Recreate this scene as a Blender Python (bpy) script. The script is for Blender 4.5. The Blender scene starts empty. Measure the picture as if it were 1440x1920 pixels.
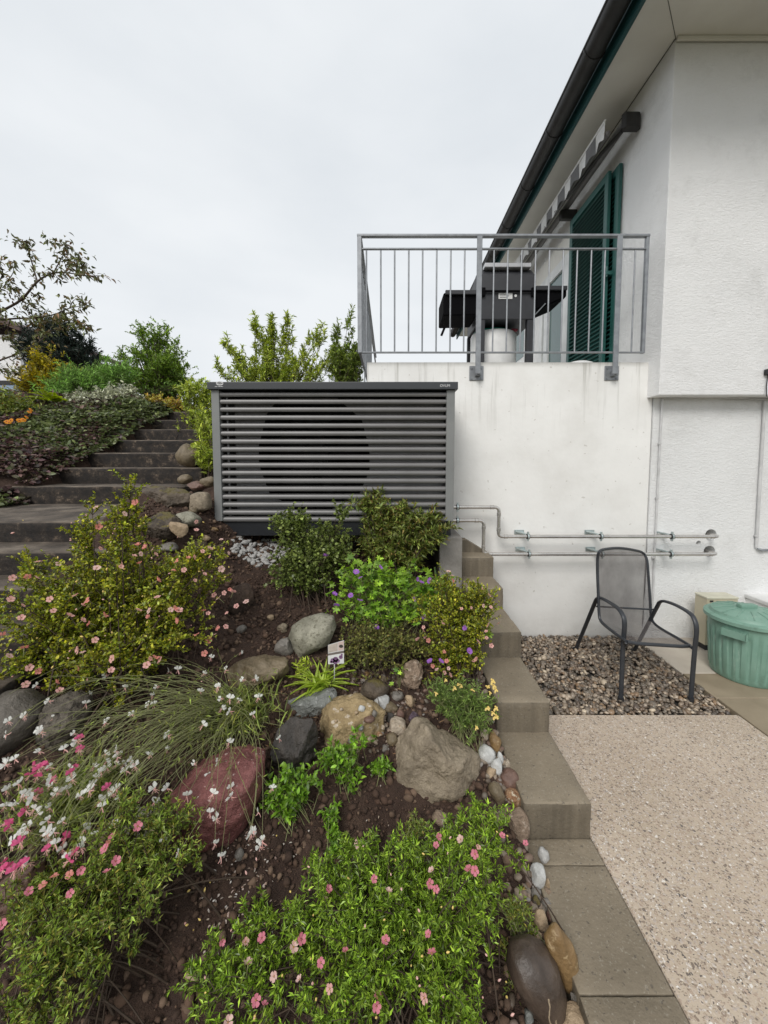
import bpy, bmesh, math, random
import numpy as np
from mathutils import Vector, Matrix, noise as mnoise
PI = math.pi
rad = math.radians
scene = bpy.context.scene
COL = scene.collection

# ------------------------------------------------------------------ camera
FPX, CX, CYP, CAMH = 725.0, 730.0, 912.8, 1.61      # focal length and principal point in photograph pixels, eye height
PITCH = math.atan(725.0 / 11000.0)
cam = bpy.data.cameras.new("camera")
cam.sensor_fit = 'VERTICAL'; cam.sensor_height = 24.0
cam.lens = 24.0 * FPX / 1920.0
cam.shift_x = -(CX - 720.0) / 1920.0
cam.shift_y = -(960.0 - CYP) / 1920.0
cam.clip_start = 0.02; cam.clip_end = 3000
camo = bpy.data.objects.new("camera", cam); COL.objects.link(camo)
camo.location = (0, 0, CAMH); camo.rotation_euler = (PI / 2 - PITCH, 0, 0)
scene.camera = camo

# ------------------------------------------------------------------ sky, sun, exposure
SUN_EL, SUN_AZ = rad(43), rad(205)      # azimuth clockwise from +Y: behind the camera
world = bpy.data.worlds.new("World"); scene.world = world; world.use_nodes = True
nt = world.node_tree; nt.nodes.clear()
def wn(t): return nt.nodes.new(t)
wo = wn('ShaderNodeOutputWorld'); bg = wn('ShaderNodeBackground'); bg.inputs[1].default_value = 0.1
sky = wn('ShaderNodeTexSky'); sky.sky_type = 'NISHITA'; sky.sun_disc = False
sky.sun_elevation = SUN_EL; sky.sun_rotation = SUN_AZ; sky.air_density = 1.0; sky.dust_density = 5.0
tc = wn('ShaderNodeTexCoord'); mp = wn('ShaderNodeMapping'); mp.inputs['Scale'].default_value = (1.0, 1.0, 2.4)
nz = wn('ShaderNodeTexNoise'); nz.inputs['Scale'].default_value = 1.7; nz.inputs['Detail'].default_value = 5; nz.inputs['Roughness'].default_value = 0.5
cr = wn('ShaderNodeValToRGB')
cr.color_ramp.elements[0].position = 0.36; cr.color_ramp.elements[0].color = (0.610, 0.640, 0.668, 1)
cr.color_ramp.elements[1].position = 0.64; cr.color_ramp.elements[1].color = (0.700, 0.722, 0.740, 1)
sc10 = wn('ShaderNodeVectorMath'); sc10.operation = 'SCALE'; sc10.inputs[3].default_value = 10.2
mx = wn('ShaderNodeMix'); mx.data_type = 'RGBA'; mx.inputs[0].default_value = 0.93   # closed cloud cover over the clear sky
nt.links.new(tc.outputs['Generated'], mp.inputs[0]); nt.links.new(mp.outputs[0], nz.inputs[0])
nt.links.new(nz.outputs[0], cr.inputs[0]); nt.links.new(cr.outputs[0], sc10.inputs[0])
nt.links.new(sky.outputs[0], mx.inputs[6]); nt.links.new(sc10.outputs[0], mx.inputs[7])
nt.links.new(mx.outputs[2], bg.inputs[0]); nt.links.new(bg.outputs[0], wo.inputs[0])
sl = bpy.data.lights.new("sun", 'SUN'); sl.energy = 1.5; sl.angle = rad(24); sl.color = (1.0, 0.97, 0.93)
so = bpy.data.objects.new("sun", sl); COL.objects.link(so)
sd = Vector((math.sin(SUN_AZ) * math.cos(SUN_EL), math.cos(SUN_AZ) * math.cos(SUN_EL), math.sin(SUN_EL)))
so.rotation_euler = sd.to_track_quat('Z', 'Y').to_euler(); so.location = sd * 30
vs = scene.view_settings
vs.view_transform = 'Standard'; vs.look = 'None'; vs.gamma = 1.0; vs.use_curve_mapping = False; vs.exposure = 0.36
scene.cycles.max_bounces = 8; scene.cycles.diffuse_bounces = 4; scene.cycles.transparent_max_bounces = 8
scene.cycles.use_denoising = True

# ------------------------------------------------------------------ geometry helpers
_cp, _sp = math.cos(PITCH), math.sin(PITCH)
def ray(px, py):
    a = (px - CX) / FPX; b = (CYP - py) / FPX
    return Vector((a, _cp + b * _sp, -_sp + b * _cp))
EYE = Vector((0, 0, CAMH))
def PY(px, py, Y):
    d = ray(px, py); return EYE + d * (Y / d.y)
def PZ(px, py, z):
    d = ray(px, py); return EYE + d * ((z - CAMH) / d.z)

def vnoise(x, y, seed=0):
    x = np.asarray(x, float); y = np.asarray(y, float)
    xi = np.floor(x); yi = np.floor(y); fx = x - xi; fy = y - yi
    def h(a, b):
        s = np.sin(a * 127.1 + b * 311.7 + seed * 74.7) * 43758.5453
        return s - np.floor(s)
    u = fx * fx * (3 - 2 * fx); v = fy * fy * (3 - 2 * fy)
    return (h(xi, yi) * (1 - u) + h(xi + 1, yi) * u) * (1 - v) + (h(xi, yi + 1) * (1 - u) + h(xi + 1, yi + 1) * u) * v - 0.5

def sstep(a, b, x):
    t = np.clip((np.asarray(x, float) - a) / (b - a), 0, 1); return t * t * (3 - 2 * t)

def stair_z(y):
    """height of the left flight's slope line at depth y"""
    y = np.asarray(y, float)
    up = 1.377 + 0.4125 * (y - 3.6)
    low = 1.21 - 0.50 * np.clip(2.52 - y, 0, None)
    return np.where(y > 3.6, np.minimum(up, 2.37), np.where(y > 2.52, 1.21, low))

def T(x, y):
    """ground height of the garden and hillside"""
    x = np.asarray(x, float); y = np.asarray(y, float)
    xc = np.clip(x, -1.9, 0.6)
    g = -0.425 + 0.385 * y - 0.2 * xc
    g = g + 0.10 * sstep(-1.0, -1.7, xc) * sstep(1.4, 2.2, y) * (1 - sstep(2.8, 3.4, y))
    g = g + 0.24 * sstep(-1.02, -1.45, xc) * sstep(1.75, 2.65, y) * (1 - 1.6 * sstep(3.0, 3.6, y))
    g = g + 0.05 * vnoise(x * 2.2, y * 2.2, 3) + 0.03 * vnoise(x * 5.1, y * 5.1, 5)
    g = np.minimum(g, 2.33)
    g = np.where(g < 0.02, 0.02 - 0.09 * np.tanh((0.02 - g) / 0.09), g)     # levels out towards the path
    st = stair_z(y) - 0.32
    bank = stair_z(y) + 0.05 + 0.10 * sstep(-3.4, -4.2, x) + 0.04 * np.clip(-3.4 - x, 0, 4) + 0.1 * vnoise(x * 1.3, y * 1.3, 8)
    bank = np.where(y < 3.6, np.minimum(bank, stair_z(3.6) + 0.05 + 0.25 * (y - 3.6) + 0.10 * sstep(-3.4, -4.2, x)), bank)
    wst = sstep(-1.86, -1.98, x); wbk = sstep(-3.28, -3.5, x)
    z = g * (1 - wst) + st * wst
    z = z * (1 - wbk) + bank * wbk
    return z
def Tz(x, y): return float(T(x, y))
def G(px, py):
    """where the ray through a pixel meets the garden ground"""
    d = ray(px, py); ts = np.linspace(0.4, 12.0, 233)
    under = (CAMH + d.z * ts) < T(d.x * ts, d.y * ts)
    if not under.any(): return EYE + d * 12.0
    i = int(np.argmax(under)); t0, t1 = ts[max(i - 1, 0)], ts[i]
    tf = np.linspace(t0, t1, 26); u2 = (CAMH + d.z * tf) < T(d.x * tf, d.y * tf)
    return EYE + d * float(tf[int(np.argmax(u2))] if u2.any() else t1)

# ------------------------------------------------------------------ objects
def mk(name, V, F, m, parent=None, smooth=False, fm=None):
    V = np.asarray(V, dtype=np.float32); F = np.asarray(F, dtype=np.int32)
    me = bpy.data.meshes.new(name)
    k = F.shape[1]
    me.vertices.add(len(V)); me.vertices.foreach_set('co', V.ravel())
    me.loops.add(F.size); me.loops.foreach_set('vertex_index', F.ravel())
    me.polygons.add(len(F)); me.polygons.foreach_set('loop_start', np.arange(0, F.size, k, dtype=np.int32))
    for x in (m if isinstance(m, (list, tuple)) else [m]): me.materials.append(x)
    if fm is not None: me.polygons.foreach_set('material_index', np.asarray(fm, dtype=np.int32))
    me.polygons.foreach_set('use_smooth', np.full(len(F), bool(smooth)))
    me.update(calc_edges=True)
    return link(name, me, parent)

def link(name, me, parent=None):
    o = bpy.data.objects.new(name, me); COL.objects.link(o)
    if parent is not None: adopt(o, parent)
    return o

ROOTLOC = {}
def adopt(o, parent):
    o.parent = parent
    o.matrix_parent_inverse = Matrix.Translation(-ROOTLOC.get(parent.name, Vector((0, 0, 0))))

def tag(o, label=None, cat=None, group=None, kind=None):
    if label: o['label'] = label
    if cat: o['category'] = cat
    if group: o['group'] = group
    if kind: o['kind'] = kind
    return o

def thing(name, label, cat, loc, group=None):
    o = bpy.data.objects.new(name, None); COL.objects.link(o)
    o.empty_display_size = 0.05
    o.location = loc; ROOTLOC[o.name] = Vector(loc)
    return tag(o, label, cat, group)

class B:
    """collects shapes (in world coordinates) into one mesh"""
    def __init__(s): s.bm = bmesh.new(); s.mi = 0
    def _m(s, fs):
        for f in fs: f.material_index = s.mi
    def box(s, a, b, bev=0.0, seg=1, M=None):
        a = Vector(a); b = Vector(b)
        r = bmesh.ops.create_cube(s.bm, size=1.0)
        vs_ = r['verts']; c = (a + b) / 2; d = b - a
        for v in vs_: v.co = Vector((v.co.x * d.x + c.x, v.co.y * d.y + c.y, v.co.z * d.z + c.z))
        if M is not None:
            for v in vs_: v.co = M @ v.co
        fs = list({f for v in vs_ for f in v.link_faces}); s._m(fs)
        if bev > 0:
            es = list({e for v in vs_ for e in v.link_edges})
            bmesh.ops.bevel(s.bm, geom=es, offset=bev, segments=seg, affect='EDGES', profile=0.6)
        return s
    def roughen(s, amp=0.0025, cuts=7, seed=0.0):
        """worn cast concrete: subdivide and wear the faces and arrises unevenly"""
        bmesh.ops.subdivide_edges(s.bm, edges=[e for e in s.bm.edges if e.calc_length() > 0.06], cuts=cuts, use_grid_fill=True)
        s.bm.normal_update()
        for v in s.bm.verts:
            sharp = any(e.is_manifold and e.calc_face_angle(0) > 0.4 for e in v.link_edges)
            p = v.co; k = mnoise.fractal(p * 14 + Vector((seed, 0, 0)), 0.9, 2.0, 3)
            v.co = p + v.normal * amp * (k - (abs(mnoise.noise(p * 23)) * 1.6 if sharp else 0))
        return s
    def poly(s, pts):
        f = s.bm.faces.new([s.bm.verts.new(p) for p in pts]); f.material_index = s.mi; return s
    def extrude(s, pts, vec, bev=0.0):
        vec = Vector(vec); n = len(pts)
        a = [s.bm.verts.new(Vector(p)) for p in pts]; b = [s.bm.verts.new(Vector(p) + vec) for p in pts]
        fs = [s.bm.faces.new(a), s.bm.faces.new(b[::-1])]
        for i in range(n): fs.append(s.bm.faces.new((a[i], b[i], b[(i + 1) % n], a[(i + 1) % n])))
        s._m(fs); bmesh.ops.recalc_face_normals(s.bm, faces=fs)
        if bev > 0:
            es = list({e for f in fs for e in f.edges})
            bmesh.ops.bevel(s.bm, geom=es, offset=bev, segments=1, affect='EDGES')
        return s
    def tube(s, path, r, sides=8, cap=True, flat=1.0, flatdir=None):
        path = [Vector(p) for p in path]; n = len(path)
        rr = r if isinstance(r, (list, tuple)) else [r] * n
        rings = []; ref = None
        for i, p in enumerate(path):
            d = (path[min(i + 1, n - 1)] - path[max(i - 1, 0)]).normalized()
            if flatdir is not None: ref = Vector(flatdir)
            elif ref is None: ref = Vector((0, 0, 1)) if abs(d.z) < 0.9 else Vector((0, 1, 0))
            u = (ref - d * ref.dot(d)).normalized(); w = d.cross(u); ref = u
            rings.append([s.bm.verts.new(p + (u * math.cos(2 * PI * k / sides) + w * flat * math.sin(2 * PI * k / sides)) * rr[i]) for k in range(sides)])
        fs = []
        for i in range(n - 1):
            for k in range(sides):
                fs.append(s.bm.faces.new((rings[i][k], rings[i][(k + 1) % sides], rings[i + 1][(k + 1) % sides], rings[i + 1][k])))
        if cap: fs.append(s.bm.faces.new(rings[0][::-1])); fs.append(s.bm.faces.new(rings[-1]))
        s._m(fs); return s
    def lathe(s, c, prof, sides=32, mod=None):
        c = Vector(c); rings = []
        for (r, z) in prof:
            rings.append([s.bm.verts.new(c + Vector(((r + (mod(k / sides, z) if mod else 0)) * math.cos(2 * PI * k / sides), (r + (mod(k / sides, z) if mod else 0)) * math.sin(2 * PI * k / sides), z))) for k in range(sides)])
        fs = []
        for i in range(len(rings) - 1):
            for k in range(sides):
                fs.append(s.bm.faces.new((rings[i][k], rings[i][(k + 1) % sides], rings[i + 1][(k + 1) % sides], rings[i + 1][k])))
        s._m(fs); return s
    def build(s, name, m, parent=None, smooth=False):
        me = bpy.data.meshes.new(name)
        bmesh.ops.recalc_face_normals(s.bm, faces=s.bm.faces[:])
        s.bm.to_mesh(me); s.bm.free()
        for x in (m if isinstance(m, (list, tuple)) else [m]): me.materials.append(x)
        if smooth:
            me.polygons.foreach_set('use_smooth', np.ones(len(me.polygons), dtype=bool))
            try: me.set_sharp_from_angle(angle=rad(40))
            except Exception: pass
        me.update()
        return link(name, me, parent)

# ------------------------------------------------------------------ materials
MATS = {}
def newmat(name):
    m = bpy.data.materials.new(name); m.use_nodes = True
    n = m.node_tree; n.nodes.clear()
    out = n.nodes.new('ShaderNodeOutputMaterial'); p = n.nodes.new('ShaderNodeBsdfPrincipled')
    n.links.new(p.outputs[0], out.inputs[0]); MATS[name] = m
    return m, n, p, out
def c4(c): return (c[0], c[1], c[2], 1)
def ramp(n, stops, interp='LINEAR'):
    r = n.nodes.new('ShaderNodeValToRGB'); e = r.color_ramp.elements; r.color_ramp.interpolation = interp
    while len(e) < len(stops): e.new(0.5)
    for i, (p, c) in enumerate(stops): e[i].position = p; e[i].color = c4(c) if not isinstance(c, (int, float)) else (c, c, c, 1)
    return r
def coords(n, scale=(1, 1, 1), kind='Object'):
    t = n.nodes.new('ShaderNodeTexCoord'); mp_ = n.nodes.new('ShaderNodeMapping'); mp_.inputs['Scale'].default_value = scale
    n.links.new(t.outputs[kind], mp_.inputs[0]); return mp_.outputs[0]
def noise(n, vec, scale, detail=4, rough=0.55, dist=0.0):
    t = n.nodes.new('ShaderNodeTexNoise'); t.inputs['Scale'].default_value = scale; t.inputs['Detail'].default_value = detail
    t.inputs['Roughness'].default_value = rough; t.inputs['Distortion'].default_value = dist
    n.links.new(vec, t.inputs[0]); return t.outputs[0]
def mixc(n, fac, a, b, mode='MIX'):
    m_ = n.nodes.new('ShaderNodeMix'); m_.data_type = 'RGBA'; m_.blend_type = mode
    for sock, v in ((m_.inputs[0], fac), (m_.inputs[6], a), (m_.inputs[7], b)):
        if hasattr(v, 'is_linked') or hasattr(v, 'links'): n.links.new(v, sock)
        elif isinstance(v, (int, float)): sock.default_value = v
        else: sock.default_value = c4(v)
    return m_.outputs[2]
def bump(n, p, h, strength=0.3, dist=0.01):
    b = n.nodes.new('ShaderNodeBump'); b.inputs['Strength'].default_value = strength; b.inputs['Distance'].default_value = dist
    n.links.new(h, b.inputs['Height']); n.links.new(b.outputs[0], p.inputs['Normal']); return b
def math_(n, op, a, b=None):
    m_ = n.nodes.new('ShaderNodeMath'); m_.operation = op
    for i, v in enumerate((a, b)):
        if v is None: continue
        if isinstance(v, (int, float)): m_.inputs[i].default_value = v
        else: n.links.new(v, m_.inputs[i])
    return m_.outputs[0]

def simple(name, col, rough=0.5, metal=0.0, col2=None, scale=6, bumps=0.0, bscale=60, bdist=0.003, lo=0.35, hi=0.65, stretch=(1, 1, 1)):
    m, n, p, o = newmat(name)
    v = coords(n, stretch)
    if col2 is None: col2 = tuple(c * 0.82 for c in col)
    r = ramp(n, [(lo, col), (hi, col2)]); n.links.new(noise(n, v, scale, 5), r.inputs[0])
    n.links.new(r.outputs[0], p.inputs['Base Color'])
    p.inputs['Roughness'].default_value = rough; p.inputs['Metallic'].default_value = metal
    if bumps: bump(n, p, noise(n, v, bscale, 4), bumps, bdist)
    return m

LEAF_GAIN = (2.25, 2.18, 1.28)
def leafmat(name, cols, rough=0.36, trans=0.28, spec=0.5):
    m, n, p, o = newmat(name)
    g = n.nodes.new('ShaderNodeNewGeometry')
    vary = not name.startswith('petal')
    if name.startswith('leaf_'): cols = [tuple(v * k_ for v, k_ in zip(c, LEAF_GAIN)) for c in cols]
    k = len(cols); r = ramp(n, [(i / max(1, k - 1), c) for i, c in enumerate(cols)])
    n.links.new(g.outputs['Random Per Island'], r.inputs[0])
    lc = r.outputs[0]
    if vary:      # foliage highlights and deep darks put into the colour, random per leaf
        h2 = math_(n, 'FRACT', math_(n, 'MULTIPLY', g.outputs['Random Per Island'], 37.31))
        vr = ramp(n, [(0.0, 0.45), (0.45, 0.85), (0.80, 1.25), (1.0, 2.1)]); n.links.new(h2, vr.inputs[0])
        lc = mixc(n, 1.0, lc, vr.outputs[0], 'MULTIPLY')
    n.links.new(lc, p.inputs['Base Color']); p.inputs['Roughness'].default_value = rough
    p.inputs['Specular IOR Level'].default_value = spec
    t = n.nodes.new('ShaderNodeBsdfTranslucent'); mxs = n.nodes.new('ShaderNodeMixShader'); mxs.inputs[0].default_value = trans
    br = n.nodes.new('ShaderNodeHueSaturation'); br.inputs['Saturation'].default_value = 1.1; br.inputs['Value'].default_value = 1.5
    n.links.new(lc, br.inputs['Color']); n.links.new(br.outputs[0], t.inputs[0])
    n.links.new(p.outputs[0], mxs.inputs[1]); n.links.new(t.outputs[0], mxs.inputs[2]); n.links.new(mxs.outputs[0], o.inputs[0])
    return m

def rockmat(name, col, col2, speck=None, scale=9, sscale=60, rough=0.62, bumps=0.5, bscale=22, moss=0.0, slo=0.60, vein=None):
    m, n, p, o = newmat(name)
    v = coords(n)
    r = ramp(n, [(0.36, tuple(x * 0.78 for x in col)), (0.50, tuple((a_ + b_) / 2 for a_, b_ in zip(col, col2))), (0.66, tuple(x * 1.12 for x in col2))]); n.links.new(noise(n, v, scale * 1.3, 8, 0.66, 0.5), r.inputs[0]); c = r.outputs[0]
    fl = ramp(n, [(0.30, 0.0), (0.55, 1.0)]); n.links.new(noise(n, v, scale * 9, 5, 0.7), fl.inputs[0]); c = mixc(n, math_(n, 'MULTIPLY', fl.outputs[0], 0.35), c, tuple(x * 0.55 for x in col))
    if speck is not None:
        s = ramp(n, [(slo, 0.0), (slo + 0.08, 1.0)]); n.links.new(noise(n, v, sscale, 3, 0.6), s.inputs[0])
        c = mixc(n, s.outputs[0], c, speck)
    if vein is not None:
        sx = n.nodes.new('ShaderNodeSeparateXYZ'); n.links.new(v, sx.inputs[0])
        wob = math_(n, 'MULTIPLY', math_(n, 'SUBTRACT', noise(n, v, 26, 4), 0.5), 0.03)
        for x0, zmax in ((0.006, 0.05), (0.026, -0.01)):
            dd = math_(n, 'ABSOLUTE', math_(n, 'SUBTRACT', math_(n, 'ADD', sx.outputs[0], wob), x0))
            s = ramp(n, [(0.0009, 1.0), (0.0022, 0.0)]); n.links.new(dd, s.inputs[0])
            lim = math_(n, 'LESS_THAN', sx.outputs[2], zmax); c = mixc(n, math_(n, 'MULTIPLY', s.outputs[0], lim), c, vein)
    if moss > 0:
        g = n.nodes.new('ShaderNodeNewGeometry'); sp = n.nodes.new('ShaderNodeSeparateXYZ'); n.links.new(g.outputs['Normal'], sp.inputs[0])
        a = math_(n, 'ADD', sp.outputs[2], math_(n, 'MULTIPLY', noise(n, v, 14, 5), 0.9))
        s = ramp(n, [(1.22 - moss, 0.0), (1.36 - moss, 1.0)]); n.links.new(math_(n, 'MULTIPLY', a, 0.72), s.inputs[0])
        c = mixc(n, s.outputs[0], c, mixc(n, noise(n, v, 40, 3), (0.055, 0.05, 0.012), (0.16, 0.12, 0.03)))
    n.links.new(c, p.inputs['Base Color']); p.inputs['Roughness'].default_value = rough
    h = math_(n, 'ADD', noise(n, v, bscale, 8, 0.62), math_(n, 'MULTIPLY', noise(n, v, bscale * 5, 4, 0.6), 0.25))
    bump(n, p, h, min(1.0, bumps * 1.5), 0.03)
    return m

# plain hard-surface materials
M_anthr = simple('anthracite_paint', (0.042, 0.045, 0.050), 0.42, col2=(0.035, 0.038, 0.042), scale=3)
M_plinth = simple('plinth_paint', (0.016, 0.018, 0.022), 0.45)
M_greypaint = simple('grey_powder_coat', (0.215, 0.22, 0.215), 0.40, col2=(0.185, 0.19, 0.187), scale=4, bumps=0.05, bscale=200)
M_slat = simple('slat_paint', (0.175, 0.170, 0.168), 0.36, col2=(0.145, 0.142, 0.140), scale=4)
M_innergrey = simple('inner_sheet', (0.27, 0.27, 0.28), 0.45, metal=0.2)
M_black = simple('matt_black', (0.008, 0.008, 0.009), 0.7)
M_galv = simple('galvanised_steel', (0.30, 0.315, 0.33), 0.45, metal=0.55, col2=(0.23, 0.24, 0.255), scale=18)
M_steel = simple('stainless_pipe', (0.62, 0.60, 0.57), 0.24, metal=0.75, col2=(0.50, 0.48, 0.46), scale=10)
M_zinc = simple('zinc_bracket', (0.58, 0.66, 0.66), 0.32, metal=0.7)
M_rubber = simple('clamp_rubber', (0.02, 0.02, 0.022), 0.6)
M_conduit = simple('white_conduit', (0.60, 0.60, 0.60), 0.4, col2=(0.48, 0.48, 0.48), scale=10)
M_whitepvc = simple('white_frame', (0.74, 0.75, 0.74), 0.35)
M_chair = simple('chair_steel', (0.030, 0.034, 0.040), 0.42, col2=(0.022, 0.025, 0.03), scale=20)
M_shutter = simple('green_shutter', (0.018, 0.098, 0.086), 0.42, col2=(0.014, 0.080, 0.070), scale=5)
M_teal = simple('teal_fascia', (0.016, 0.075, 0.078), 0.42)
M_gutter = simple('dark_gutter', (0.030, 0.029, 0.028), 0.5, metal=0.1, col2=(0.020, 0.019, 0.018), scale=12)
M_grill = simple('grill_black', (0.030, 0.031, 0.036), 0.5, col2=(0.022, 0.023, 0.027))
M_grilld = simple('grill_dark', (0.004, 0.004, 0.005), 0.95)
MATS['grill_dark'].node_tree.nodes['Principled BSDF'].inputs['Specular IOR Level'].default_value = 0.1
M_alu = simple('brushed_strip', (0.55, 0.55, 0.56), 0.35, metal=0.5)
M_white = simple('white_plastic', (0.72, 0.72, 0.71), 0.4)
M_beige = simple('beige_paint', (0.52, 0.47, 0.34), 0.5, col2=(0.45, 0.41, 0.30), scale=4)
M_beigetop = simple('beige_top', (0.60, 0.58, 0.46), 0.5)
M_awgrey = simple('awning_grey', (0.19, 0.19, 0.195), 0.8)
M_awbar = simple('awning_bar', (0.16, 0.155, 0.15), 0.45)
M_awwhite = simple('awning_white', (0.82, 0.82, 0.81), 0.8)
M_greenrim = simple('green_plastic_rim', (0.01, 0.22, 0.16), 0.4)
M_redbit = simple('dark_red_rim', (0.22, 0.012, 0.03), 0.4)
M_soffit = simple('soffit_paint', (0.74, 0.725, 0.67), 0.7, col2=(0.67, 0.65, 0.60), scale=2.2, bumps=0.1, bscale=30)
M_roof = simple('roof_tile', (0.10, 0.06, 0.05), 0.7, col2=(0.07, 0.045, 0.04))
def glassmat():
    m, n, p, o = newmat('window_glass')
    p.inputs['Base Color'].default_value = (0.07, 0.13, 0.125, 1); p.inputs['Roughness'].default_value = 0.06; p.inputs['Specular IOR Level'].default_value = 0.7
    return m
M_glass = glassmat()
def slingmat():
    m, n, p, o = newmat('sling_mesh')
    p.inputs['Base Color'].default_value = (0.085, 0.075, 0.073, 1); p.inputs['Roughness'].default_value = 0.7
    t = n.nodes.new('ShaderNodeBsdfTransparent'); mxs = n.nodes.new('ShaderNodeMixShader')
    v = coords(n); r = ramp(n, [(0.3, 0.27), (0.7, 0.42)]); n.links.new(noise(n, v, 7, 3), r.inputs[0])
    n.links.new(r.outputs[0], mxs.inputs[0])
    n.links.new(p.outputs[0], mxs.inputs[1]); n.links.new(t.outputs[0], mxs.inputs[2]); n.links.new(mxs.outputs[0], o.inputs[0])
    return m
M_sling = slingmat()

def concretewall():
    m, n, p, o = newmat('painted_concrete')
    v = coords(n)
    base = ramp(n, [(0.30, (0.70, 0.69, 0.66)), (0.50, (0.79, 0.785, 0.76)), (0.70, (0.84, 0.835, 0.81))]); n.links.new(noise(n, v, 1.6, 6, 0.6), base.inputs[0])
    c = base.outputs[0]
    # rain streaks that start at the upper edge (local z = 2.5) and thin out downwards
    vz = coords(n, (7.0, 7.0, 0.35))
    st = ramp(n, [(0.55, 0.0), (0.68, 1.0)]); n.links.new(noise(n, vz, 2.6, 4, 0.6), st.inputs[0])
    sp = n.nodes.new('ShaderNodeSeparateXYZ'); n.links.new(coords(n), sp.inputs[0])
    fall = ramp(n, [(0.72, 0.0), (1.0, 1.0)]); n.links.new(math_(n, 'MULTIPLY', sp.outputs[2], 0.4), fall.inputs[0])
    c = mixc(n, math_(n, 'MULTIPLY', math_(n, 'MULTIPLY', st.outputs[0], fall.outputs[0]), 0.55), c, (0.30, 0.29, 0.25))
    # grime on the top lip
    lip = ramp(n, [(0.972, 0.0), (0.998, 1.0)]); n.links.new(math_(n, 'MULTIPLY', sp.outputs[2], 0.4), lip.inputs[0])
    c = mixc(n, math_(n, 'MULTIPLY', math_(n, 'MULTIPLY', lip.outputs[0], noise(n, v, 9, 5)), 0.9), c, (0.26, 0.245, 0.20))
    # small pocks and rust dots, damp foot
    pk = ramp(n, [(0.735, 0.0), (0.76, 1.0)]); n.links.new(noise(n, v, 30, 2, 0.4), pk.inputs[0]); c = mixc(n, math_(n, 'MULTIPLY', pk.outputs[0], 0.4), c, (0.33, 0.29, 0.24))
    ft = ramp(n, [(0.0, 1.0), (0.07, 0.75), (0.30, 0.0)]); n.links.new(sp.outputs[2], ft.inputs[0])
    c = mixc(n, math_(n, 'MULTIPLY', math_(n, 'MULTIPLY', ft.outputs[0], noise(n, v, 7, 5)), 0.8), c, (0.36, 0.34, 0.30))
    n.links.new(c, p.inputs['Base Color']); p.inputs['Roughness'].default_value = 0.72
    h = math_(n, 'ADD', noise(n, v, 18, 6, 0.6), math_(n, 'MULTIPLY', noise(n, v, 2.2, 3), 1.2)); bump(n, p, h, 0.22, 0.012)
    return m
M_conc = concretewall()
def plaster(name, tint):
    m, n, p, o = newmat(name)
    v = coords(n); vs_ = coords(n, (1.0, 1.0, 2.0))
    base = ramp(n, [(0.32, tint), (0.68, tuple(x * 0.93 for x in tint))]); n.links.new(noise(n, v, 1.3, 6, 0.6), base.inputs[0]); c = base.outputs[0]
    dirt = ramp(n, [(0.52, 0.0), (0.80, 1.0)]); n.links.new(noise(n, v, 2.4, 8, 0.75), dirt.inputs[0]); c = mixc(n, math_(n, 'MULTIPLY', dirt.outputs[0], 0.42), c, (0.45, 0.45, 0.43))
    n.links.new(c, p.inputs['Base Color']); p.inputs['Roughness'].default_value = 0.8
    h = math_(n, 'ADD', noise(n, vs_, 34, 6, 0.68, 1.2), math_(n, 'MULTIPLY', noise(n, v, 5, 3), 0.6)); bump(n, p, h, 0.62, 0.02)
    return m
M_plaster = plaster('rough_plaster', (0.87, 0.87, 0.865))
M_plaster2 = plaster('basement_plaster', (0.82, 0.825, 0.82))

def blockmat():
    m, n, p, o = newmat('concrete_block')
    v = coords(n)
    r = ramp(n, [(0.30, (0.165, 0.135, 0.094)), (0.70, (0.255, 0.211, 0.150))]); n.links.new(noise(n, v, 3.2, 7, 0.62), r.inputs[0]); c = r.outputs[0]
    s = ramp(n, [(0.60, 0.0), (0.70, 1.0)]); n.links.new(noise(n, v, 120, 2), s.inputs[0]); c = mixc(n, math_(n, 'MULTIPLY', s.outputs[0], 0.5), c, (0.34, 0.31, 0.25))
    s2 = ramp(n, [(0.66, 0.0), (0.70, 1.0)]); n.links.new(noise(n, v, 75, 2), s2.inputs[0]); c = mixc(n, math_(n, 'MULTIPLY', s2.outputs[0], 0.6), c, (0.07, 0.06, 0.05))
    # riser shade painted in: streaky dark colour on the upright faces
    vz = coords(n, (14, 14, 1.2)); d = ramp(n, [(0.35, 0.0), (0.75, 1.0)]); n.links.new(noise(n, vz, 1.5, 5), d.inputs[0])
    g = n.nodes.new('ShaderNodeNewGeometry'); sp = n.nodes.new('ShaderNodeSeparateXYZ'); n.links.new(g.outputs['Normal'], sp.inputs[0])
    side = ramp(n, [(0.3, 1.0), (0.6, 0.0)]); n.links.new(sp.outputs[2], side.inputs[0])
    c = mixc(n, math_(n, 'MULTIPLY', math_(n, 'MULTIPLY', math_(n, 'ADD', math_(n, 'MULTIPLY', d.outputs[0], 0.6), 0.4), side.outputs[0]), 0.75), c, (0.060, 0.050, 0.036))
    n.links.new(c, p.inputs['Base Color']); p.inputs['Roughness'].default_value = 0.7
    bump(n, p, math_(n, 'ADD', noise(n, v, 90, 4), math_(n, 'ADD', noise(n, v, 12, 4), math_(n, 'MULTIPLY', s2.outputs[0], -0.6))), 0.45, 0.007)
    return m
M_block = blockmat()
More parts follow.
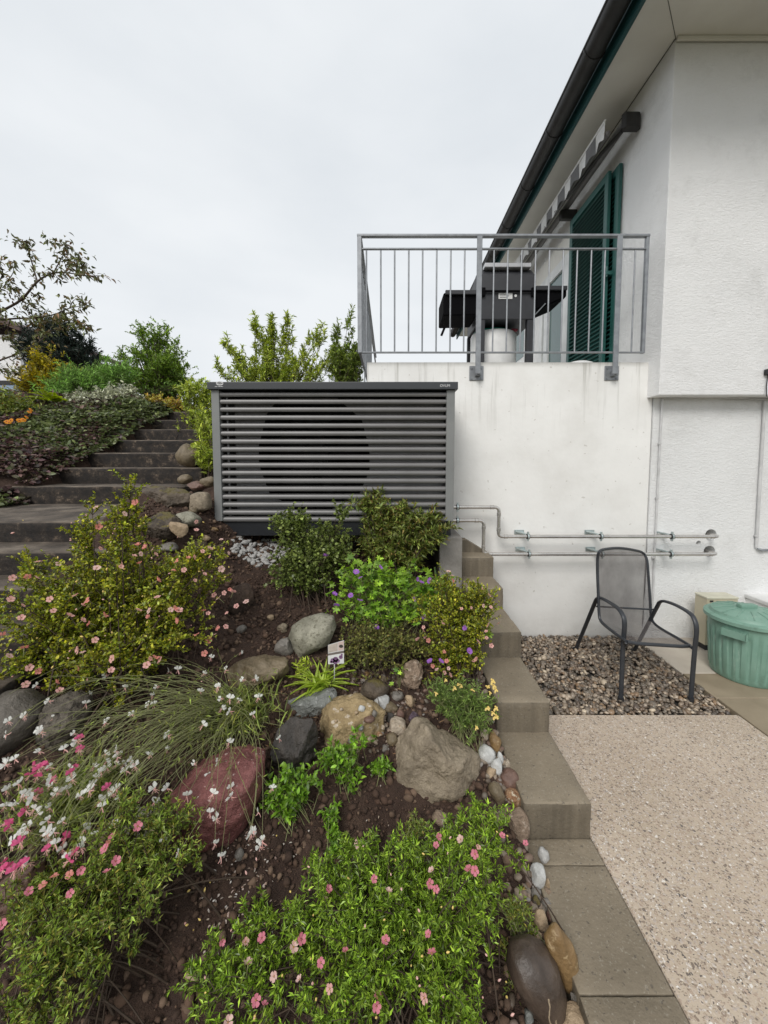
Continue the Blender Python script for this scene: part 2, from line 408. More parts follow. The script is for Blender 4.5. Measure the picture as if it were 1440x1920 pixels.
def oldstair():
    m, n, p, o = newmat('weathered_stair')
    v = coords(n)
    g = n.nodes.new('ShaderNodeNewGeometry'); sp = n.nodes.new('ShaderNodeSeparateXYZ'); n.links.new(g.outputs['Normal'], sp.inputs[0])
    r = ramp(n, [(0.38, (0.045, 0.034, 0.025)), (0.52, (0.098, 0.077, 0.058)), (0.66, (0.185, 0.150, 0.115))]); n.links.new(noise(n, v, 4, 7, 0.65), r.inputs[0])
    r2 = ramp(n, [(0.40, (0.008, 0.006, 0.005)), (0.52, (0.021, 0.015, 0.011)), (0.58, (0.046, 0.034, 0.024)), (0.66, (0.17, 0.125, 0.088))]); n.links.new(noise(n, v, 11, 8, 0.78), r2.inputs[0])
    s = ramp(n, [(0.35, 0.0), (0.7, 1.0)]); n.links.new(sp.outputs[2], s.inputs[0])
    c = mixc(n, s.outputs[0], r2.outputs[0], r.outputs[0])     # riser shade painted into the upright faces, mottled with lichen
    n.links.new(c, p.inputs['Base Color']); p.inputs['Roughness'].default_value = 0.8
    bump(n, p, noise(n, v, 35, 7, 0.65), 0.5, 0.012)
    return m
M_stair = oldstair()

def aggregate():
    m, n, p, o = newmat('exposed_aggregate')
    v = coords(n); dv = n.nodes.new('ShaderNodeVectorMath'); dv.operation = 'ADD'
    wob = n.nodes.new('ShaderNodeTexNoise'); wob.inputs['Scale'].default_value = 60; n.links.new(v, wob.inputs[0])
    sw = n.nodes.new('ShaderNodeVectorMath'); sw.operation = 'SCALE'; sw.inputs[3].default_value = 0.010
    n.links.new(wob.outputs['Color'], sw.inputs[0]); n.links.new(v, dv.inputs[0]); n.links.new(sw.outputs[0], dv.inputs[1])
    def vor(scale, feat):
        t = n.nodes.new('ShaderNodeTexVoronoi'); t.feature = feat; t.inputs['Scale'].default_value = scale; t.inputs['Randomness'].default_value = 1.0
        n.links.new(dv.outputs[0], t.inputs[0]); return t
    c = ramp(n, [(0.3, (0.43, 0.350, 0.262)), (0.7, (0.55, 0.460, 0.360))]); n.links.new(noise(n, v, 2.0, 5), c.inputs[0]); c = c.outputs[0]
    hs = None
    for sc_, pick in ((84, 0.44), (165, 0.36)):
        a = vor(sc_, 'F1'); e = vor(sc_, 'DISTANCE_TO_EDGE')
        sepc = n.nodes.new('ShaderNodeSeparateColor'); n.links.new(a.outputs['Color'], sepc.inputs[0])
        chip = ramp(n, [(0.0, (0.10, 0.09, 0.085)), (0.16, (0.22, 0.17, 0.13)), (0.30, (0.36, 0.27, 0.20)), (0.48, (0.44, 0.34, 0.265)), (0.66, (0.56, 0.47, 0.38)), (0.82, (0.42, 0.36, 0.32)), (1.0, (0.80, 0.76, 0.70))])
        n.links.new(sepc.outputs[0], chip.inputs[0])
        on = ramp(n, [(pick - 0.01, 0.0), (pick + 0.01, 1.0)]); n.links.new(sepc.outputs[1], on.inputs[0])
        ins = ramp(n, [(0.10, 0.0), (0.16, 1.0)]); n.links.new(e.outputs['Distance'], ins.inputs[0])
        k = math_(n, 'MULTIPLY', on.outputs[0], ins.outputs[0]); c = mixc(n, k, c, chip.outputs[0])
        hs = k if hs is None else math_(n, 'ADD', hs, k)
    big = ramp(n, [(0.35, 0.0), (0.75, 1.0)]); n.links.new(noise(n, v, 1.1, 4), big.inputs[0]); c = mixc(n, math_(n, 'MULTIPLY', big.outputs[0], 0.25), c, (0.40, 0.31, 0.24))
    ws = ramp(n, [(0.60, 0.0), (0.74, 1.0)]); n.links.new(noise(n, coords(n, (1.6, 0.7, 1)), 2.3, 6, 0.65), ws.inputs[0]); c = mixc(n, math_(n, 'MULTIPLY', ws.outputs[0], 0.35), c, (0.60, 0.56, 0.50))
    dm = ramp(n, [(0.60, 0.0), (0.78, 1.0)]); n.links.new(noise(n, v, 3.1, 7, 0.7), dm.inputs[0]); c = mixc(n, math_(n, 'MULTIPLY', dm.outputs[0], 0.35), c, (0.25, 0.20, 0.15))
    n.links.new(c, p.inputs['Base Color']); p.inputs['Roughness'].default_value = 0.55
    bump(n, p, hs, 0.45, 0.004)
    return m
M_patio = aggregate()
def soilmat():
    m, n, p, o = newmat('garden_soil')
    v = coords(n)
    r = ramp(n, [(0.28, (0.032, 0.017, 0.011)), (0.55, (0.068, 0.038, 0.025)), (0.78, (0.125, 0.076, 0.050))]); n.links.new(noise(n, v, 11, 8, 0.7), r.inputs[0]); c = r.outputs[0]
    s = ramp(n, [(0.66, 0.0), (0.72, 1.0)]); n.links.new(noise(n, v, 70, 3), s.inputs[0]); c = mixc(n, math_(n, 'MULTIPLY', s.outputs[0], 0.6), c, (0.13, 0.095, 0.065))
    n.links.new(c, p.inputs['Base Color']); p.inputs['Roughness'].default_value = 0.9
    bump(n, p, math_(n, 'ADD', noise(n, v, 45, 8, 0.7), noise(n, v, 160, 4)), 0.9, 0.02)
    return m
M_soil = soilmat()
M_ground = simple('far_ground', (0.07, 0.08, 0.04), 0.9, col2=(0.10, 0.085, 0.055), scale=0.5)
M_slab = simple('brown_paving', (0.30, 0.245, 0.17), 0.65, col2=(0.23, 0.185, 0.125), scale=4, bumps=0.2, bscale=60)
M_slabl = simple('pale_paving', (0.50, 0.45, 0.38), 0.65, col2=(0.42, 0.37, 0.31), scale=5, bumps=0.2, bscale=60)
M_foot = simple('footing_concrete', (0.26, 0.245, 0.225), 0.8, col2=(0.18, 0.168, 0.15), scale=7, bumps=0.4, bscale=40, bdist=0.01)

def islandmat(name, cols, rough=0.55, bumps=0.0):
    m, n, p, o = newmat(name)
    g = n.nodes.new('ShaderNodeNewGeometry'); k = len(cols)
    r = ramp(n, [(i / (k - 1), c) for i, c in enumerate(cols)]); n.links.new(g.outputs['Random Per Island'], r.inputs[0])
    c = mixc(n, 0.35, r.outputs[0], noise(n, coords(n), 90, 4), 'SOFT_LIGHT')
    n.links.new(c, p.inputs['Base Color']); p.inputs['Roughness'].default_value = rough
    if bumps: bump(n, p, noise(n, coords(n), 120, 4), bumps, 0.003)
    return m
M_gravel = islandmat('river_gravel', [(0.062, 0.051, 0.042), (0.219, 0.184, 0.146), (0.103, 0.074, 0.054), (0.302, 0.242, 0.179), (0.076, 0.064, 0.056), (0.261, 0.171, 0.1), (0.137, 0.121, 0.1), (0.467, 0.381, 0.29), (0.082, 0.07, 0.056), (0.179, 0.127, 0.09), (0.577, 0.483, 0.358)], 0.36)
M_clod = islandmat('soil_clods', [(0.035, 0.020, 0.013), (0.078, 0.043, 0.028), (0.048, 0.028, 0.018), (0.12, 0.072, 0.046), (0.06, 0.034, 0.022), (0.18, 0.12, 0.08), (0.05, 0.028, 0.019), (0.09, 0.052, 0.034)], 0.9)
M_gravelbase = simple('gravel_bed', (0.05, 0.045, 0.04), 0.9, bumps=0.5, bscale=80)

# ================================================================== SETTING
def st(o, kind='structure'): o['kind'] = kind; return o
# far ground sheet
g_ = B(); g_.poly([(-900, -900, -0.14), (900, -900, -0.14), (900, 900, -0.14), (-900, 900, -0.14)])
st(g_.build('ground', M_ground))

# garden and hillside as one height field
def grid(a, b, step): return np.arange(a, b + step * 0.5, step)
xs = np.unique(np.round(np.concatenate([grid(-60, -8, 4), grid(-8, -4, 0.25), grid(-4, -2.1, 0.08), grid(-2.1, 0.555, 0.0165), [0.558]]), 4))
ys = np.unique(np.round(np.concatenate([grid(-2.0, 0.5, 0.2), grid(0.5, 3.2, 0.0165), grid(3.2, 7, 0.1), grid(7, 12, 0.5), grid(12, 70, 5)]), 4))
XX, YY = np.meshgrid(xs, ys)
ZZ = T(XX, YY)
fine = (XX > -2.1) & (YY < 3.3)
cl = 0.022 * vnoise(XX * 17, YY * 17, 1) + 0.016 * vnoise(XX * 38, YY * 38, 2)
ZZ = ZZ + np.where(fine, cl, 0)
nx, ny = len(xs), len(ys)
idx = np.arange(nx * ny).reshape(ny, nx)
F = np.stack([idx[:-1, :-1], idx[:-1, 1:], idx[1:, 1:], idx[1:, :-1]], -1).reshape(-1, 4)
st(mk('terrain', np.stack([XX, YY, ZZ], -1).reshape(-1, 3), F, M_soil, smooth=True))

# ---------------- right-hand concrete block steps and edging
BX0, BX1 = 0.572, 0.860
def yz_of(px, py, z): return PZ(px, py, z).y
Y1 = PZ(1050, 1573, 0).y
ztop = []; yfr = []
z = 0.0
fronts = [(1573, 1506), (1373, 1316), (1233, 1185), (1141, 1103), (1081, 1045)]
for k, (yb, yt) in enumerate(fronts):
    Yk = PZ(1000, yb, z).y
    zt = PY(1000, yt, Yk).z
    yfr.append(Yk); ztop.append(zt); z = zt
YW = PZ(1000, 1195, 0.0).y          # plane of the terrace wall
stp = thing('garden_steps', 'grey concrete block steps climbing between rock garden and patio', 'steps', (0.715, yfr[0], 0))
for k in range(5):
    y1 = yfr[k + 1] if k < 4 else YW - 0.004
    # the block that carries a tread runs under the next one
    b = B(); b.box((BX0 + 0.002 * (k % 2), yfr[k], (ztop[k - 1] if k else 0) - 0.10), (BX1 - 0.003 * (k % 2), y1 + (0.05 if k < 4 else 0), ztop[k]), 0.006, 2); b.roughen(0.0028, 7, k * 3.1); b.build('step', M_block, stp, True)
# sloping mortar haunch between the top block and the wall
pa, pb, pc = PY(917, 1041, YW - 0.10), PY(872, 1009, YW - 0.02), PY(845, 1007, YW - 0.02)
hb = B(); hb.extrude([(pa.x, YW - 0.12, ztop[4] - 0.02), (pb.x, YW - 0.12, pb.z), (pc.x - 0.1, YW - 0.12, pc.z), (pc.x - 0.1, YW - 0.12, ztop[4] - 0.05)], (0, 0.116, 0)); hb.build('mortar_haunch', M_block, stp)
# edging slabs flush with the patio
ed = st(B().box((BX0 - 0.0, -0.6, -0.13), (BX1, yfr[0] - 0.0, -0.05)).build('edging_path', M_block))
ycuts = [-0.6, 0.45, PZ(1200, 1868, 0).y, PZ(1080, 1624, 0).y, yfr[0]]
for a, b_ in zip(ycuts[:-1], ycuts[1:]):
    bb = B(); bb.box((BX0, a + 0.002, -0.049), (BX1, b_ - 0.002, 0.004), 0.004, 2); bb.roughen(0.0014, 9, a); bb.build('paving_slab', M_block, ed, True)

# ---------------- patio, gravel bed, paving
YG = PZ(1200, 1340, 0).y             # front edge of the gravel
XG = PZ(1385, 1340, 0).x
b = B(); b.box((BX1 + 0.006, -0.8, -0.12), (XG - 0.004, YG, 0.0), 0.004, 1); st(b.build('patio', M_patio))
b = B(); b.box((BX1 + 0.0, YG + 0.002, -0.12), (XG, YW + 0.0, -0.035)); st(b.build('gravel_pit', M_gravelbase))
pv = st(B().box((XG + 0.001, -0.8, -0.12), (4.6, YW, -0.045)).build('paved_path', M_slab))
yj = [-0.8, 0.9, 1.75, PZ(1400, 1310, 0).y, PZ(1300, 1263, 0).y, YW - 0.002]
for i, (a, b_) in enumerate(zip(yj[:-1], yj[1:])):
    xj = [XG + 0.003, XG + 0.62, XG + 1.24, 4.59]
    for q in range(3):
        bb = B(); bb.box((xj[q], a + 0.003, -0.044), (xj[q + 1] - 0.005, b_ - 0.003, 0.003), 0.004, 1)
        bb.build('paving_slab', M_slabl if i == 4 else M_slab, pv, True)

# gravel: river pebbles
def ico(sub):
    bm = bmesh.new(); bmesh.ops.create_icosphere(bm, subdivisions=sub, radius=1.0)
    V = np.array([v.co[:] for v in bm.verts]); Fa = np.array([[v.index for v in f.verts] for f in bm.faces]); bm.free(); return V, Fa
ICO1, ICO2 = ico(1), ico(2)
def rotmats(rng, n, tilt=0.4):
    a = rng.uniform(0, 2 * PI, n); t1 = rng.normal(0, tilt, n); t2 = rng.normal(0, tilt, n)
    ca, sa = np.cos(a), np.sin(a); Rz = np.zeros((n, 3, 3)); Rz[:, 0, 0] = ca; Rz[:, 0, 1] = -sa; Rz[:, 1, 0] = sa; Rz[:, 1, 1] = ca; Rz[:, 2, 2] = 1
    Rx = np.zeros((n, 3, 3)); Rx[:, 0, 0] = 1; Rx[:, 1, 1] = np.cos(t1); Rx[:, 1, 2] = -np.sin(t1); Rx[:, 2, 1] = np.sin(t1); Rx[:, 2, 2] = np.cos(t1)
    Ry = np.zeros((n, 3, 3)); Ry[:, 1, 1] = 1; Ry[:, 0, 0] = np.cos(t2); Ry[:, 0, 2] = np.sin(t2); Ry[:, 2, 0] = -np.sin(t2); Ry[:, 2, 2] = np.cos(t2)
    return Rx @ Ry @ Rz
def pebbles(name, pos, size, flat, m, tmpl, rng, kind='stuff', parent=None, jitter=0.15, tilt=0.4):
    n = len(pos); V0, F0 = tmpl
    V0 = V0[None] * (1 + jitter * rng.normal(0, 1, (n, len(V0), 1)).clip(-1.5, 1.5))
    S = np.stack([size * rng.uniform(0.8, 1.25, n), size * rng.uniform(0.6, 0.95, n), size * flat * rng.uniform(0.7, 1.2, n)], -1)
    V = np.einsum('nij,nkj->nki', rotmats(rng, n, tilt), V0 * S[:, None, :]) + pos[:, None, :]
    Fa = F0[None] + (np.arange(n) * V0.shape[1])[:, None, None]
    o = mk(name, V.reshape(-1, 3), Fa.reshape(-1, 3), m, parent, True)
    if kind: o['kind'] = kind
    return o
rng = np.random.default_rng(11)
def gravel_positions(n, x0, x1, y0, y1, zf):
    x = rng.uniform(x0, x1, n); y = rng.uniform(y0, y1, n); return np.stack([x, y, zf(x, y)], -1)
n_ = 4300
gp = gravel_positions(n_, BX1 + 0.012, XG - 0.012, YG + 0.012, YW - 0.012, lambda x, y: rng.uniform(-0.022, 0.004, len(x)) + 0.02 * sstep(YG + 0.3, YW, y))
go = pebbles('gravel', gp, rng.uniform(0.011, 0.022, n_) * rng.choice([1, 1, 1, 1.3], n_), 0.55, M_gravel, ICO1, rng, jitter=0.07)
tag(go, 'bed of dark wet river gravel under the mesh chair', 'gravel')

# ================================================================== TERRACE WALL AND HOUSE
ZT = PY(950, 679, YW).z                              # terrace level
XWL = PY(688, 720, YW).x; XH = PY(1215, 700, YW).x   # wall's free end, house side wall
YF = XH / PY(1236, 740, 1.0).x                         # front of the house storey
YEND = 10.2
def cutcyl(o, c, r, depth):
    bm = bmesh.new()
    bmesh.ops.create_cone(bm, cap_ends=True, segments=32, radius1=r, radius2=r, depth=depth)
    me = bpy.data.meshes.new('cutter'); bm.to_mesh(me); bm.free()
    k = bpy.data.objects.new('cutter', me); COL.objects.link(k); k.location = c; k.rotation_euler = (PI / 2, 0, 0)
    bpy.context.view_layer.update()
    md = o.modifiers.new('b', 'BOOLEAN'); md.operation = 'DIFFERENCE'; md.object = k; md.solver = 'EXACT'
    dg = bpy.context.evaluated_depsgraph_get(); ev = o.evaluated_get(dg)
    nm = bpy.data.meshes.new_from_object(ev); o.modifiers.clear(); o.data = nm
    bpy.data.objects.remove(k)
tw = thing('terrace_wall', 'tall white painted concrete retaining wall with rain streaks under the balcony', 'wall', (1.0, YW, 0))
b = B(); b.box((XWL, YW, -0.3), (XH + 0.05, YEND, ZT), 0.008, 2); b.build('wall_face', M_conc, tw, True)
XB = PY(1212, 1000, YW).x
house = thing('house', 'white plastered house with deep eaves, dark gutter and green shutters', 'house', (XH, YF, 0))
b = B(); b.box((XH + 0.055, YW - 0.012, -0.3), (6.5, YW + 0.6, PY(1300, 741, YF).z + 0.05)); base_wall = b.build('basement_wall', M_plaster2, house)
HOLES = [((1333, 1003), 0.052), ((1330, 1034), 0.052), ((1310, 1018), 0.021)]
for (hp, r_) in HOLES:
    c = PY(hp[0], hp[1], YW - 0.012); cutcyl(base_wall, c, r_, 0.36)
# a strip of old render where the two walls meet
b = B()
zz = np.linspace(0.0, ZT - 0.30, 26)
rr = random.Random(4)
edge = [XB + 0.02 + 0.02 * rr.random() - 0.10 * (1 - q / 26) * 0.25 for q in range(26)]
pts = [(XH + 0.056, YW - 0.006, zz[0])] + [(XH + 0.056, YW - 0.006, zz[-1])] + [(edge[q], YW - 0.006, zz[q]) for q in range(25, -1, -1)]
b.extrude(pts, (0, 0.004, 0)); b.build('render_strip', M_plaster2, house)
ZL = PY(1300, 741, YF).z; ZS = PY(1300, 73, YF).z     # ledge under the storey, soffit
b = B(); b.box((XH, YF, ZL), (6.5, YEND, ZS), 0.006, 1); b.build('wall', M_plaster, house)
XE = PY(1190, 0, 3.11).x                               # eave edge on the terrace side
YFE = 2.35
b = B(); b.box((XE, YFE, ZS + 0.001), (6.9, YEND + 0.4, ZS + 0.05)); b.build('soffit', M_soffit, house)
# mitre joint and the dark open joints round the soffit
mt = PZ(1252, 0, ZS); mt = Vector((XH, YF, ZS)).lerp(mt, 1.6)
b = B(); b.tube([(XH, YF - 0.004, ZS - 0.001), (mt.x, mt.y, ZS - 0.001)], 0.0025, 5)
b.box((XH - 0.004, YF - 0.008, ZS - 0.006), (6.4, YF - 0.001, ZS - 0.0005)); b.box((XH - 0.006, YF, ZS - 0.006), (XH - 0.001, YEND, ZS - 0.0005))
b.build('soffit_joint', simple('joint_dirt', (0.12, 0.115, 0.10), 0.9), house)
b = B(); b.box((XH + 0.0, YF - 0.03, ZS - 0.030), (6.4, YF - 0.009, ZS - 0.001), 0.003); b.build('cornice_strip', M_soffit, house)
b = B(); b.box((XE - 0.03, YFE, ZS - 0.075), (XE - 0.001, YEND + 0.42, ZS + 0.16), 0.003); b.build('fascia', M_teal, house)
gr_ = 0.085; gx = XE - 0.03 - gr_ - 0.01; gz = ZS + 0.07
b = B(); prof = [(gx + gr_ * math.cos(a), gz + gr_ * math.sin(a)) for a in np.linspace(PI, 2 * PI, 13)]
prof2 = [(gx + (gr_ - 0.006) * math.cos(a), gz + (gr_ - 0.006) * math.sin(a)) for a in np.linspace(2 * PI, PI, 13)]
b.extrude([(x, YFE - 0.02, z_) for x, z_ in prof + prof2], (0, YEND + 0.45 - YFE, 0)); gut = b.build('gutter', M_gutter, house, True)
b = B(); b.tube([(gx - gr_, YFE - 0.02, gz + 0.004), (gx - gr_, YEND + 0.43, gz + 0.004)], 0.011, 8); b.build('bead', M_gutter, gut)
yy = YFE + 0.3
while yy < YEND + 0.3:
    b = B(); b.extrude([(gx + (gr_ + 0.006) * math.cos(a), yy, gz + (gr_ + 0.006) * math.sin(a)) for a in np.linspace(PI * 1.0, 2 * PI, 12)] + [(gx + gr_ * math.cos(a), yy, gz + gr_ * math.sin(a)) for a in np.linspace(2 * PI, PI * 1.0, 12)], (0, 0.02, 0))
    b.build('joint_ring', M_gutter, gut); yy += 0.78
b = B(); b.extrude([(XE - 0.10, YFE, ZS + 0.17), (6.9, YFE, ZS + 2.7), (6.9, YFE, ZS + 2.85), (XE - 0.12, YFE, ZS + 0.25)], (0, YEND + 0.42 - YFE, 0)); b.build('roof', M_roof, house)

# shutters on the side wall
def shutter(y0, y1, xo, z0, z1, nsl):
    fr = B(); w = 0.065
    fr.box((xo - 0.035, y0, z0), (xo, y0 + w, z1), 0.003); fr.box((xo - 0.035, y1 - w, z0), (xo, y1, z1), 0.003)
    fr.box((xo - 0.034, y0 + w, z0), (xo - 0.001, y1 - w, z0 + 0.09), 0.003); fr.box((xo - 0.034, y0 + w, z1 - 0.075), (xo - 0.001, y1 - w, z1), 0.003)
    f = fr.build('shutter', M_shutter, house)
    B().box((xo - 0.006, y0 + w, z0 + 0.09), (xo - 0.002, y1 - w, z1 - 0.075)).build('back_board', M_shutter, f)
    for i in range(nsl):
        zc = z0 + 0.10 + (z1 - z0 - 0.19) * (i + 0.5) / nsl
        s_ = B(); s_.box((-0.022, y0 + w, -0.004), (0.022, y1 - w, 0.004), 0, 1, Matrix.Translation((xo - 0.018, 0, zc)) @ Matrix.Rotation(rad(-48), 4, 'Y'))
        s_.build('slat', M_shutter, f)
ys0 = XH * 0.985 / PY(1157, 500, 1).x; ys1 = XH * 0.985 / PY(1076, 500, 1).x
zs1 = PY(1155, 305, ys0).z; zs0 = ZT + 0.04
shutter(ys0 + 0.10, ys1, XH - 0.062, zs0, zs1, 40)
shutter(ys0, ys1 - 0.10, XH - 0.012, zs0, zs1, 40)
b = B(); b.box((XH - 0.11, ys0 + 0.05, zs0 + 0.95), (XH - 0.002, ys0 + 0.075, zs0 + 0.985), 0.002); b.tube([(XH - 0.10, ys0 + 0.06, zs0 + 0.93), (XH - 0.10, ys0 + 0.06, zs0 + 1.03)], 0.008, 6); b.build('shutter_latch', M_shutter, house)
# balcony door
yd0 = XH * 0.985 / PY(1070, 500, 1).x; yd1 = XH * 0.985 / PY(1016, 500, 1).x
win = B(); xd = XH + 0.002
zd1 = zs1 - 0.30
for (a, c_) in ((yd0, yd0 + 0.16), (yd0 + 0.62, yd0 + 0.76), (yd1 - 0.10, yd1)):
    win.box((xd - 0.055, a, ZT), (xd - 0.003, c_, zd1), 0.004)
win.box((xd - 0.056, yd0, zd1 - 0.12), (xd - 0.004, yd1, zd1 + 0.012), 0.004); win.box((xd - 0.054, yd0 + 0.16, ZT), (xd - 0.005, yd1 - 0.1, ZT + 0.14), 0.004)
wd = win.build('balcony_door', M_whitepvc, house)
for (a, c_) in ((yd0 + 0.16, yd0 + 0.62), (yd0 + 0.76, yd1 - 0.10)):
    B().box((xd - 0.028, a + 0.001, ZT + 0.141), (xd - 0.012, c_ - 0.001, zd1 - 0.121)).build('pane', M_glass, wd)
b = B(); b.box((xd - 0.040, yd0 - 0.02, zd1 + 0.014), (xd - 0.003, yd1 + 0.4, zd1 + 0.27), 0.006); b.build('blind_box', M_soffit, house)
b = B(); b.box((XH - 0.004, yd1 + 0.8, ZT + 0.9), (XH - 0.001, yd1 + 2.2, zd1)); b.build('far_window', M_glass, house)

# awning, rolled up under the eaves
ya, yb_ = (XH - 0.12) / PY(1176, 200, 1).x, (XH - 0.12) / PY(972, 480, 1).x
za = PY(1172, 205, ya).z
aw = thing('awning', 'retracted grey and white striped awning below the eaves', 'awning', (XH, ya, za))
b = B(); b.tube([(XH - 0.12, ya, za - 0.10), (XH - 0.12, yb_, za - 0.10)], 0.036, 10); b.build('roller', M_awbar, aw, True)
b = B(); b.box((XH - 0.275, ya + 0.04, za - 0.185), (XH - 0.235, yb_, za - 0.145), 0.01); b.build('front_bar', M_awbar, aw)
b = B(); b.box((XH - 0.17, ya - 0.04, za - 0.20), (XH - 0.003, ya + 0.02, za - 0.03), 0.025); b.build('end_bracket', M_gutter, aw)
b = B(); b.box((XH - 0.20, ya + 1.15, za - 0.25), (XH - 0.003, ya + 1.22, za - 0.14), 0.01); b.build('wall_bracket', M_gutter, aw)
AWS = 0.165
for i in range(int((yb_ - ya) / AWS)):
    y0 = ya + 0.06 + i * AWS; b = B(); pts = []
    for q in range(7):
        yq = y0 + AWS * q / 6; pts.append((XH - 0.285 + 0.012 * math.sin(yq * 21), yq, za - 0.195 - 0.016 * math.cos((yq - ya - 0.06) / AWS * 2 * PI)))
    top = [(XH - 0.285 + 0.004 * math.sin(yq * 21), y0 + AWS * (6 - q) / 6, za - 0.045) for q in range(7)]
    b.extrude(pts + top, (0.0025, 0, 0)); b.build('valance_stripe', M_awwhite if i % 2 == 0 else M_awgrey, aw)

b = B(); b.box((XH - 0.292, ya + 0.05, za - 0.062), (XH - 0.278, yb_, za - 0.040), 0.003); b.build('valance_hem', M_awwhite, aw)
b = B(); b.tube([(XH - 0.14, ya + 0.03, za - 0.16), (XH - 0.21, ya + 0.25, za - 0.19), (XH - 0.25, ya + 0.9, za - 0.185)], 0.018, 8); b.build('folding_arm', M_gutter, aw, True)
# ---------------- balcony railing
YR = YW - 0.055
zr1, zr2, zr3 = PY(900, 442, YR).z, PY(900, 467, YR).z, PY(900, 661, YR).z
xl, xr = PY(674, 445, YR).x, PY(1217, 445, YR).x
ra = thing('balcony_railing', 'grey galvanised balcony railing with thin upright bars', 'railing', ((xl + xr) / 2, YR, ZT))
YRE = 7.2
b = B(); b.box((xl - 0.02, YR - 0.02, zr1 - 0.013), (xr, YR + 0.02, zr1 + 0.007), 0.003); b.box((xl - 0.0195, YR + 0.0205, zr1 - 0.0125), (xl + 0.0195, YRE, zr1 + 0.0065), 0.003); b.build('handrail', M_galv, ra)
for zq in (zr2, zr3):
    b = B(); b.box((xl, YR - 0.012, zq - 0.006), (xr, YR + 0.012, zq + 0.006), 0.002); b.box((xl - 0.012, YR + 0.0125, zq - 0.0055), (xl + 0.012, YRE, zq + 0.0055), 0.002); b.build('cross_rail', M_galv, ra)
bx = [640 + q / 2.3226 for q in (110, 172, 232, 293, 353, 414, 475, 535, 662, 722, 782, 842, 902, 962, 1022, 1083, 1142, 1272)]
for q in bx:
    x = PY(q, 560, YR).x; b = B(); b.tube([(x, YR, zr3 + 0.006), (x, YR, zr2 - 0.006)], 0.0068, 8, False); b.build('baluster', M_galv, ra, True)
yq = YR + 0.13
while yq < 5.6:
    b = B(); b.tube([(xl, yq, zr3 + 0.006), (xl, yq, zr2 - 0.006)], 0.0068, 8, False); b.build('baluster', M_galv, ra, True); yq += 0.127
b = B(); b.box((xl - 0.018, YR - 0.022, zr3 - 0.006), (xl + 0.018, YR - 0.010, zr1 - 0.0135), 0.002); b.build('post', M_galv, ra)
b = B(); b.box((xr - 0.028, YR - 0.016, zr3 - 0.008), (xr - 0.002, YR + 0.016, zr1 - 0.0135), 0.002); b.build('post', M_galv, ra)
for yq in (YR + 0.62, YR + 2.0):
    b = B(); b.box((xl - 0.006, yq - 0.025, ZT - 0.25), (xl + 0.006, yq + 0.025, zr1 - 0.0135), 0.002); b.build('post', M_galv, ra)
for q in (897, 1156):
    x = PY(q, 560, YR).x
    b = B(); b.box((x - 0.022, YR - 0.026, PY(900, 702, YR).z), (x + 0.022, YR - 0.0135, zr1 - 0.0135), 0.002); po = b.build('post', M_galv, ra)
    zc = PY(900, 700, YW).z; xp = PY(893 if q < 1000 else 1146, 700, YW).x
    b = B(); b.box((xp - 0.062, YW - 0.010, zc - 0.062), (xp + 0.062, YW - 0.0005, zc + 0.062), 0.003); b.box((xp - 0.012, YR - 0.012, zc - 0.03), (xp + 0.030, YW - 0.0105, zc + 0.012), 0.002); pl = b.build('wall_plate', M_galv, ra)
    for sx in (-1, 1):
        for sz in (-1, 1):
            b = B(); b.tube([(xp + sx * 0.043, YW - 0.018, zc + sz * 0.043), (xp + sx * 0.043, YW - 0.009, zc + sz * 0.043)], 0.009, 6); b.build('bolt', M_galv, pl)

# ---------------- barbecue grill on the balcony (seen from behind)
YB = 4.30
def gx_(px): return PY(px, 560, YB).x
def gz_(py): return PY(950, py, YB).z
bq = thing('barbecue_grill', 'black gas barbecue with drooping side shelves behind the railing', 'grill', (gx_(950), YB + 0.25, ZT))
b = B(); b.extrude([(gx_(903), YB + 0.0, gz_(545)), (gx_(903), YB + 0.02, gz_(512)), (gx_(903), YB + 0.12, gz_(495)), (gx_(903), YB + 0.30, gz_(491)), (gx_(903), YB + 0.55, gz_(500)), (gx_(903), YB + 0.68, gz_(545))], (gx_(1003) - gx_(903), 0, 0), 0.008); lid = b.build('lid', M_grill, bq)
b = B(); b.box((gx_(909), YB + 0.015, gz_(499)), (gx_(996), YB + 0.12, gz_(491)), 0.004); b.build('lid_strip', M_alu, lid)
b = B(); b.box((gx_(901), YB + 0.01, gz_(598)), (gx_(1005), YB + 0.70, gz_(546)), 0.006); bd = b.build('body', M_grill, bq)
b = B(); b.tube([(gx_(905), YB - 0.012, gz_(547)), (gx_(1001), YB - 0.012, gz_(547))], 0.011, 8); b.build('hinge_bar', M_grilld, lid)
for q in (906, 999):
    b = B(); b.box((gx_(q) - 0.02, YB - 0.02, gz_(556)), (gx_(q) + 0.02, YB + 0.008, gz_(540)), 0.004); b.build('hinge', M_grilld, bd)
b = B(); b.box((gx_(935), YB + 0.004, gz_(560)), (gx_(961), YB + 0.0095, gz_(549))); b.build('data_plate', M_white, bd)
for q in range(3):
    b = B(); b.box((gx_(937), YB + 0.0028, gz_(552.0 + 3 * q)), (gx_(952 + 3 * (q % 2)), YB + 0.0038, gz_(551.2 + 3 * q))); b.build('print_line', M_grilld, bd)
b = B(); b.tube([(gx_(967), YB + 0.009, gz_(554)), (gx_(967), YB + 0.004, gz_(554))], 0.014, 14); b.build('round_sticker', M_white, bd)
for (p0, p1) in ((898, 911), (991, 1004)):
    b = B(); b.box((gx_(p0), YB + 0.02, ZT), (gx_(p1), YB + 0.09, gz_(597)), 0.004); b.build('leg', M_grill, bq)
    b = B(); b.box((gx_(p0) + 0.01, YB + 0.64, ZT), (gx_(p1) - 0.01, YB + 0.69, gz_(597)), 0.004); b.build('leg', M_grill, bq)
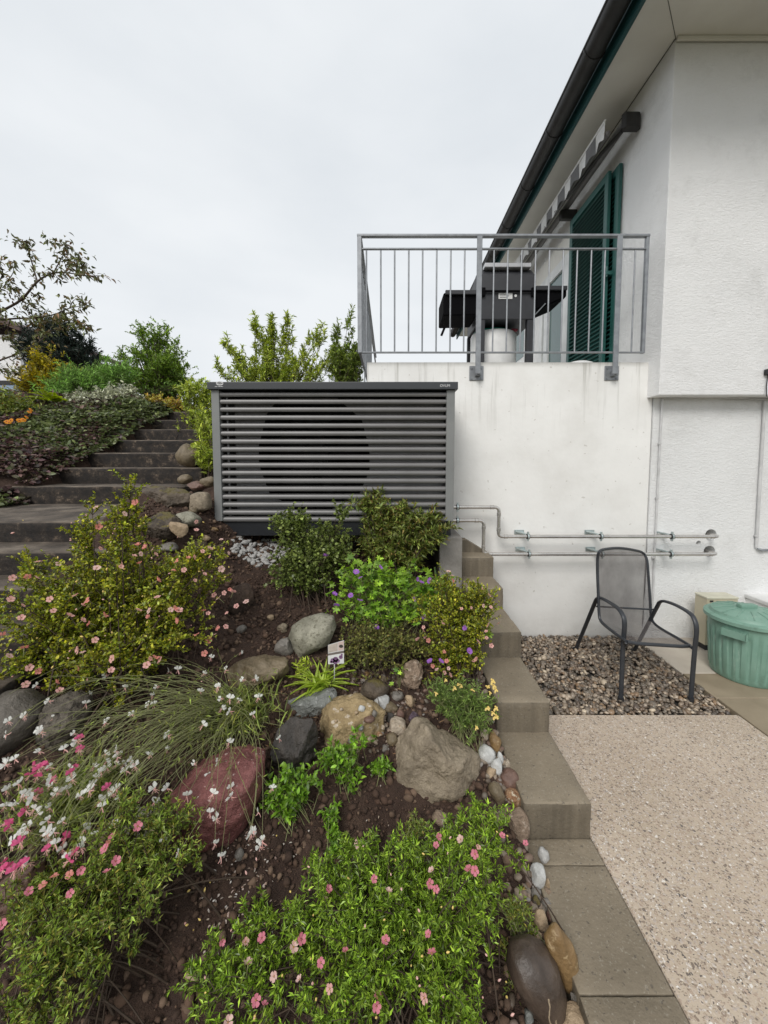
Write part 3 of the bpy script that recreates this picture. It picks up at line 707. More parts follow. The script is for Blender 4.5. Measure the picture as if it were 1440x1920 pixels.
b = B(); b.box((gx_(912), YB + 0.66, ZT + 0.05), (gx_(990), YB + 0.675, gz_(597)), 0.003); b.build('back_door', M_grilld, bq)
def shelf(p_in, p_out, t_in, t_out, b_in, b_out):
    b = B(); b.extrude([(gx_(p_in), YB + 0.06, gz_(t_in)), (gx_(p_out), YB + 0.06, gz_(t_out)), (gx_(p_out), YB + 0.06, gz_(b_out)), (gx_(p_in), YB + 0.06, gz_(b_in))], (0, 0.42, 0), 0.012); return b.build('side_shelf', M_grilld, bq)
s1 = shelf(899, 833, 541, 544, 586, 588); s2 = shelf(1006, 1067, 535, 533, 578, 552)
b = B(); b.box((gx_(836), YB + 0.03, gz_(549)), (gx_(899), YB + 0.058, gz_(541)), 0.004); b.build('shelf_rim', M_grill, s1)
b = B(); b.box((gx_(1007), YB + 0.03, gz_(541)), (gx_(1066), YB + 0.058, gz_(533)), 0.004); b.build('shelf_rim', M_grill, s2)
b = B(); b.tube([(gx_(832), YB + 0.05, gz_(586)), (gx_(830), YB + 0.04, gz_(600)), (gx_(834), YB + 0.04, gz_(613))], 0.005, 6); b.tube([(gx_(835), YB + 0.04, gz_(612)), (gx_(829), YB + 0.04, gz_(627))], 0.013, 8); b.build('lighter_lead', M_grilld, bq)
for (a, c_) in (((902, 600), (922, 585)), ((1006, 588), (1025, 567))):
    b = B(); b.tube([(gx_(a[0]), YB + 0.03, gz_(a[1])), (gx_(c_[0]), YB + 0.03, gz_(c_[1]))], 0.006, 6); b.build('brace', M_galv, bq)
xc_ = gx_(943); rc_ = 0.262
dr = thing('white_drum', 'white plastic drum with green rim under the barbecue', 'drum', (xc_, YB + 0.37, ZT))
zt_ = PY(945, 616, YB + 0.12).z
b = B(); b.lathe((xc_, YB + 0.372, 0), [(rc_ * 0.96, ZT), (rc_, ZT + 0.05), (rc_, zt_ - 0.02), (rc_ * 0.97, zt_), (0.001, zt_ + 0.002)], 40); b.build('drum_body', M_white, dr, True)
b = B(); b.lathe((xc_ - 0.02, YB + 0.372, zt_), [(rc_ * 0.80, 0.0), (rc_ * 0.84, 0.012), (rc_ * 0.80, 0.028), (0.001, 0.030)], 32); b.build('green_lid', M_greenrim, dr, True)
b = B(); b.box((xc_ + rc_ * 0.62, YB + 0.20, zt_ + 0.001), (xc_ + rc_ * 0.9, YB + 0.26, zt_ + 0.03), 0.008); b.build('red_tab', M_redbit, dr)
cx_ = PY(1086, 670, 3.72).x
wl = thing('white_bowl', 'upturned white bowl lying on the balcony floor before the shutters', 'bowl', (cx_, 3.72, ZT))
b = B(); b.lathe((cx_, 3.72, ZT), [(0.145, 0.0), (0.14, 0.025), (0.12, 0.05), (0.08, 0.066), (0.001, 0.07)], 32); b.build('bowl_shell', M_white, wl, True)

# ================================================================== HEAT PUMP
YU = 2.92
def ux(px, py=850): return PY(px, py, YU).x
def uz(py): return PY(620, py, YU).z
hp = thing('heat_pump', 'dark grey outdoor heat pump with horizontal louvre slats', 'heat pump', ((ux(396) + ux(853)) / 2, YU + 0.22, uz(1006)))
ux0, ux1 = ux(399), ux(852); uzb, uzt = uz(977), uz(731); DU = 0.50
b = B(); b.box((ux0 - 0.018, YU - 0.025, uz(731)), (ux1 + 0.018, YU + DU + 0.03, uz(717)), 0.004, 2); top_ = b.build('roof_cap', M_anthr, hp)
for (a, c_) in ((ux0, ux0 + 0.058), (ux1 - 0.062, ux1)):
    b = B(); b.box((a, YU, uzb), (c_, YU + 0.06, uzt - 0.001), 0.003, 2); b.build('corner_post', M_greypaint, hp)
b = B(); b.box((ux0 + 0.001, YU + 0.061, uzb + 0.001), (ux0 + 0.02, YU + DU, uzt - 0.002)); b.build('side_panel', M_greypaint, hp)
b = B(); b.box((ux1 - 0.02, YU + 0.061, uzb + 0.001), (ux1 - 0.001, YU + DU, uzt - 0.002)); b.build('side_panel', M_greypaint, hp)
b = B(); b.box((ux0 + 0.021, YU + DU - 0.02, uzb), (ux1 - 0.021, YU + DU - 0.001, uzt - 0.002)); b.build('back_panel', M_black, hp)
b = B(); b.box((ux0 + 0.045, YU + 0.03, uz(1006)), (ux1 - 0.015, YU + DU - 0.02, uzb - 0.001), 0.004); b.build('plinth', M_plinth, hp)
b = B(); b.box((ux0 + 0.022, YU + 0.07, uzb + 0.002), (ux1 - 0.022, YU + DU - 0.022, uzb + 0.012)); b.build('floor_tray', M_black, hp)
# inner front sheet with an eight-sided fan opening
xi0, xi1 = ux(432), ux(836); zi0, zi1 = uzb + 0.03, uzt - 0.05; yi = YU + 0.105
cxo, czo = ux(584), (uz(742) + uz(958)) / 2; hw, hh = (ux(692) - ux(477)) / 2, (uz(742) - uz(958)) / 2
oct_ = [(cxo - hw * 0.62, czo + hh), (cxo + hw * 0.42, czo + hh), (cxo + hw * 0.86, czo + hh * 0.62), (cxo + hw, czo + hh * 0.1), (cxo + hw, czo - hh * 0.3), (cxo + hw * 0.8, czo - hh * 0.75), (cxo + hw * 0.3, czo - hh), (cxo - hw * 0.35, czo - hh), (cxo - hw * 0.82, czo - hh * 0.72), (cxo - hw, czo - hh * 0.2), (cxo - hw, czo + hh * 0.15), (cxo - hw * 0.84, czo + hh * 0.72)]
bmx = bmesh.new()
ov = [bmx.verts.new((x, yi, z_)) for x, z_ in [(xi0, zi1), (xi1, zi1), (xi1, zi0), (xi0, zi0)]]
iv = [bmx.verts.new((x, yi, z_)) for x, z_ in oct_]
es = [bmx.edges.new((ov[i], ov[(i + 1) % 4])) for i in range(4)] + [bmx.edges.new((iv[i], iv[(i + 1) % len(iv)])) for i in range(len(iv))]
bmesh.ops.triangle_fill(bmx, use_beauty=True, edges=es)
me = bpy.data.meshes.new('fan_sheet'); bmx.to_mesh(me); bmx.free(); me.materials.append(M_innergrey); link('fan_sheet', me, hp)
b = B(); b.tube([(cxo, yi + 0.17, czo), (cxo, yi + 0.08, czo)], 0.10, 20); fan = b.build('fan_hub', M_black, hp, True)
for k in range(5):
    a = k * 2 * PI / 5 + 0.3; d = Vector((math.cos(a), 0, math.sin(a))); e = Vector((-math.sin(a), 0, math.cos(a))); c_ = Vector((cxo, yi + 0.12, czo))
    b = B(); b.extrude([c_ + d * 0.09 - e * 0.05 - Vector((0, 0.03, 0)), c_ + d * 0.33 - e * 0.12 - Vector((0, 0.04, 0)), c_ + d * 0.33 + e * 0.12 + Vector((0, 0.04, 0)), c_ + d * 0.09 + e * 0.05 + Vector((0, 0.03, 0))], (0, 0.006, 0)); b.build('fan_blade', M_black, fan)
# vertical slat carrier with clips at the left
b = B(); b.box((ux(421), YU + 0.055, uzb + 0.01), (ux(424), YU + 0.07, uzt - 0.01)); b.build('slat_carrier', M_innergrey, hp)
slat_y = [560 + q / 2.769 for q in (490, 528, 569, 611, 653, 694, 736, 777, 819, 860, 901, 942, 984, 1025, 1066, 1107, 1143)]
prof = [(0.015, 0.0162), (0.002, 0.0118), (-0.004, 0.001), (-0.003, -0.0105), (0.004, -0.0180), (0.011, -0.0160), (0.0035, -0.003), (0.008, 0.005), (0.040, 0.018), (0.040, 0.0215)]
me0 = None
for q in slat_y:
    zc = uz(q + 1.5)
    if me0 is None:
        b = B(); b.extrude([(0, y_, z_) for y_, z_ in prof], (ux1 - ux0 - 0.118, 0, 0)); o = b.build('slat', M_slat, hp, True); me0 = o.data
    else: o = link('slat', me0, hp)
    o.location = (ux0 + 0.058, YU + 0.012, zc)
def text(body, size, loc, m, parent, name='lettering', squash=1.0):
    cu = bpy.data.curves.new(name, 'FONT'); cu.body = body; cu.size = size; cu.extrude = 0.0008; cu.align_x = 'CENTER'; cu.align_y = 'CENTER'
    cu.materials.append(m); o = bpy.data.objects.new(name, cu); COL.objects.link(o)
    me = bpy.data.meshes.new_from_object(o.evaluated_get(bpy.context.evaluated_depsgraph_get())); bpy.data.objects.remove(o); bpy.data.curves.remove(cu)
    o = link(name, me, parent); o.location = loc; o.rotation_euler = (PI / 2, 0, 0); o.scale = (squash, 1, 1); return o
M_print = simple('white_print', (0.72, 0.72, 0.72), 0.5)
text('OVUM', 0.026, (ux(832.3), YU - 0.0265, uz(724.6)), M_print, hp)
zl = uz(720); xl_ = ux(418.5)
b = B()
for (r1, r2, zo, a0, a1) in ((0.028, 0.022, 0.0, 0.15, PI - 0.15), (0.028, 0.020, 0.0, PI + 0.15, 2 * PI - 0.15)):
    P1 = [(xl_ + r1 * math.cos(a), YU - 0.0262, zl + r1 * 0.55 * math.sin(a)) for a in np.linspace(a0, a1, 14)]; P2 = [(xl_ + r2 * math.cos(a), YU - 0.0262, zl + r2 * 0.42 * math.sin(a)) for a in np.linspace(a1, a0, 14)]
    b.extrude(P1 + P2, (0, -0.0008, 0))
b.extrude([(xl_ - 0.024, YU - 0.0262, zl - 0.002), (xl_ + 0.022, YU - 0.0262, zl + 0.001), (xl_ + 0.024, YU - 0.0262, zl + 0.005), (xl_ - 0.022, YU - 0.0262, zl + 0.002)], (0, -0.0008, 0))
b.build('emblem', M_print, hp)
b = B(); rr = random.Random(3); x = ux(409.5)
for k in range(13):
    w = 0.0028 + 0.0012 * rr.random()
    if k != 4: b.box((x, YU - 0.0270, uz(726.6)), (x + w, YU - 0.0262, uz(725.2 + 0.5 * (k % 3 == 0))))
    x += w + 0.0014
b.build('small_print', M_print, hp)
# footings
f1 = thing('concrete_footing', 'grey concrete pillar carrying the heat pump beside the steps', 'footing', (ux(842), YU, 0.6))
pz0 = PY(840, 1107, 3.02)
b = B(); b.box((PY(822, 1050, 3.02).x, 3.02 - 0.06, 0.45), (BX0 - 0.006, 3.36, PY(840, 1006, 3.0).z), 0.008, 2); b.build('footing_block', M_foot, f1)
f2 = thing('concrete_footing', 'rough concrete footing under the heat pump behind the pink-flowered bush', 'footing', (ux(425), YU, 0.8))
b = B(); b.box((ux(402), YU + 0.02, 0.6), (ux(447), YU + 0.42, uz(1006) - 0.002), 0.012, 2); b.build('footing_block', M_foot, f2)

# ================================================================== PIPES AND CONDUITS ON THE WALL
YP = YW - 0.14
def bend(pts, r=0.045, n=6):
    pts = [Vector(p) for p in pts]; out = [pts[0]]
    for i in range(1, len(pts) - 1):
        a, c, d = pts[i - 1], pts[i], pts[i + 1]; u = (a - c).normalized(); w = (d - c).normalized()
        for k in range(n + 1):
            t = k / n; p0, p1 = c + u * r, c + w * r
            out.append(p0 * (1 - t) ** 2 + c * 2 * t * (1 - t) + p1 * t * t)
    out.append(pts[-1]); return out
def hpipe(label, p_start, xv, y_low, hole, brk):
    a = PY(*p_start, YP); zlow = PY(1000, y_low, YP).z; xv_ = PY(xv, 990, YP).x
    h = PY(hole[0], hole[1], YW); xe = h.x - 0.03
    t = thing('steel_pipe', label, 'pipe', ((a.x + xe) / 2, YP, zlow), 'heating pipes along the wall')
    path = bend([(a.x - 0.06, YP, a.z), (xv_, YP, a.z), (xv_, YP, zlow), (xe - 0.02, YP, zlow), (xe + 0.03, YW + 0.14, h.z)], 0.04)
    b = B(); b.tube(path, 0.0155, 14); b.build('tube', M_steel, t, True)
    # press fittings: slightly thicker collars next to the elbows
    for p, ax in (((xv_ - 0.062, YP, a.z), 0), ((xv_, YP, a.z - 0.062), 2), ((xv_, YP, zlow + 0.062), 2), ((xv_ + 0.062, YP, zlow), 0), ((xe - 0.075, YP, zlow), 0)):
        e = Vector((0.016, 0, 0)) if ax == 0 else Vector((0, 0, 0.016)); p = Vector(p)
        b = B(); b.tube([p - e, p - e * 0.8, p - e * 0.75, p + e * 0.75, p + e * 0.8, p + e], [0.0165, 0.0200, 0.0180, 0.0180, 0.0200, 0.0165], 14); b.build('press_collar', M_steel, t, True)
    def clampring(p):
        b = B(); b.tube([(p.x - 0.012, YP, p.z), (p.x + 0.012, YP, p.z)], 0.023, 14); b.build('clamp', M_rubber, t, True)
        b = B(); b.tube([(p.x - 0.007, YP, p.z), (p.x + 0.007, YP, p.z)], 0.0255, 14); b.box((p.x - 0.007, YP - 0.010, p.z + 0.022), (p.x + 0.007, YP + 0.010, p.z + 0.042), 0.002); b.box((p.x - 0.007, YP - 0.010, p.z - 0.040), (p.x + 0.007, YP + 0.010, p.z - 0.022), 0.002); b.build('clamp_band', M_zinc, t)
    clampring(Vector((PY(858, p_start[1], YP).x, YP, a.z)))
    for q in brk:
        p = PY(q, y_low, YP); p.z = zlow; clampring(p)
        b = B(); b.box((p.x - 0.020, YP + 0.012, zlow + 0.010), (p.x + 0.010, YW - 0.002, zlow + 0.014)); b.box((p.x + 0.0065, YP + 0.012, zlow - 0.012), (p.x + 0.0105, YW - 0.002, zlow + 0.0095)); b.box((p.x - 0.075, YW - 0.007, zlow - 0.006), (p.x + 0.012, YW - 0.0025, zlow + 0.034), 0.001); b.build('wall_bracket', M_zinc, t)
        b = B(); b.tube([(p.x - 0.055, YW - 0.013, zlow + 0.014), (p.x - 0.055, YW - 0.006, zlow + 0.014)], 0.009, 6); b.build('bolt', M_zinc, t)
        b = B(); b.tube([(p.x, YP + 0.02, zlow + 0.012), (p.x - 0.06, YW - 0.008, zlow + 0.02)], 0.0075, 6); b.build('strut', M_zinc, t)
hpipe('upper stainless steel pipe running from heat pump along white wall', (850, 951), 935, 1006, HOLES[0][0], (990, 1127, 1260))
hpipe('lower stainless steel pipe bending down beside the top step', (850, 976), 907, 1039, HOLES[1][0], (992, 1129, 1258))
def conduit(label, pts, r, clips, Y=YW - 0.03):
    P = [PY(x, y, Y) for x, y in pts]
    t = thing('conduit', label, 'conduit', P[0]); b = B(); b.tube(bend(P, 0.03), r, 10); b.build('tube', M_conduit, t, True)
    for (x, y, ax) in clips:
        p = PY(x, y, Y); e = Vector((0.006, 0, 0)) if ax else Vector((0, 0, 0.006))
        b = B(); b.tube([p - e, p + e], r + 0.004, 10); b.box((p.x - 0.008, Y + r * 0.5, p.z - 0.008), (p.x + 0.008, YW - 0.0135, p.z + 0.008)); b.build('clip', M_conduit, t)
conduit('thin white conduit running down the wall from under the ledge', [(1223, 1150), (1227, 1050), (1236, 860), (1242, 747), (1330, 744), (1440, 749), (1500, 751)], 0.0085, [(1237, 832, 0), (1232, 934, 0), (1225, 1046, 0), (1320, 744, 1)])
conduit('white conduit at the picture edge with a dark cable end', [(1434, 752), (1425, 900), (1418, 1026)], 0.012, [(1418, 1005, 0)])
p = PY(1420, 1029, YW - 0.03); b = B(); b.tube([p, p + Vector((0.03, -0.01, -0.01)), p + Vector((0.07, 0.0, -0.012)), p + Vector((0.16, 0, -0.008))], [0.008, 0.013, 0.010, 0.009], 8)
tag(b.build('cable_end', M_galv), 'short grey cable fitting at the foot of edge conduit', 'cable')
p = PY(1440, 698, YF - 0.02); b = B(); b.box((p.x - 0.02, YF - 0.035, p.z - 0.02), (p.x + 0.1, YF - 0.001, p.z + 0.025), 0.004); b.tube([p + Vector((0, 0, -0.02)), p + Vector((-0.006, 0, -0.12)), p + Vector((0.0, 0.0, -0.20))], 0.004, 6)
tag(b.build('cable_box', M_rubber), 'small dark cable box at the wall edge above the conduit', 'cable box')

# ================================================================== CHAIR
def vplane(p0, p1, off=0.0):
    d = Vector((p1.x - p0.x, p1.y - p0.y, 0)).normalized(); n = Vector((d.y, -d.x, 0)); return p0 + n * off, n
def onplane(px, py, pl):
    d = ray(px, py); t = (pl[0] - EYE).dot(pl[1]) / d.dot(pl[1]); return EYE + d * t
def smoothpath(P, n=5):
    P = [Vector(p) for p in P]; out = []
    for i in range(len(P) - 1):
        p0, p1, p2, p3 = P[max(i - 1, 0)], P[i], P[i + 1], P[min(i + 2, len(P) - 1)]
        for k in range(n):
            t = k / n; out.append(0.5 * ((2 * p1) + (p2 - p0) * t + (2 * p0 - 5 * p1 + 4 * p2 - p3) * t * t + (3 * p1 - p0 - 3 * p2 + p3) * t ** 3))
    out.append(P[-1]); return out
ZC = 0.0
FL, FR, RL, RR = PZ(1164, 1313, ZC), PZ(1295, 1313, ZC), PZ(1079, 1219, ZC), PZ(1188, 1222, ZC)
ch = thing('garden_chair', 'black steel garden chair with translucent mesh sling on the gravel', 'chair', ((FL + FR + RL + RR) / 4))
plL, plR = vplane(RL, FL), vplane(RR, FR)
Lp = [(1118, 1124), (1126, 1121), (1153, 1136), (1166, 1150), (1171, 1169), (1168, 1215)]
Rp = [(1236, 1130), (1244, 1127), (1266, 1134), (1291, 1148), (1302, 1161), (1306, 1182), (1302, 1225)]
for foot_r, foot_f, plp, pts in ((RL, FL, plL, Lp), (RR, FR, plR, Rp)):
    P = [foot_r] + [onplane(x, y, plp) for x, y in pts] + [foot_f]
    path = [P[0] + (P[1] - P[0]) * k / 4 for k in range(4)] + smoothpath(P[1:], 5)
    b = B(); b.tube(path, 0.0165, 10, True, 0.62, plp[1]); b.build('leg_and_armrest', M_chair, ch, True)
inL, inR = vplane(RL, FL, 0.022), vplane(RR, FR, -0.022)
def zpx(x, y): return (1060 + x / 5.143, 1000 + y / 5.143)
Ls = [(590, 1045), (480, 965), (385, 890), (340, 840), (325, 770), (318, 600), (310, 400), (310, 250), (322, 185)]
Rs = [(1205, 1085), (1080, 1010), (940, 930), (860, 870), (828, 800), (815, 610), (800, 400), (788, 265), (765, 205)]
LP = [onplane(*zpx(*q), inL) for q in Ls]; RP = [onplane(*zpx(*q), inR) for q in Rs]
LS, RS = smoothpath(LP, 4), smoothpath(RP, 4)
topc = [LS[-1], LS[-1].lerp(RS[-1], 0.10) + Vector((0, 0.01, 0.022)), LS[-1].lerp(RS[-1], 0.45) + Vector((0, 0.012, 0.040)), LS[-1].lerp(RS[-1], 0.88) + Vector((0, 0.01, 0.024)), RS[-1]]
fr_ = LS + smoothpath(topc, 5)[1:-1] + RS[::-1]
b = B(); b.tube(fr_, 0.0105, 8); b.build('seat_frame', M_chair, ch, True)
b = B(); b.tube([LS[0], LS[0].lerp(RS[0], 0.15) + Vector((0, 0, -0.008)), LS[0].lerp(RS[0], 0.85) + Vector((0, 0, -0.008)), RS[0]], 0.0125, 8); b.build('front_bar', M_chair, ch, True)
b = B(); b.tube([onplane(*zpx(300, 705), plL), onplane(*zpx(850, 735), plR)], 0.007, 8); b.build('back_bar', M_chair, ch, True)
for s_in, plo, q in ((LS[0], plL, 0), (RS[0], plR, 1)):
    e = onplane(*(zpx(585, 1080) if q == 0 else zpx(1225, 1105)), plo); b = B(); b.tube([s_in - Vector((0, 0, 0.004)), e], 0.011, 8); b.build('seat_bracket', M_chair, ch, True)
V = []; nl = len(LS); nc = 10
TT = smoothpath(topc, 5)
for i in range(nl):
    for k in range(nc + 1):
        t = k / nc; p = LS[i].lerp(RS[i], t); sag = 0.018 * math.sin(PI * t) * (1 if i < nl * 0.45 else 0.5); V.append(p + Vector((0, sag * 0.5 if i > nl * 0.4 else 0, -sag if i < nl * 0.5 else 0)))
for k in range(nc + 1):
    t = k / nc; q = TT[min(len(TT) - 1, int(round(t * (len(TT) - 1))))]; V.append(q)
Fq = [(i * (nc + 1) + k, i * (nc + 1) + k + 1, (i + 1) * (nc + 1) + k + 1, (i + 1) * (nc + 1) + k) for i in range(nl) for k in range(nc)]
mk('mesh_sling', np.array([v[:] for v in V]), np.array(Fq), M_sling, ch, True)
for f_ in (FL, FR, RL, RR):
    b = B(); b.tube([f_ + Vector((0, 0, -0.006)), f_ + Vector((0, 0, 0.022))], 0.0195, 10); b.build('foot_cap', M_rubber, ch, True)

# ================================================================== BIN, BOX
def binmat():
    m, n, p, o = newmat('faded_green_plastic')
    v = coords(n)
    r = ramp(n, [(0.3, (0.145, 0.27, 0.21)), (0.7, (0.205, 0.34, 0.272))]); n.links.new(noise(n, v, 5, 6, 0.6), r.inputs[0]); c = r.outputs[0]
    vz = coords(n, (9, 9, 1.5)); s = ramp(n, [(0.60, 0.0), (0.80, 1.0)]); n.links.new(noise(n, vz, 3.0, 6, 0.65), s.inputs[0]); c = mixc(n, math_(n, 'MULTIPLY', s.outputs[0], 0.75), c, (0.44, 0.54, 0.47))
    d = ramp(n, [(0.58, 0.0), (0.75, 1.0)]); n.links.new(noise(n, v, 9, 6, 0.7), d.inputs[0]); c = mixc(n, math_(n, 'MULTIPLY', d.outputs[0], 0.65), c, (0.075, 0.13, 0.10))
    n.links.new(c, p.inputs['Base Color']); p.inputs['Roughness'].default_value = 0.5
    bump(n, p, noise(n, v, 60, 4), 0.08, 0.003); return m
M_bin = binmat()
YBN = PZ(1404, 1294, 0).y + 0.20
bc = Vector((PY(1399, 1200, YBN).x, YBN, 0.004))
H = zrim = PY(1399, 1156, YBN).z
bi = thing('rubbish_bin', 'faded green ribbed plastic bin with domed lid', 'bin', bc)
def ribs(u, z): return 0.005 * (1 if (u * 26) % 1 < 0.62 else -0.4) * (1 if 0.04 < z < zrim - 0.09 else 0)
K = 0.80
b = B(); b.lathe(bc, [(0.001, 0.0), (0.243 * K, 0.0), (0.256 * K, 0.012), (0.258 * K, 0.04), (0.260 * K, 0.05), (0.272 * K, H * 0.45), (0.284 * K, H - 0.10), (0.286 * K, H - 0.085), (0.291 * K, H - 0.01), (0.295 * K, H)], 208, ribs); b.build('bin_body', M_bin, bi, True)
b = B(); b.lathe(bc, [(0.312 * K, H - 0.026), (0.324 * K, H - 0.020), (0.324 * K, H + 0.004), (0.312 * K, H + 0.011), (0.285 * K, H + 0.013), (0.278 * K, H + 0.019), (0.272 * K, H + 0.034), (0.20 * K, H + 0.052), (0.10 * K, H + 0.064), (0.001, H + 0.067)], 72, lambda u, z: 0.0); ld = b.build('bin_lid', M_bin, bi, True)
b = B(); hx = bc.x - 0.01; b.box((hx - 0.062, bc.y - 0.025, H + 0.061), (hx + 0.062, bc.y + 0.025, H + 0.098), 0.012, 2); b.build('lid_handle', M_bin, ld, True)
for k in range(14):
    a = 2 * PI * k / 14 + 0.1; b = B(); b.tube([bc + Vector((0.11 * K * math.cos(a), 0.11 * K * math.sin(a), H + 0.0640)), bc + Vector((0.19 * K * math.cos(a), 0.19 * K * math.sin(a), H + 0.0550)), bc + Vector((0.262 * K * math.cos(a), 0.262 * K * math.sin(a), H + 0.038))], 0.0035, 5); b.build('lid_rib', M_bin, ld)
Mh = Matrix.Translation(bc) @ Matrix.Rotation(rad(-148), 4, 'Z')
b = B(); b.box((0.270 * K, -0.070, H - 0.095), (0.335 * K, 0.070, H - 0.062), 0.009, 2, Mh); b.build('side_handle', M_bin, bi, True)
Ms = Matrix.Translation(bc) @ Matrix.Rotation(rad(-92), 4, 'Z')
b = B(); b.box((0.283 * K, -0.011, H - 0.16), (0.2935 * K, 0.011, H - 0.137), 0.001, 1, Ms); b.build('sticker', M_white, bi)
bxx = PY(1322, 1200, 3.18).x
bo = thing('beige_box', 'upright beige metal box on black feet against the wall', 'box', (bxx + 0.15, 3.32, 0))
zb = PY(1322, 1121, 3.18).z
b = B(); b.box((bxx, 3.18, 0.055), (bxx + 0.26, 3.31, zb - 0.012), 0.005, 2); bdy = b.build('box_body', M_beige, bo)
b = B(); b.box((bxx - 0.004, 3.176, zb - 0.0115), (bxx + 0.264, 3.313, zb + 0.004), 0.003); b.build('box_top', M_beigetop, bo)
b = B(); b.box((bxx + 0.02, 3.20, 0.003), (bxx + 0.24, 3.29, 0.054)); b.build('box_foot', M_rubber, bo)
b = B(); b.box((bxx + 0.022, 3.1775, zb - 0.036), (bxx + 0.05, 3.1795, zb - 0.022)); b.build('badge', M_rubber, bdy)
px_ = PY(1414, 1140, 3.35)
wb = thing('white_chest', 'white chest just showing behind the green bin', 'chest', (px_.x + 0.3, 3.3, 0))
b = B(); b.box((px_.x, 3.12, 0.003), (px_.x + 0.8, 3.48, PY(1414, 1146, 3.12).z), 0.01, 2); b.build('chest_body', M_white, wb)
b = B(); b.box((px_.x - 0.015, 3.10, PY(1414, 1146, 3.12).z + 0.002), (px_.x + 0.815, 3.49, PY(1414, 1146, 3.12).z + 0.04), 0.01, 2); b.build('chest_lid', M_white, wb)

# ================================================================== LEFT STAIRCASE
ls = thing('garden_staircase', 'dark weathered concrete staircase climbing the slope beside heat pump', 'staircase', (-2.7, 2.5, 1.0))
def stepb(y0, y1, zt, h, xa, xb, tilt=0):
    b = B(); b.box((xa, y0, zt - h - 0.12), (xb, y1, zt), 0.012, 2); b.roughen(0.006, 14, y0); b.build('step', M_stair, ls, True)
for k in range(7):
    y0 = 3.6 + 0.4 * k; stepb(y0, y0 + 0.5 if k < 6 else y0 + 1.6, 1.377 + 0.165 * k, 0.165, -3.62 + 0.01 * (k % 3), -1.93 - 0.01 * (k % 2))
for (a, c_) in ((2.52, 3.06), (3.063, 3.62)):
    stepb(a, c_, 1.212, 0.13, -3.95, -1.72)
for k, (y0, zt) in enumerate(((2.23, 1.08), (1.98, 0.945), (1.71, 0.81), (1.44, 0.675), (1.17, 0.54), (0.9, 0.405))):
    stepb(y0, y0 + 0.36, zt, 0.135, -3.6 + 0.012 * (k % 2), -1.60 - 0.012 * (k % 2))

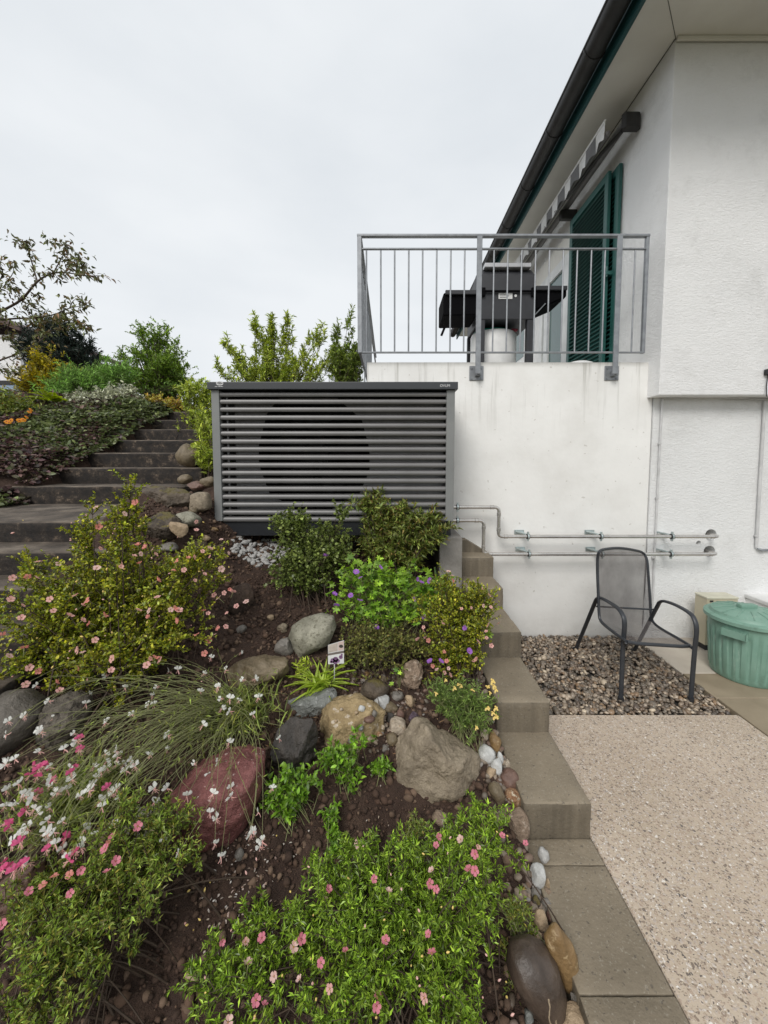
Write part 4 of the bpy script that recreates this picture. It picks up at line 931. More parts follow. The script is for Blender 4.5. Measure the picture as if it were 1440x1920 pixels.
# ================================================================== ROCKS
ICO4 = ico(4); ICO3 = ico(3)
RK = {
 'brown': rockmat('rock_brown', (0.25, 0.200, 0.138), (0.37, 0.305, 0.220), None, 7, bumps=0.6, bscale=16),
 'tan': rockmat('rock_tan', (0.40, 0.29, 0.18), (0.50, 0.38, 0.25), None, 9, bumps=0.4),
 'ochre': rockmat('rock_ochre', (0.22, 0.135, 0.055), (0.30, 0.19, 0.085), (0.36, 0.26, 0.14), 6, 40, 0.5, 0.25),
 'dark': rockmat('rock_dark', (0.040, 0.035, 0.030), (0.085, 0.072, 0.062), None, 6, bumps=0.7, bscale=14, rough=0.55),
 'red': rockmat('rock_red', (0.19, 0.062, 0.056), (0.29, 0.115, 0.105), (0.56, 0.42, 0.38), 9, 48, 0.6, 0.8, slo=0.64),
 'greygreen': rockmat('rock_greygreen', (0.24, 0.228, 0.170), (0.36, 0.345, 0.270), (0.14, 0.13, 0.09), 8, 60, 0.7, 0.3, slo=0.55),
 'grey': rockmat('rock_grey', (0.17, 0.155, 0.135), (0.28, 0.255, 0.225), None, 6, bumps=0.35),
 'slate': rockmat('rock_slate', (0.17, 0.175, 0.160), (0.27, 0.280, 0.262), (0.38, 0.39, 0.37), 8, 40, 0.6, 0.5),
 'conglo': rockmat('rock_conglomerate', (0.33, 0.235, 0.115), (0.46, 0.35, 0.19), (0.56, 0.48, 0.38), 7, 26, 0.75, 0.9, 18, slo=0.60),
 'pinkc': rockmat('rock_pink_conglomerate', (0.27, 0.195, 0.135), (0.40, 0.29, 0.21), (0.52, 0.42, 0.33), 12, 30, 0.75, 0.9, 20, slo=0.57),
 'white': rockmat('rock_white', (0.52, 0.52, 0.50), (0.64, 0.64, 0.62), (0.38, 0.38, 0.36), 10, 70, 0.6, 0.25, slo=0.66),
 'cream': rockmat('rock_cream', (0.46, 0.37, 0.27), (0.60, 0.52, 0.42), (0.36, 0.24, 0.14), 14, 40, 0.65, 0.6),
 'redbrown': rockmat('rock_redbrown', (0.135, 0.075, 0.055), (0.20, 0.12, 0.090), None, 7, bumps=0.3, rough=0.5),
 'olive': rockmat('rock_olive', (0.15, 0.115, 0.066), (0.23, 0.18, 0.115), None, 7, bumps=0.3, rough=0.5),
 'crystal': rockmat('rock_orange_crystal', (0.40, 0.19, 0.09), (0.56, 0.37, 0.22), (0.72, 0.62, 0.46), 26, 50, 0.5, 1.0, 40, slo=0.56),
 'vein': rockmat('rock_veined', (0.060, 0.043, 0.032), (0.115, 0.083, 0.062), None, 4, bumps=0.15, rough=0.42, vein=(0.46, 0.36, 0.24)),
 'amethyst': rockmat('rock_amethyst', (0.10, 0.065, 0.095), (0.26, 0.19, 0.24), (0.42, 0.36, 0.42), 22, 40, 0.35, 0.9, 40, slo=0.58),
 'mossy': rockmat('rock_mossy', (0.085, 0.064, 0.045), (0.155, 0.120, 0.085), None, 7, bumps=0.7, bscale=15, moss=0.34),
 'mossy2': rockmat('rock_mossier', (0.050, 0.037, 0.027), (0.11, 0.085, 0.060), None, 8, bumps=0.8, bscale=15, moss=0.48),
 'granite': rockmat('rock_granite', (0.125, 0.105, 0.080), (0.21, 0.182, 0.145), (0.06, 0.05, 0.04), 10, 55, 0.7, 0.7, slo=0.52),
 'edge': rockmat('rock_edge_grey', (0.10, 0.088, 0.072), (0.19, 0.168, 0.14), None, 5, bumps=0.4),
 'clod': rockmat('soil_lump', (0.055, 0.034, 0.024), (0.10, 0.065, 0.045), None, 12, bumps=0.9, bscale=30, rough=0.9),
 'pale': rockmat('pebble_pale', (0.40, 0.39, 0.37), (0.54, 0.53, 0.51), None, 10, bumps=0.2),
}
def rockverts(style, seed, tmpl, rnd=0.12):
    V = tmpl[0].copy(); rg = np.random.default_rng(seed)
    off = Vector(rg.uniform(-50, 50, 3))
    if style == 'ang':
        for k in range(13 if len(V) > 700 else 10):
            d = rg.normal(0, 1, 3); d /= np.linalg.norm(d); h = rg.uniform(0.58, 0.86)
            s = V @ d; V = V - np.maximum(s - h, 0)[:, None] * d[None]
        amp = (0.10, 0.085)
    elif style == 'block':
        V = np.sign(V) * np.abs(V) ** 0.55; V /= 1.0; V *= 0.86; amp = (0.12, 0.03)
        for k in range(5):
            d = rg.normal(0, 1, 3); d /= np.linalg.norm(d); s = V @ d; V = V - np.maximum(s - 0.85, 0)[:, None] * d[None]
    else: amp = (rnd * 1.8, 0.025)
    out = np.empty_like(V)
    for i, v in enumerate(V):
        p = Vector(v); n1 = mnoise.noise(p * 1.15 + off); n2 = mnoise.fractal(p * 3.2 + off, 0.9, 2.0, 4)
        out[i] = v * (1 + amp[0] * n1 * 1.5 + amp[1] * n2)
    return out / np.abs(out).max(axis=0)
SEED = [100]
def outl(ox, oy, sc, pts): return [(ox + x / sc, oy + y / sc) for x, y in pts]
OUT = {
 'large brown angular': outl(440, 1280, 2.769, [(930,215),(1000,235),(1080,330),(1200,385),(1320,480),(1325,540),(1240,600),(1050,610),(900,590),(820,540),(780,440),(800,380),(860,290)]),
 'sandy yellow congl': outl(440, 1280, 2.769, [(445,180),(520,110),(640,85),(720,110),(785,160),(790,260),(770,330),(700,360),(560,345),(450,350),(415,280)]),
 'nearly black': outl(440, 1280, 2.769, [(270,190),(400,195),(430,300),(420,430),(330,470),(250,510),(200,520),(185,330),(200,270)]),
 'flat blue-grey': outl(440, 1280, 2.769, [(240,125),(430,75),(520,42),(532,80),(490,130),(420,172),(330,185),(238,155)]),
 'dull red': outl(0, 1220, 2.667, [(1240,505),(1330,540),(1310,700),(1250,880),(1130,935),(950,930),(860,860),(820,780),(870,690),(950,600),(1100,540)]),
 'smooth speckled': outl(340, 1080, 4.5, [(905,500),(930,420),(1030,360),(1180,320),(1290,340),(1310,430),(1250,560),(1100,640),(980,690),(940,600)]),
 'big brown boulder with moss': outl(240, 880, 6.545, [(110,300),(180,225),(400,205),(640,235),(760,300),(790,420),(740,510),(560,545),(330,545),(210,490),(150,420)]),
 'dark mossy': outl(240, 880, 6.545, [(140,760),(250,620),(400,520),(520,530),(640,620),(640,720),(540,860),(380,905),(240,880)]),
 'dark brown polished': outl(930, 1640, 6.857, [(150,920),(300,860),(480,870),(680,990),(800,1150),(880,1400),(945,1600),(930,1740),(820,1860),(700,1890),(560,1850),(400,1640),(200,1340),(110,1150)]),
 'long ochre': outl(930, 1640, 6.857, [(690,620),(760,570),(860,700),(980,870),(1030,1000),(1080,1250),(1115,1480),(1100,1570),(980,1590),(860,1500),(740,1150),(620,900),(600,760)]),
 'big smooth grey': outl(0, 1200, 6.4, [(0,640),(250,620),(430,760),(480,880),(440,1080),(330,1200),(180,1330),(0,1400),(-300,1300),(-300,800)]),
 'speckled granite': outl(0, 1200, 6.4, [(560,780),(660,660),(850,640),(1000,700),(1050,800),(950,1000),(800,1300),(600,1430),(420,1420),(380,1250),(390,1080),(470,930)]),
 'low brown slab': outl(340, 1080, 4.5, [(330,830),(480,720),(700,690),(880,720),(900,820),(860,900),(700,985),(500,1000),(350,960)]),
 'pinkish conglomerate': outl(640, 1220, 7.2, [(790,300),(860,160),(1000,120),(1110,200),(1080,330),(1000,480),(930,610),(860,540),(800,430)]),
 'reddish brown rock': outl(0, 1500, 3, [(-60,520),(40,420),(190,380),(210,450),(130,560),(100,680),(20,720),(-60,700)]),
}
ICO5 = ico(5)
def outlined(lab, key, m, style, deep, Y=None, push=0.25, cat='boulder', name='boulder'):
    """a boulder whose front outline has the photographed shape; depth and relief are its own"""
    SEED[0] += 1; rg = np.random.default_rng(SEED[0])
    P = np.array(OUT[key]); cx, cy = (P.min(0) + P.max(0)) / 2
    if Y is None: Y = G(cx, cy + (P[:, 1].max() - cy) * .6).y
    d = (P - [cx, cy]) * np.array([1, -1]); s = Y / FPX * (1 + np.hypot(*d.T).mean() / FPX * deep * push) * 1.02
    th = np.linspace(-PI, PI, 181); R = np.empty(181)
    for i, t in enumerate(th):        # radius of the outline in direction t
        u = np.array([math.cos(t), math.sin(t)]); best = 0
        for a, b in zip(d, np.roll(d, -1, 0)):
            e = b - a; det = u[0] * -e[1] + u[1] * e[0]
            if abs(det) < 1e-9: continue
            r_ = (a[0] * -e[1] + a[1] * e[0]) / det; k = (u[0] * a[1] - u[1] * a[0]) / det
            if r_ > 0 and -1e-6 <= k <= 1 + 1e-6: best = max(best, r_)
        R[i] = best
    V = ICO5[0].copy(); t = np.arctan2(V[:, 2], V[:, 0]); r = np.interp(t, th, R) * s; mean = R.mean() * s
    off = Vector(rg.uniform(-50, 50, 3))
    W = np.stack([V[:, 0] * r, V[:, 1] * mean * deep, V[:, 2] * r], -1)
    if style == 'ang':
        for k in range(16):
            q = rg.normal(0, 1, 3); q[1] = -abs(q[1]) * 1.6 - .55; q /= np.linalg.norm(q); pr = W @ q; h = pr.max() * rg.uniform(.66, .92)
            W = W - np.maximum(pr - h, 0)[:, None] * q[None] * .92
    for ax_, lo_, hi_ in ((0, d[:, 0].min() * s, d[:, 0].max() * s), (2, d[:, 1].min() * s, d[:, 1].max() * s)):
        q0, q1 = W[:, ax_].min(), W[:, ax_].max(); W[:, ax_] = lo_ + (W[:, ax_] - q0) / (q1 - q0) * (hi_ - lo_)
    a1, a2, a3 = ((.05, .09, .035) if style == 'ang' else (.06, .06, .02) if style == 'mid' else (.05, .018, .008))
    for i in range(len(W)):
        p = Vector(W[i]) / mean; nrm_ = Vector(V[i])
        W[i] += np.array(nrm_) * mean * (a1 * mnoise.noise(p * 1.4 + off) + a2 * mnoise.fractal(p * 2.6 + off, .8, 2.1, 4) + a3 * mnoise.fractal(p * 11 + off, .9, 2.0, 3))
    for ax_, lo_, hi_ in ((0, d[:, 0].min() * s, d[:, 0].max() * s), (2, d[:, 1].min() * s, d[:, 1].max() * s)):
        q0, q1 = W[:, ax_].min(), W[:, ax_].max(); W[:, ax_] = lo_ + (W[:, ax_] - q0) / (q1 - q0) * (hi_ - lo_)
    o = mk(name, W, ICO5[1], RK[m], None, True)
    o.location = PY(cx, cy, Y + mean * deep * push)
    tag(o, lab, cat); return o
def rock(name, label, cat, cx, cy, w, h, m, style='round', roll=0.0, deep=1.0, Y=None, zon=None, group=None, push=0.25, big=None):
    for key in OUT:
        if label.startswith(key): return outlined(label, key, m, 'ang' if style in ('ang', 'block') and m != 'red' else ('mid' if m == 'red' else 'round'), deep, Y, push, cat, name)
    SEED[0] += 1
    if Y is None: Y = G(cx, cy + h * 0.30).y if zon is None else PZ(cx, cy + h * 0.3, zon).y
    s = Y / FPX * 1.03
    rx, rz = w / 2 * s, h / 2 * s
    if zon is None and big is None: rz *= 0.98
    ry = 0.5 * (rx + rz) * deep
    tm = ICO4 if max(w, h) > 60 else ICO3
    V = rockverts(style, SEED[0], tm) * np.array([rx, ry, rz])
    c_, s_ = math.cos(roll), math.sin(roll)
    V = V @ np.array([[c_, 0, s_], [0, 1, 0], [-s_, 0, c_]])
    o = mk(name, V, tm[1], RK[m], None, True)
    o.location = PY(cx, cy, Y + ry * push)
    if zon is not None: o.location.z = zon + rz * 0.8
    if style != 'round':
        try: o.data.set_sharp_from_angle(angle=rad(38))
        except Exception: pass
    tag(o, label, cat, group); return o
R_ = [
 ('boulder', 'large brown angular boulder with ridged face in middle of rock garden', 'boulder', 821, 1430, 200, 146, 'brown', 'ang', 0.12, 1.0),
 ('boulder', 'sandy yellow conglomerate boulder studded with pebbles', 'boulder', 657, 1362, 138, 100, 'conglo', 'ang', 0.0, 1.1),
 ('boulder', 'dull red flecked boulder under the white gaura flowers', 'boulder', 405, 1490, 186, 172, 'red', 'block', -0.35, 1.0),
 ('boulder', 'nearly black upright slate boulder beside the red one', 'boulder', 551, 1410, 92, 124, 'dark', 'ang', 0.15, 0.9),
 ('boulder', 'smooth speckled grey-green boulder behind the variegated plant', 'boulder', 587, 1190, 92, 80, 'greygreen', 'round', -0.35, 1.0),
 ('stone', 'small grey-brown broken stone left of grey-green boulder', 'stone', 534, 1215, 40, 38, 'grey', 'ang', 0.5, 1.0),
 ('boulder', 'low brown slab-like boulder among gaura stems', 'boulder', 477, 1272, 132, 70, 'olive', 'ang', 0.0, 1.2),
 ('stone', 'flat blue-grey slab in front of the variegated plant', 'stone', 580, 1318, 110, 42, 'slate', 'ang', -0.22, 1.0),
 ('pebble', 'small dark round pebble tucked at the end of blue-grey slab', 'pebble', 629, 1321, 19, 21, 'grey', 'round', 0, 1),
 ('boulder', 'round greenish brown boulder behind the white stone', 'boulder', 703, 1294, 56, 46, 'mossy', 'round', 0.1, 1.0),
 ('stone', 'chalk white rounded stone beside greenish round boulder', 'stone', 715, 1317, 29, 25, 'white', 'block', -0.4, 1.0),
 ('stone', 'pinkish grey stone between white stone and pink conglomerate', 'stone', 744, 1304, 26, 22, 'grey', 'ang', 0.1, 1.0),
 ('stone', 'flat brown stone just below the white stone', 'stone', 733, 1327, 28, 17, 'olive', 'block', -0.35, 1.0),
 ('pebble', 'dark pebble with pale patch above the cream stone', 'pebble', 732, 1346, 16, 23, 'dark', 'round', 0.1, 1.0),
 ('stone', 'cream rough stone touching peak of large brown boulder', 'stone', 745, 1362, 36, 27, 'cream', 'block', -0.2, 1.0),
 ('pebble', 'olive brown pebble left of large brown boulder', 'pebble', 735, 1386, 25, 24, 'olive', 'round', -0.6, 1.0),
 ('pebble', 'small lilac-grey pebble at lower corner of conglomerate boulder', 'pebble', 722, 1404, 12, 15, 'grey', 'round', 0.2, 1.0),
 ('stone', 'long tan stone standing beside the purple crystal stone', 'stone', 769, 1316, 17, 26, 'tan', 'round', 0.3, 1.0),
 ('boulder', 'pinkish conglomerate boulder under the right-hand pink bush', 'boulder', 773, 1270, 54, 72, 'pinkc', 'ang', 0.2, 1.0),
 ('stone', 'purple crystalline stone behind large brown boulder', 'stone', 776, 1347, 22, 26, 'amethyst', 'ang', 0.2, 1.0),
 ('stone', 'dusky pink stone between cream stone and purple crystal', 'stone', 750, 1341, 18, 21, 'redbrown', 'ang', 0.0, 1.0),
 ('pebble', 'small orange-brown pebble behind greenish round boulder', 'pebble', 686, 1266, 15, 12, 'ochre', 'round', 0.3, 1.0),
 ('pebble', 'upright mustard pebble between two boulders', 'pebble', 719, 1274, 14, 17, 'olive', 'ang', -0.5, 1.0),
 # border beside the steps
 ('pebble', 'largest chalk white pebble of the border beside the steps', 'pebble', 912, 1415, 33, 35, 'white', 'round', 0, 1.0),
 ('pebble', 'thin upright white pebble touching the step edge', 'pebble', 938, 1421, 13, 25, 'white', 'round', 0.15, 1.0),
 ('pebble', 'angular white pebble below the two other white ones', 'pebble', 932, 1440, 24, 31, 'white', 'ang', -0.3, 1.0),
 ('stone', 'speckled cream stone under the yellow flowers', 'stone', 909, 1378, 18, 22, 'cream', 'ang', 0, 1.0),
 ('stone', 'yellowish brown stone at the step below yellow flowers', 'stone', 927, 1391, 26, 36, 'ochre', 'round', 0.2, 1.0),
 ('stone', 'smooth brown stone below the white border pebbles', 'stone', 953, 1461, 40, 36, 'redbrown', 'round', 0.2, 1.0),
 ('stone', 'olive brown oval stone left of the orange crystal stone', 'stone', 932, 1488, 28, 42, 'olive', 'round', 0.3, 1.0),
 ('stone', 'glittering orange crystalline stone against the step', 'stone', 965, 1498, 38, 40, 'crystal', 'ang', 0.3, 1.0),
 ('pebble', 'dark reddish oval pebble under the orange crystal stone', 'pebble', 948, 1521, 31, 22, 'redbrown', 'round', -0.2, 1.0),
 ('stone', 'rough pinkish stone leaning against the lower step', 'stone', 970, 1543, 46, 56, 'pinkc', 'ang', 0.35, 1.0),
 ('pebble', 'small brown pebble at the edge of lower pink bush', 'pebble', 934, 1536, 20, 17, 'olive', 'round', 0, 1.0),
 ('stone', 'thin pinkish shard beside large brown boulder', 'stone', 921, 1450, 17, 25, 'tan', 'ang', -0.6, 1.0),
 ('pebble', 'small speckled pebble between white pebbles and step', 'pebble', 951, 1433, 14, 20, 'cream', 'ang', 0, 1.0),
 ('stone', 'bluish white block-shaped stone left of bottom edging slab', 'stone', 1008, 1643, 25, 42, 'white', 'block', -0.25, 1.0),
 ('pebble', 'tan sliver of stone against the bottom edging slab', 'pebble', 1026, 1660, 9, 24, 'tan', 'ang', -0.2, 1.0),
 ('pebble', 'small grey rounded pebble under the bluish white stone', 'pebble', 1005, 1675, 21, 17, 'grey', 'round', 0.2, 1.0),
 ('pebble', 'pale grey-pink pebble touching the bottom edging slab', 'pebble', 1026, 1676, 21, 18, 'pinkc', 'ang', 0.2, 1.0),
 ('pebble', 'mossy yellow-green pebble at the bush edge', 'pebble', 1005, 1692, 19, 23, 'mossy2', 'round', 0.1, 1.0),
 ('stone', 'flat brown stone above the pink shard', 'stone', 1027, 1696, 28, 26, 'grey', 'ang', 0.5, 1.0),
 ('stone', 'pointed sandy stone resting on the ochre boulder', 'stone', 1016, 1727, 32, 50, 'tan', 'ang', 0.1, 0.7),
 ('stone', 'pink shard wedged between ochre boulder and edging', 'stone', 1038, 1721, 24, 30, 'redbrown', 'ang', 0.7, 1.0),
 ('stone', 'small orange wedge above the dark veined boulder', 'stone', 1007, 1758, 22, 28, 'tan', 'ang', 0.2, 1.0),
 ('boulder', 'long ochre brown boulder lying against bottom edging slab', 'boulder', 1052, 1800, 74, 168, 'ochre', 'round', 0.30, 0.6),
 ('boulder', 'dark brown polished boulder with two pale veins', 'boulder', 1007, 1838, 108, 152, 'vein', 'round', 0.42, 0.9),
 ('stone', 'cracked grey-brown stone at the foot of ochre boulder', 'stone', 1100, 1887, 64, 40, 'grey', 'ang', -0.5, 1.0),
 ('stone', 'tan stone cut by the bottom of the picture', 'stone', 1075, 1922, 90, 44, 'tan', 'round', 0.0, 1.0),
 ('pebble', 'white pebble in the gap next to lowest slab joint', 'pebble', 1098, 1864, 13, 21, 'white', 'round', 0.3, 1.0),
 ('boulder', 'mossy grey boulder half under the lower pink bush', 'boulder', 980, 1741, 48, 50, 'mossy', 'ang', 0.1, 1.0),
 ('pebble', 'blue-grey pebble under the dark veined boulder', 'pebble', 991, 1908, 19, 28, 'slate', 'round', 0.2, 1.0),
 # by the staircase
 ('boulder', 'big brown boulder with moss along its top beside the stairs', 'boulder', 314, 938, 98, 54, 'mossy', 'ang', 0.0, 1.0),
 ('boulder', 'dark mossy boulder in front of the big stairside boulder', 'boulder', 300, 990, 84, 64, 'mossy2', 'ang', -0.1, 1.0),
 ('stone', 'tan angular stone leaning on the dark mossy boulder', 'stone', 334, 992, 38, 28, 'tan', 'ang', -0.3, 0.9),
 ('stone', 'grey-green oval stone below the big stairside boulder', 'stone', 352, 974, 46, 30, 'greygreen', 'round', 0.05, 1.0),
 ('pebble', 'small brown pebble above the grey-green oval stone', 'pebble', 362, 957, 18, 14, 'olive', 'round', 0, 1.0),
 ('stone', 'square brown stone between boulders and heat pump', 'stone', 376, 941, 38, 38, 'brown', 'block', 0.0, 1.0),
 ('stone', 'oval olive stone standing on the stair landing edge', 'stone', 347, 899, 27, 19, 'olive', 'round', 0.15, 1.0),
 ('stone', 'dark reddish broken stone next to heat pump post', 'stone', 373, 911, 42, 20, 'redbrown', 'ang', 0.1, 1.0),
 ('stone', 'pale olive stone half hidden by the heat pump', 'stone', 391, 903, 30, 22, 'olive', 'round', -0.1, 1.0),
 ('boulder', 'round olive brown boulder on the upper stairs', 'boulder', 353, 855, 42, 48, 'olive', 'round', 0.1, 1.0),
 ('stone', 'flat dark stone under the dark mossy boulder', 'stone', 314, 1026, 40, 18, 'grey', 'round', 0.1, 1.0),
 ('stone', 'pale brown stone left of the rough footing', 'stone', 386, 1009, 18, 13, 'tan', 'ang', 0, 1.0),
 ('stone', 'brown flat stone in front of the rough footing', 'stone', 372, 1022, 30, 18, 'olive', 'ang', 0, 1.0),
 ('stone', 'small ochre stone by the heat pump corner', 'stone', 403, 993, 15, 11, 'ochre', 'ang', 0, 1.0),
 # left edge
 ('boulder', 'big smooth grey boulder at the left picture edge', 'boulder', 22, 1348, 150, 130, 'edge', 'round', -0.5, 1.0),
 ('boulder', 'tan rounded stone above the smooth grey boulder', 'boulder', 8, 1270, 52, 38, 'tan', 'round', 0, 1.0),
 ('boulder', 'speckled granite boulder covered by gaura stems', 'boulder', 128, 1366, 146, 128, 'granite', 'ang', 0.1, 1.0),
 ('boulder', 'reddish brown rock at lower left edge', 'boulder', 25, 1690, 120, 130, 'redbrown', 'ang', -0.4, 1.0),
 ('stone', 'grey-green stone behind the lower left pink bush', 'stone', 262, 1540, 84, 44, 'greygreen', 'ang', 0.1, 1.0),
 ('stone', 'round tan stone beside the pink gaura flowers', 'stone', 187, 1573, 36, 38, 'tan', 'round', 0, 1.0),
 ('stone', 'flat grey pebble in the soil below red boulder', 'stone', 449, 1602, 20, 20, 'grey', 'round', 0.6, 1.0),
 ('stone', 'flat tan stone in bare soil between the two lower bushes', 'stone', 362, 1827, 32, 24, 'tan', 'ang', 0, 1.0),
 ('soil_lump', 'brown lump of firm earth right of the big pink bush', 'soil lump', 452, 1122, 54, 66, 'clod', 'ang', 0.2, 1.0),
 ('stone', 'small sandy yellow stone on the soil under round-leaved shrub', 'stone', 508, 1158, 15, 12, 'tan', 'ang', 0, 1.0),
 ('stone', 'brown stone on soil beside the grey-green boulder', 'stone', 531, 1178, 24, 18, 'brown', 'ang', 0, 1.0),
 ('stone', 'grey pebble between big pink bush and low brown slab', 'stone', 452, 1180, 20, 16, 'grey', 'round', 0.4, 1.0),
 ('stone', 'tan stone in the soil near centre of lower pink bush', 'stone', 668, 1612, 20, 16, 'greygreen', 'round', 0, 1.0),
 ('stone', 'rough cream stone half buried in front of brown boulder', 'stone', 825, 1535, 34, 30, 'pinkc', 'ang', 0, 1.0),
]
for r in R_:
    kw = {}
    if 'upper stairs' in r[1]: kw = dict(Y=4.28)
    for key, yv in (('big brown boulder with moss', 2.80), ('dark mossy boulder in', 2.45), ('tan angular', 2.42), ('grey-green oval', 2.62), ('small brown pebble above', 2.72), ('square brown', 2.85)):
        if r[1].startswith(key): kw = dict(Y=yv)
    if 'stair landing edge' in r[1]: kw = dict(Y=3.75)
    if r[3] > 300 and r[3] < 400 and r[4] < 920 and 'upper' not in r[1] and 'landing' not in r[1]: kw = dict(Y=3.45)
    rock(*r[:8], style=r[8], roll=r[9], deep=r[10], **kw)
rock('pebble', 'lone egg-shaped pale pebble lying on the concrete edging', 'pebble', 1019, 1608, 21, 29, 'pale', 'round', 0.3, 1.0, zon=0.004)

CONG = [o for o in COL.objects if o.get('label', '').startswith('sandy yellow congl')][0]
ROOTLOC[CONG.name] = CONG.location.copy()
for px, py, w, h, m in ((678, 1328, 14, 13, 'white'), (711, 1377, 14, 10, 'crystal'), (677, 1365, 11, 11, 'slate'), (692, 1348, 24, 12, 'redbrown'), (668, 1336, 8, 7, 'tan'), (660, 1388, 16, 18, 'grey'), (702, 1338, 10, 14, 'grey'), (718, 1364, 9, 9, 'cream'), (640, 1330, 7, 6, 'cream'), (630, 1352, 6, 6, 'tan')):
    # pebbles set in the face of the conglomerate boulder
    Yc = CONG.location.y; V = rockverts('round', px, ICO2, .15) * np.array([w, (w + h) / 2, h]) / 2 * Yc / FPX
    d_ = ray(px, py); best = None
    Wc = np.array([v.co[:] for v in CONG.data.vertices]) + np.array(CONG.location[:])
    q_ = (Wc - np.array(EYE[:])); pr = q_ @ np.array(d_[:]) / d_.dot(d_); off_ = np.linalg.norm(q_ - pr[:, None] * np.array(d_[:]), axis=1); cand = np.where(off_ < .012)[0]
    t_ = pr[cand].min() if len(cand) else Yc / d_.y
    o = mk('embedded_pebble', V, ICO2[1], RK[m], CONG, True); o.location = EYE + d_ * t_

# pale pebbles in the drainage strip under the heat pump
rg = np.random.default_rng(5)
pm = []
for k in range(4):
    V = rockverts('round', 900 + k, ICO2, 0.2); me = bpy.data.meshes.new('pale_pebble'); me.from_pydata([tuple(v) for v in V], [], [tuple(f) for f in ICO2[1]]); me.materials.append(RK['pale'])
    me.polygons.foreach_set('use_smooth', np.ones(len(me.polygons), dtype=bool)); pm.append(me)
cnt = 0
while cnt < 190:
    px, py = rg.uniform(436, 560), rg.uniform(1012, 1066)
    if py > 1012 + 62 * (1 - abs(px - 500) / 105): continue
    p = G(px, py)
    if p.y > 3.3: continue
    o = link('pale_pebble', pm[cnt % 4]); s = rg.uniform(0.013, 0.026); o.location = p + Vector((0, 0, 0.006)); o.scale = (s * rg.uniform(0.9, 1.4), s, s * rg.uniform(0.5, 0.8)); o.rotation_euler = (rg.normal(0, 0.4), rg.normal(0, 0.4), rg.uniform(0, 6))
    tag(o, 'pale grey pebble in the drainage strip beneath the heat pump', 'pebble', 'pale pebbles under the heat pump'); cnt += 1

# soil crumbs and grit over the bed, small filler stones along the border
n_ = 24000
x = rg.uniform(-1.75, 0.55, n_); y = rg.uniform(0.7, 3.2, n_)
o = pebbles('soil_crumbs', np.stack([x, y, T(x, y) + rg.uniform(-0.004, 0.008, n_)], -1), rg.gamma(2.0, 0.0034, n_).clip(0.002, 0.022), 0.8, M_clod, ico(1), rg, jitter=0.2)
tag(o, 'loose dark soil crumbs and grit of the flower bed', 'soil')
M_grit = islandmat('border_grit', [(0.10, 0.075, 0.055), (0.20, 0.16, 0.12), (0.13, 0.11, 0.09), (0.28, 0.22, 0.16), (0.16, 0.10, 0.075), (0.24, 0.22, 0.20)], 0.6)
n_ = 420; y = rg.uniform(0.8, 2.9, n_); x = BX0 - 0.012 - rg.gamma(1.3, 0.035, n_).clip(0, 0.2)
o = pebbles('border_pebbles', np.stack([x, y, T(x, y) + 0.004], -1), rg.uniform(0.006, 0.02, n_), 0.7, M_grit, ICO2, rg, jitter=0.06)
tag(o, 'small mixed pebbles filling the border beside the steps', 'pebbles')
n_ = 260; q = [G(rg.uniform(640, 800), rg.uniform(1240, 1410)) for _ in range(n_)]
o = pebbles('rockery_grit', np.array([p[:] for p in q]) + np.array([0, 0, 0.004]), rg.uniform(0.005, 0.016, n_), 0.7, M_grit, ICO2, rg, jitter=0.06)
tag(o, 'gritty little stones between the rocks of the rock garden', 'grit')

# ================================================================== PLANTS
def nrm(a): return a / np.maximum(np.linalg.norm(a, axis=-1, keepdims=True), 1e-9)
LT = {   # leaf templates: points (along, across, lift) and triangles
 'narrow': (np.array([[0, 0, 0], [.45, .5, .10], [1, 0, -.05], [.45, -.5, .10]]), np.array([[0, 1, 2], [0, 2, 3]])),
 'oval': (np.array([[0, 0, 0], [.5, 0, -.02], [1, 0, -.12], [.28, .5, .07], [.70, .42, .03], [.28, -.5, .07], [.70, -.42, .03]]), np.array([[0, 1, 3], [3, 1, 4], [4, 1, 2], [0, 5, 1], [5, 6, 1], [6, 2, 1]])),
 'long': (np.array([[0, 0, 0], [.35, 0, 0.05], [.7, 0, 0.02], [1, 0, -.12], [.3, .5, .12], [.68, .36, .08], [.3, -.5, .12], [.68, -.36, .08]]), np.array([[0, 1, 4], [4, 1, 5], [1, 2, 5], [5, 2, 3], [0, 6, 1], [6, 7, 1], [1, 7, 2], [7, 3, 2]])),
}
def lobed():
    P = [[0.42, 0, 0.0]]; n = 5
    out = [[0, 0, 0]]
    for i in range(n):
        a = rad(-125 + 250 * i / (n - 1))
        for da, r_ in ((-0.20, 0.50), (-0.06, 0.58), (0.0, 0.55), (0.07, 0.58), (0.20, 0.48)):
            out.append([0.42 + r_ * math.cos(a + da), r_ * math.sin(a + da), 0.05 * math.sin(3 * a + 9 * da)])
        if i < n - 1:
            a2 = a + rad(250 / (n - 1)) / 2; out.append([0.42 + 0.20 * math.cos(a2), 0.20 * math.sin(a2), -0.03])
    P += out; m = len(out)
    return np.array(P), np.array([[0, 1 + i, 1 + (i + 1) % m] for i in range(m)])
LT['lobed'] = lobed()
def strap(n=7):
    P = []; 
    for i in range(n):
        t = i / (n - 1); w = 0.5 * (1 - t ** 2.2) * (0.6 + 0.4 * min(1, t * 4)); P += [[t, w, -0.55 * t * t + 0.06], [t, 0, -0.55 * t * t], [t, -w, -0.55 * t * t + 0.06]]
    Fq = []
    for i in range(n - 1):
        a = i * 3
        for k in (0, 1): Fq += [[a + k, a + k + 1, a + 3 + k + 1], [a + k, a + 3 + k + 1, a + 3 + k]]
    return np.array(P), np.array(Fq)
LT['strap'] = strap()
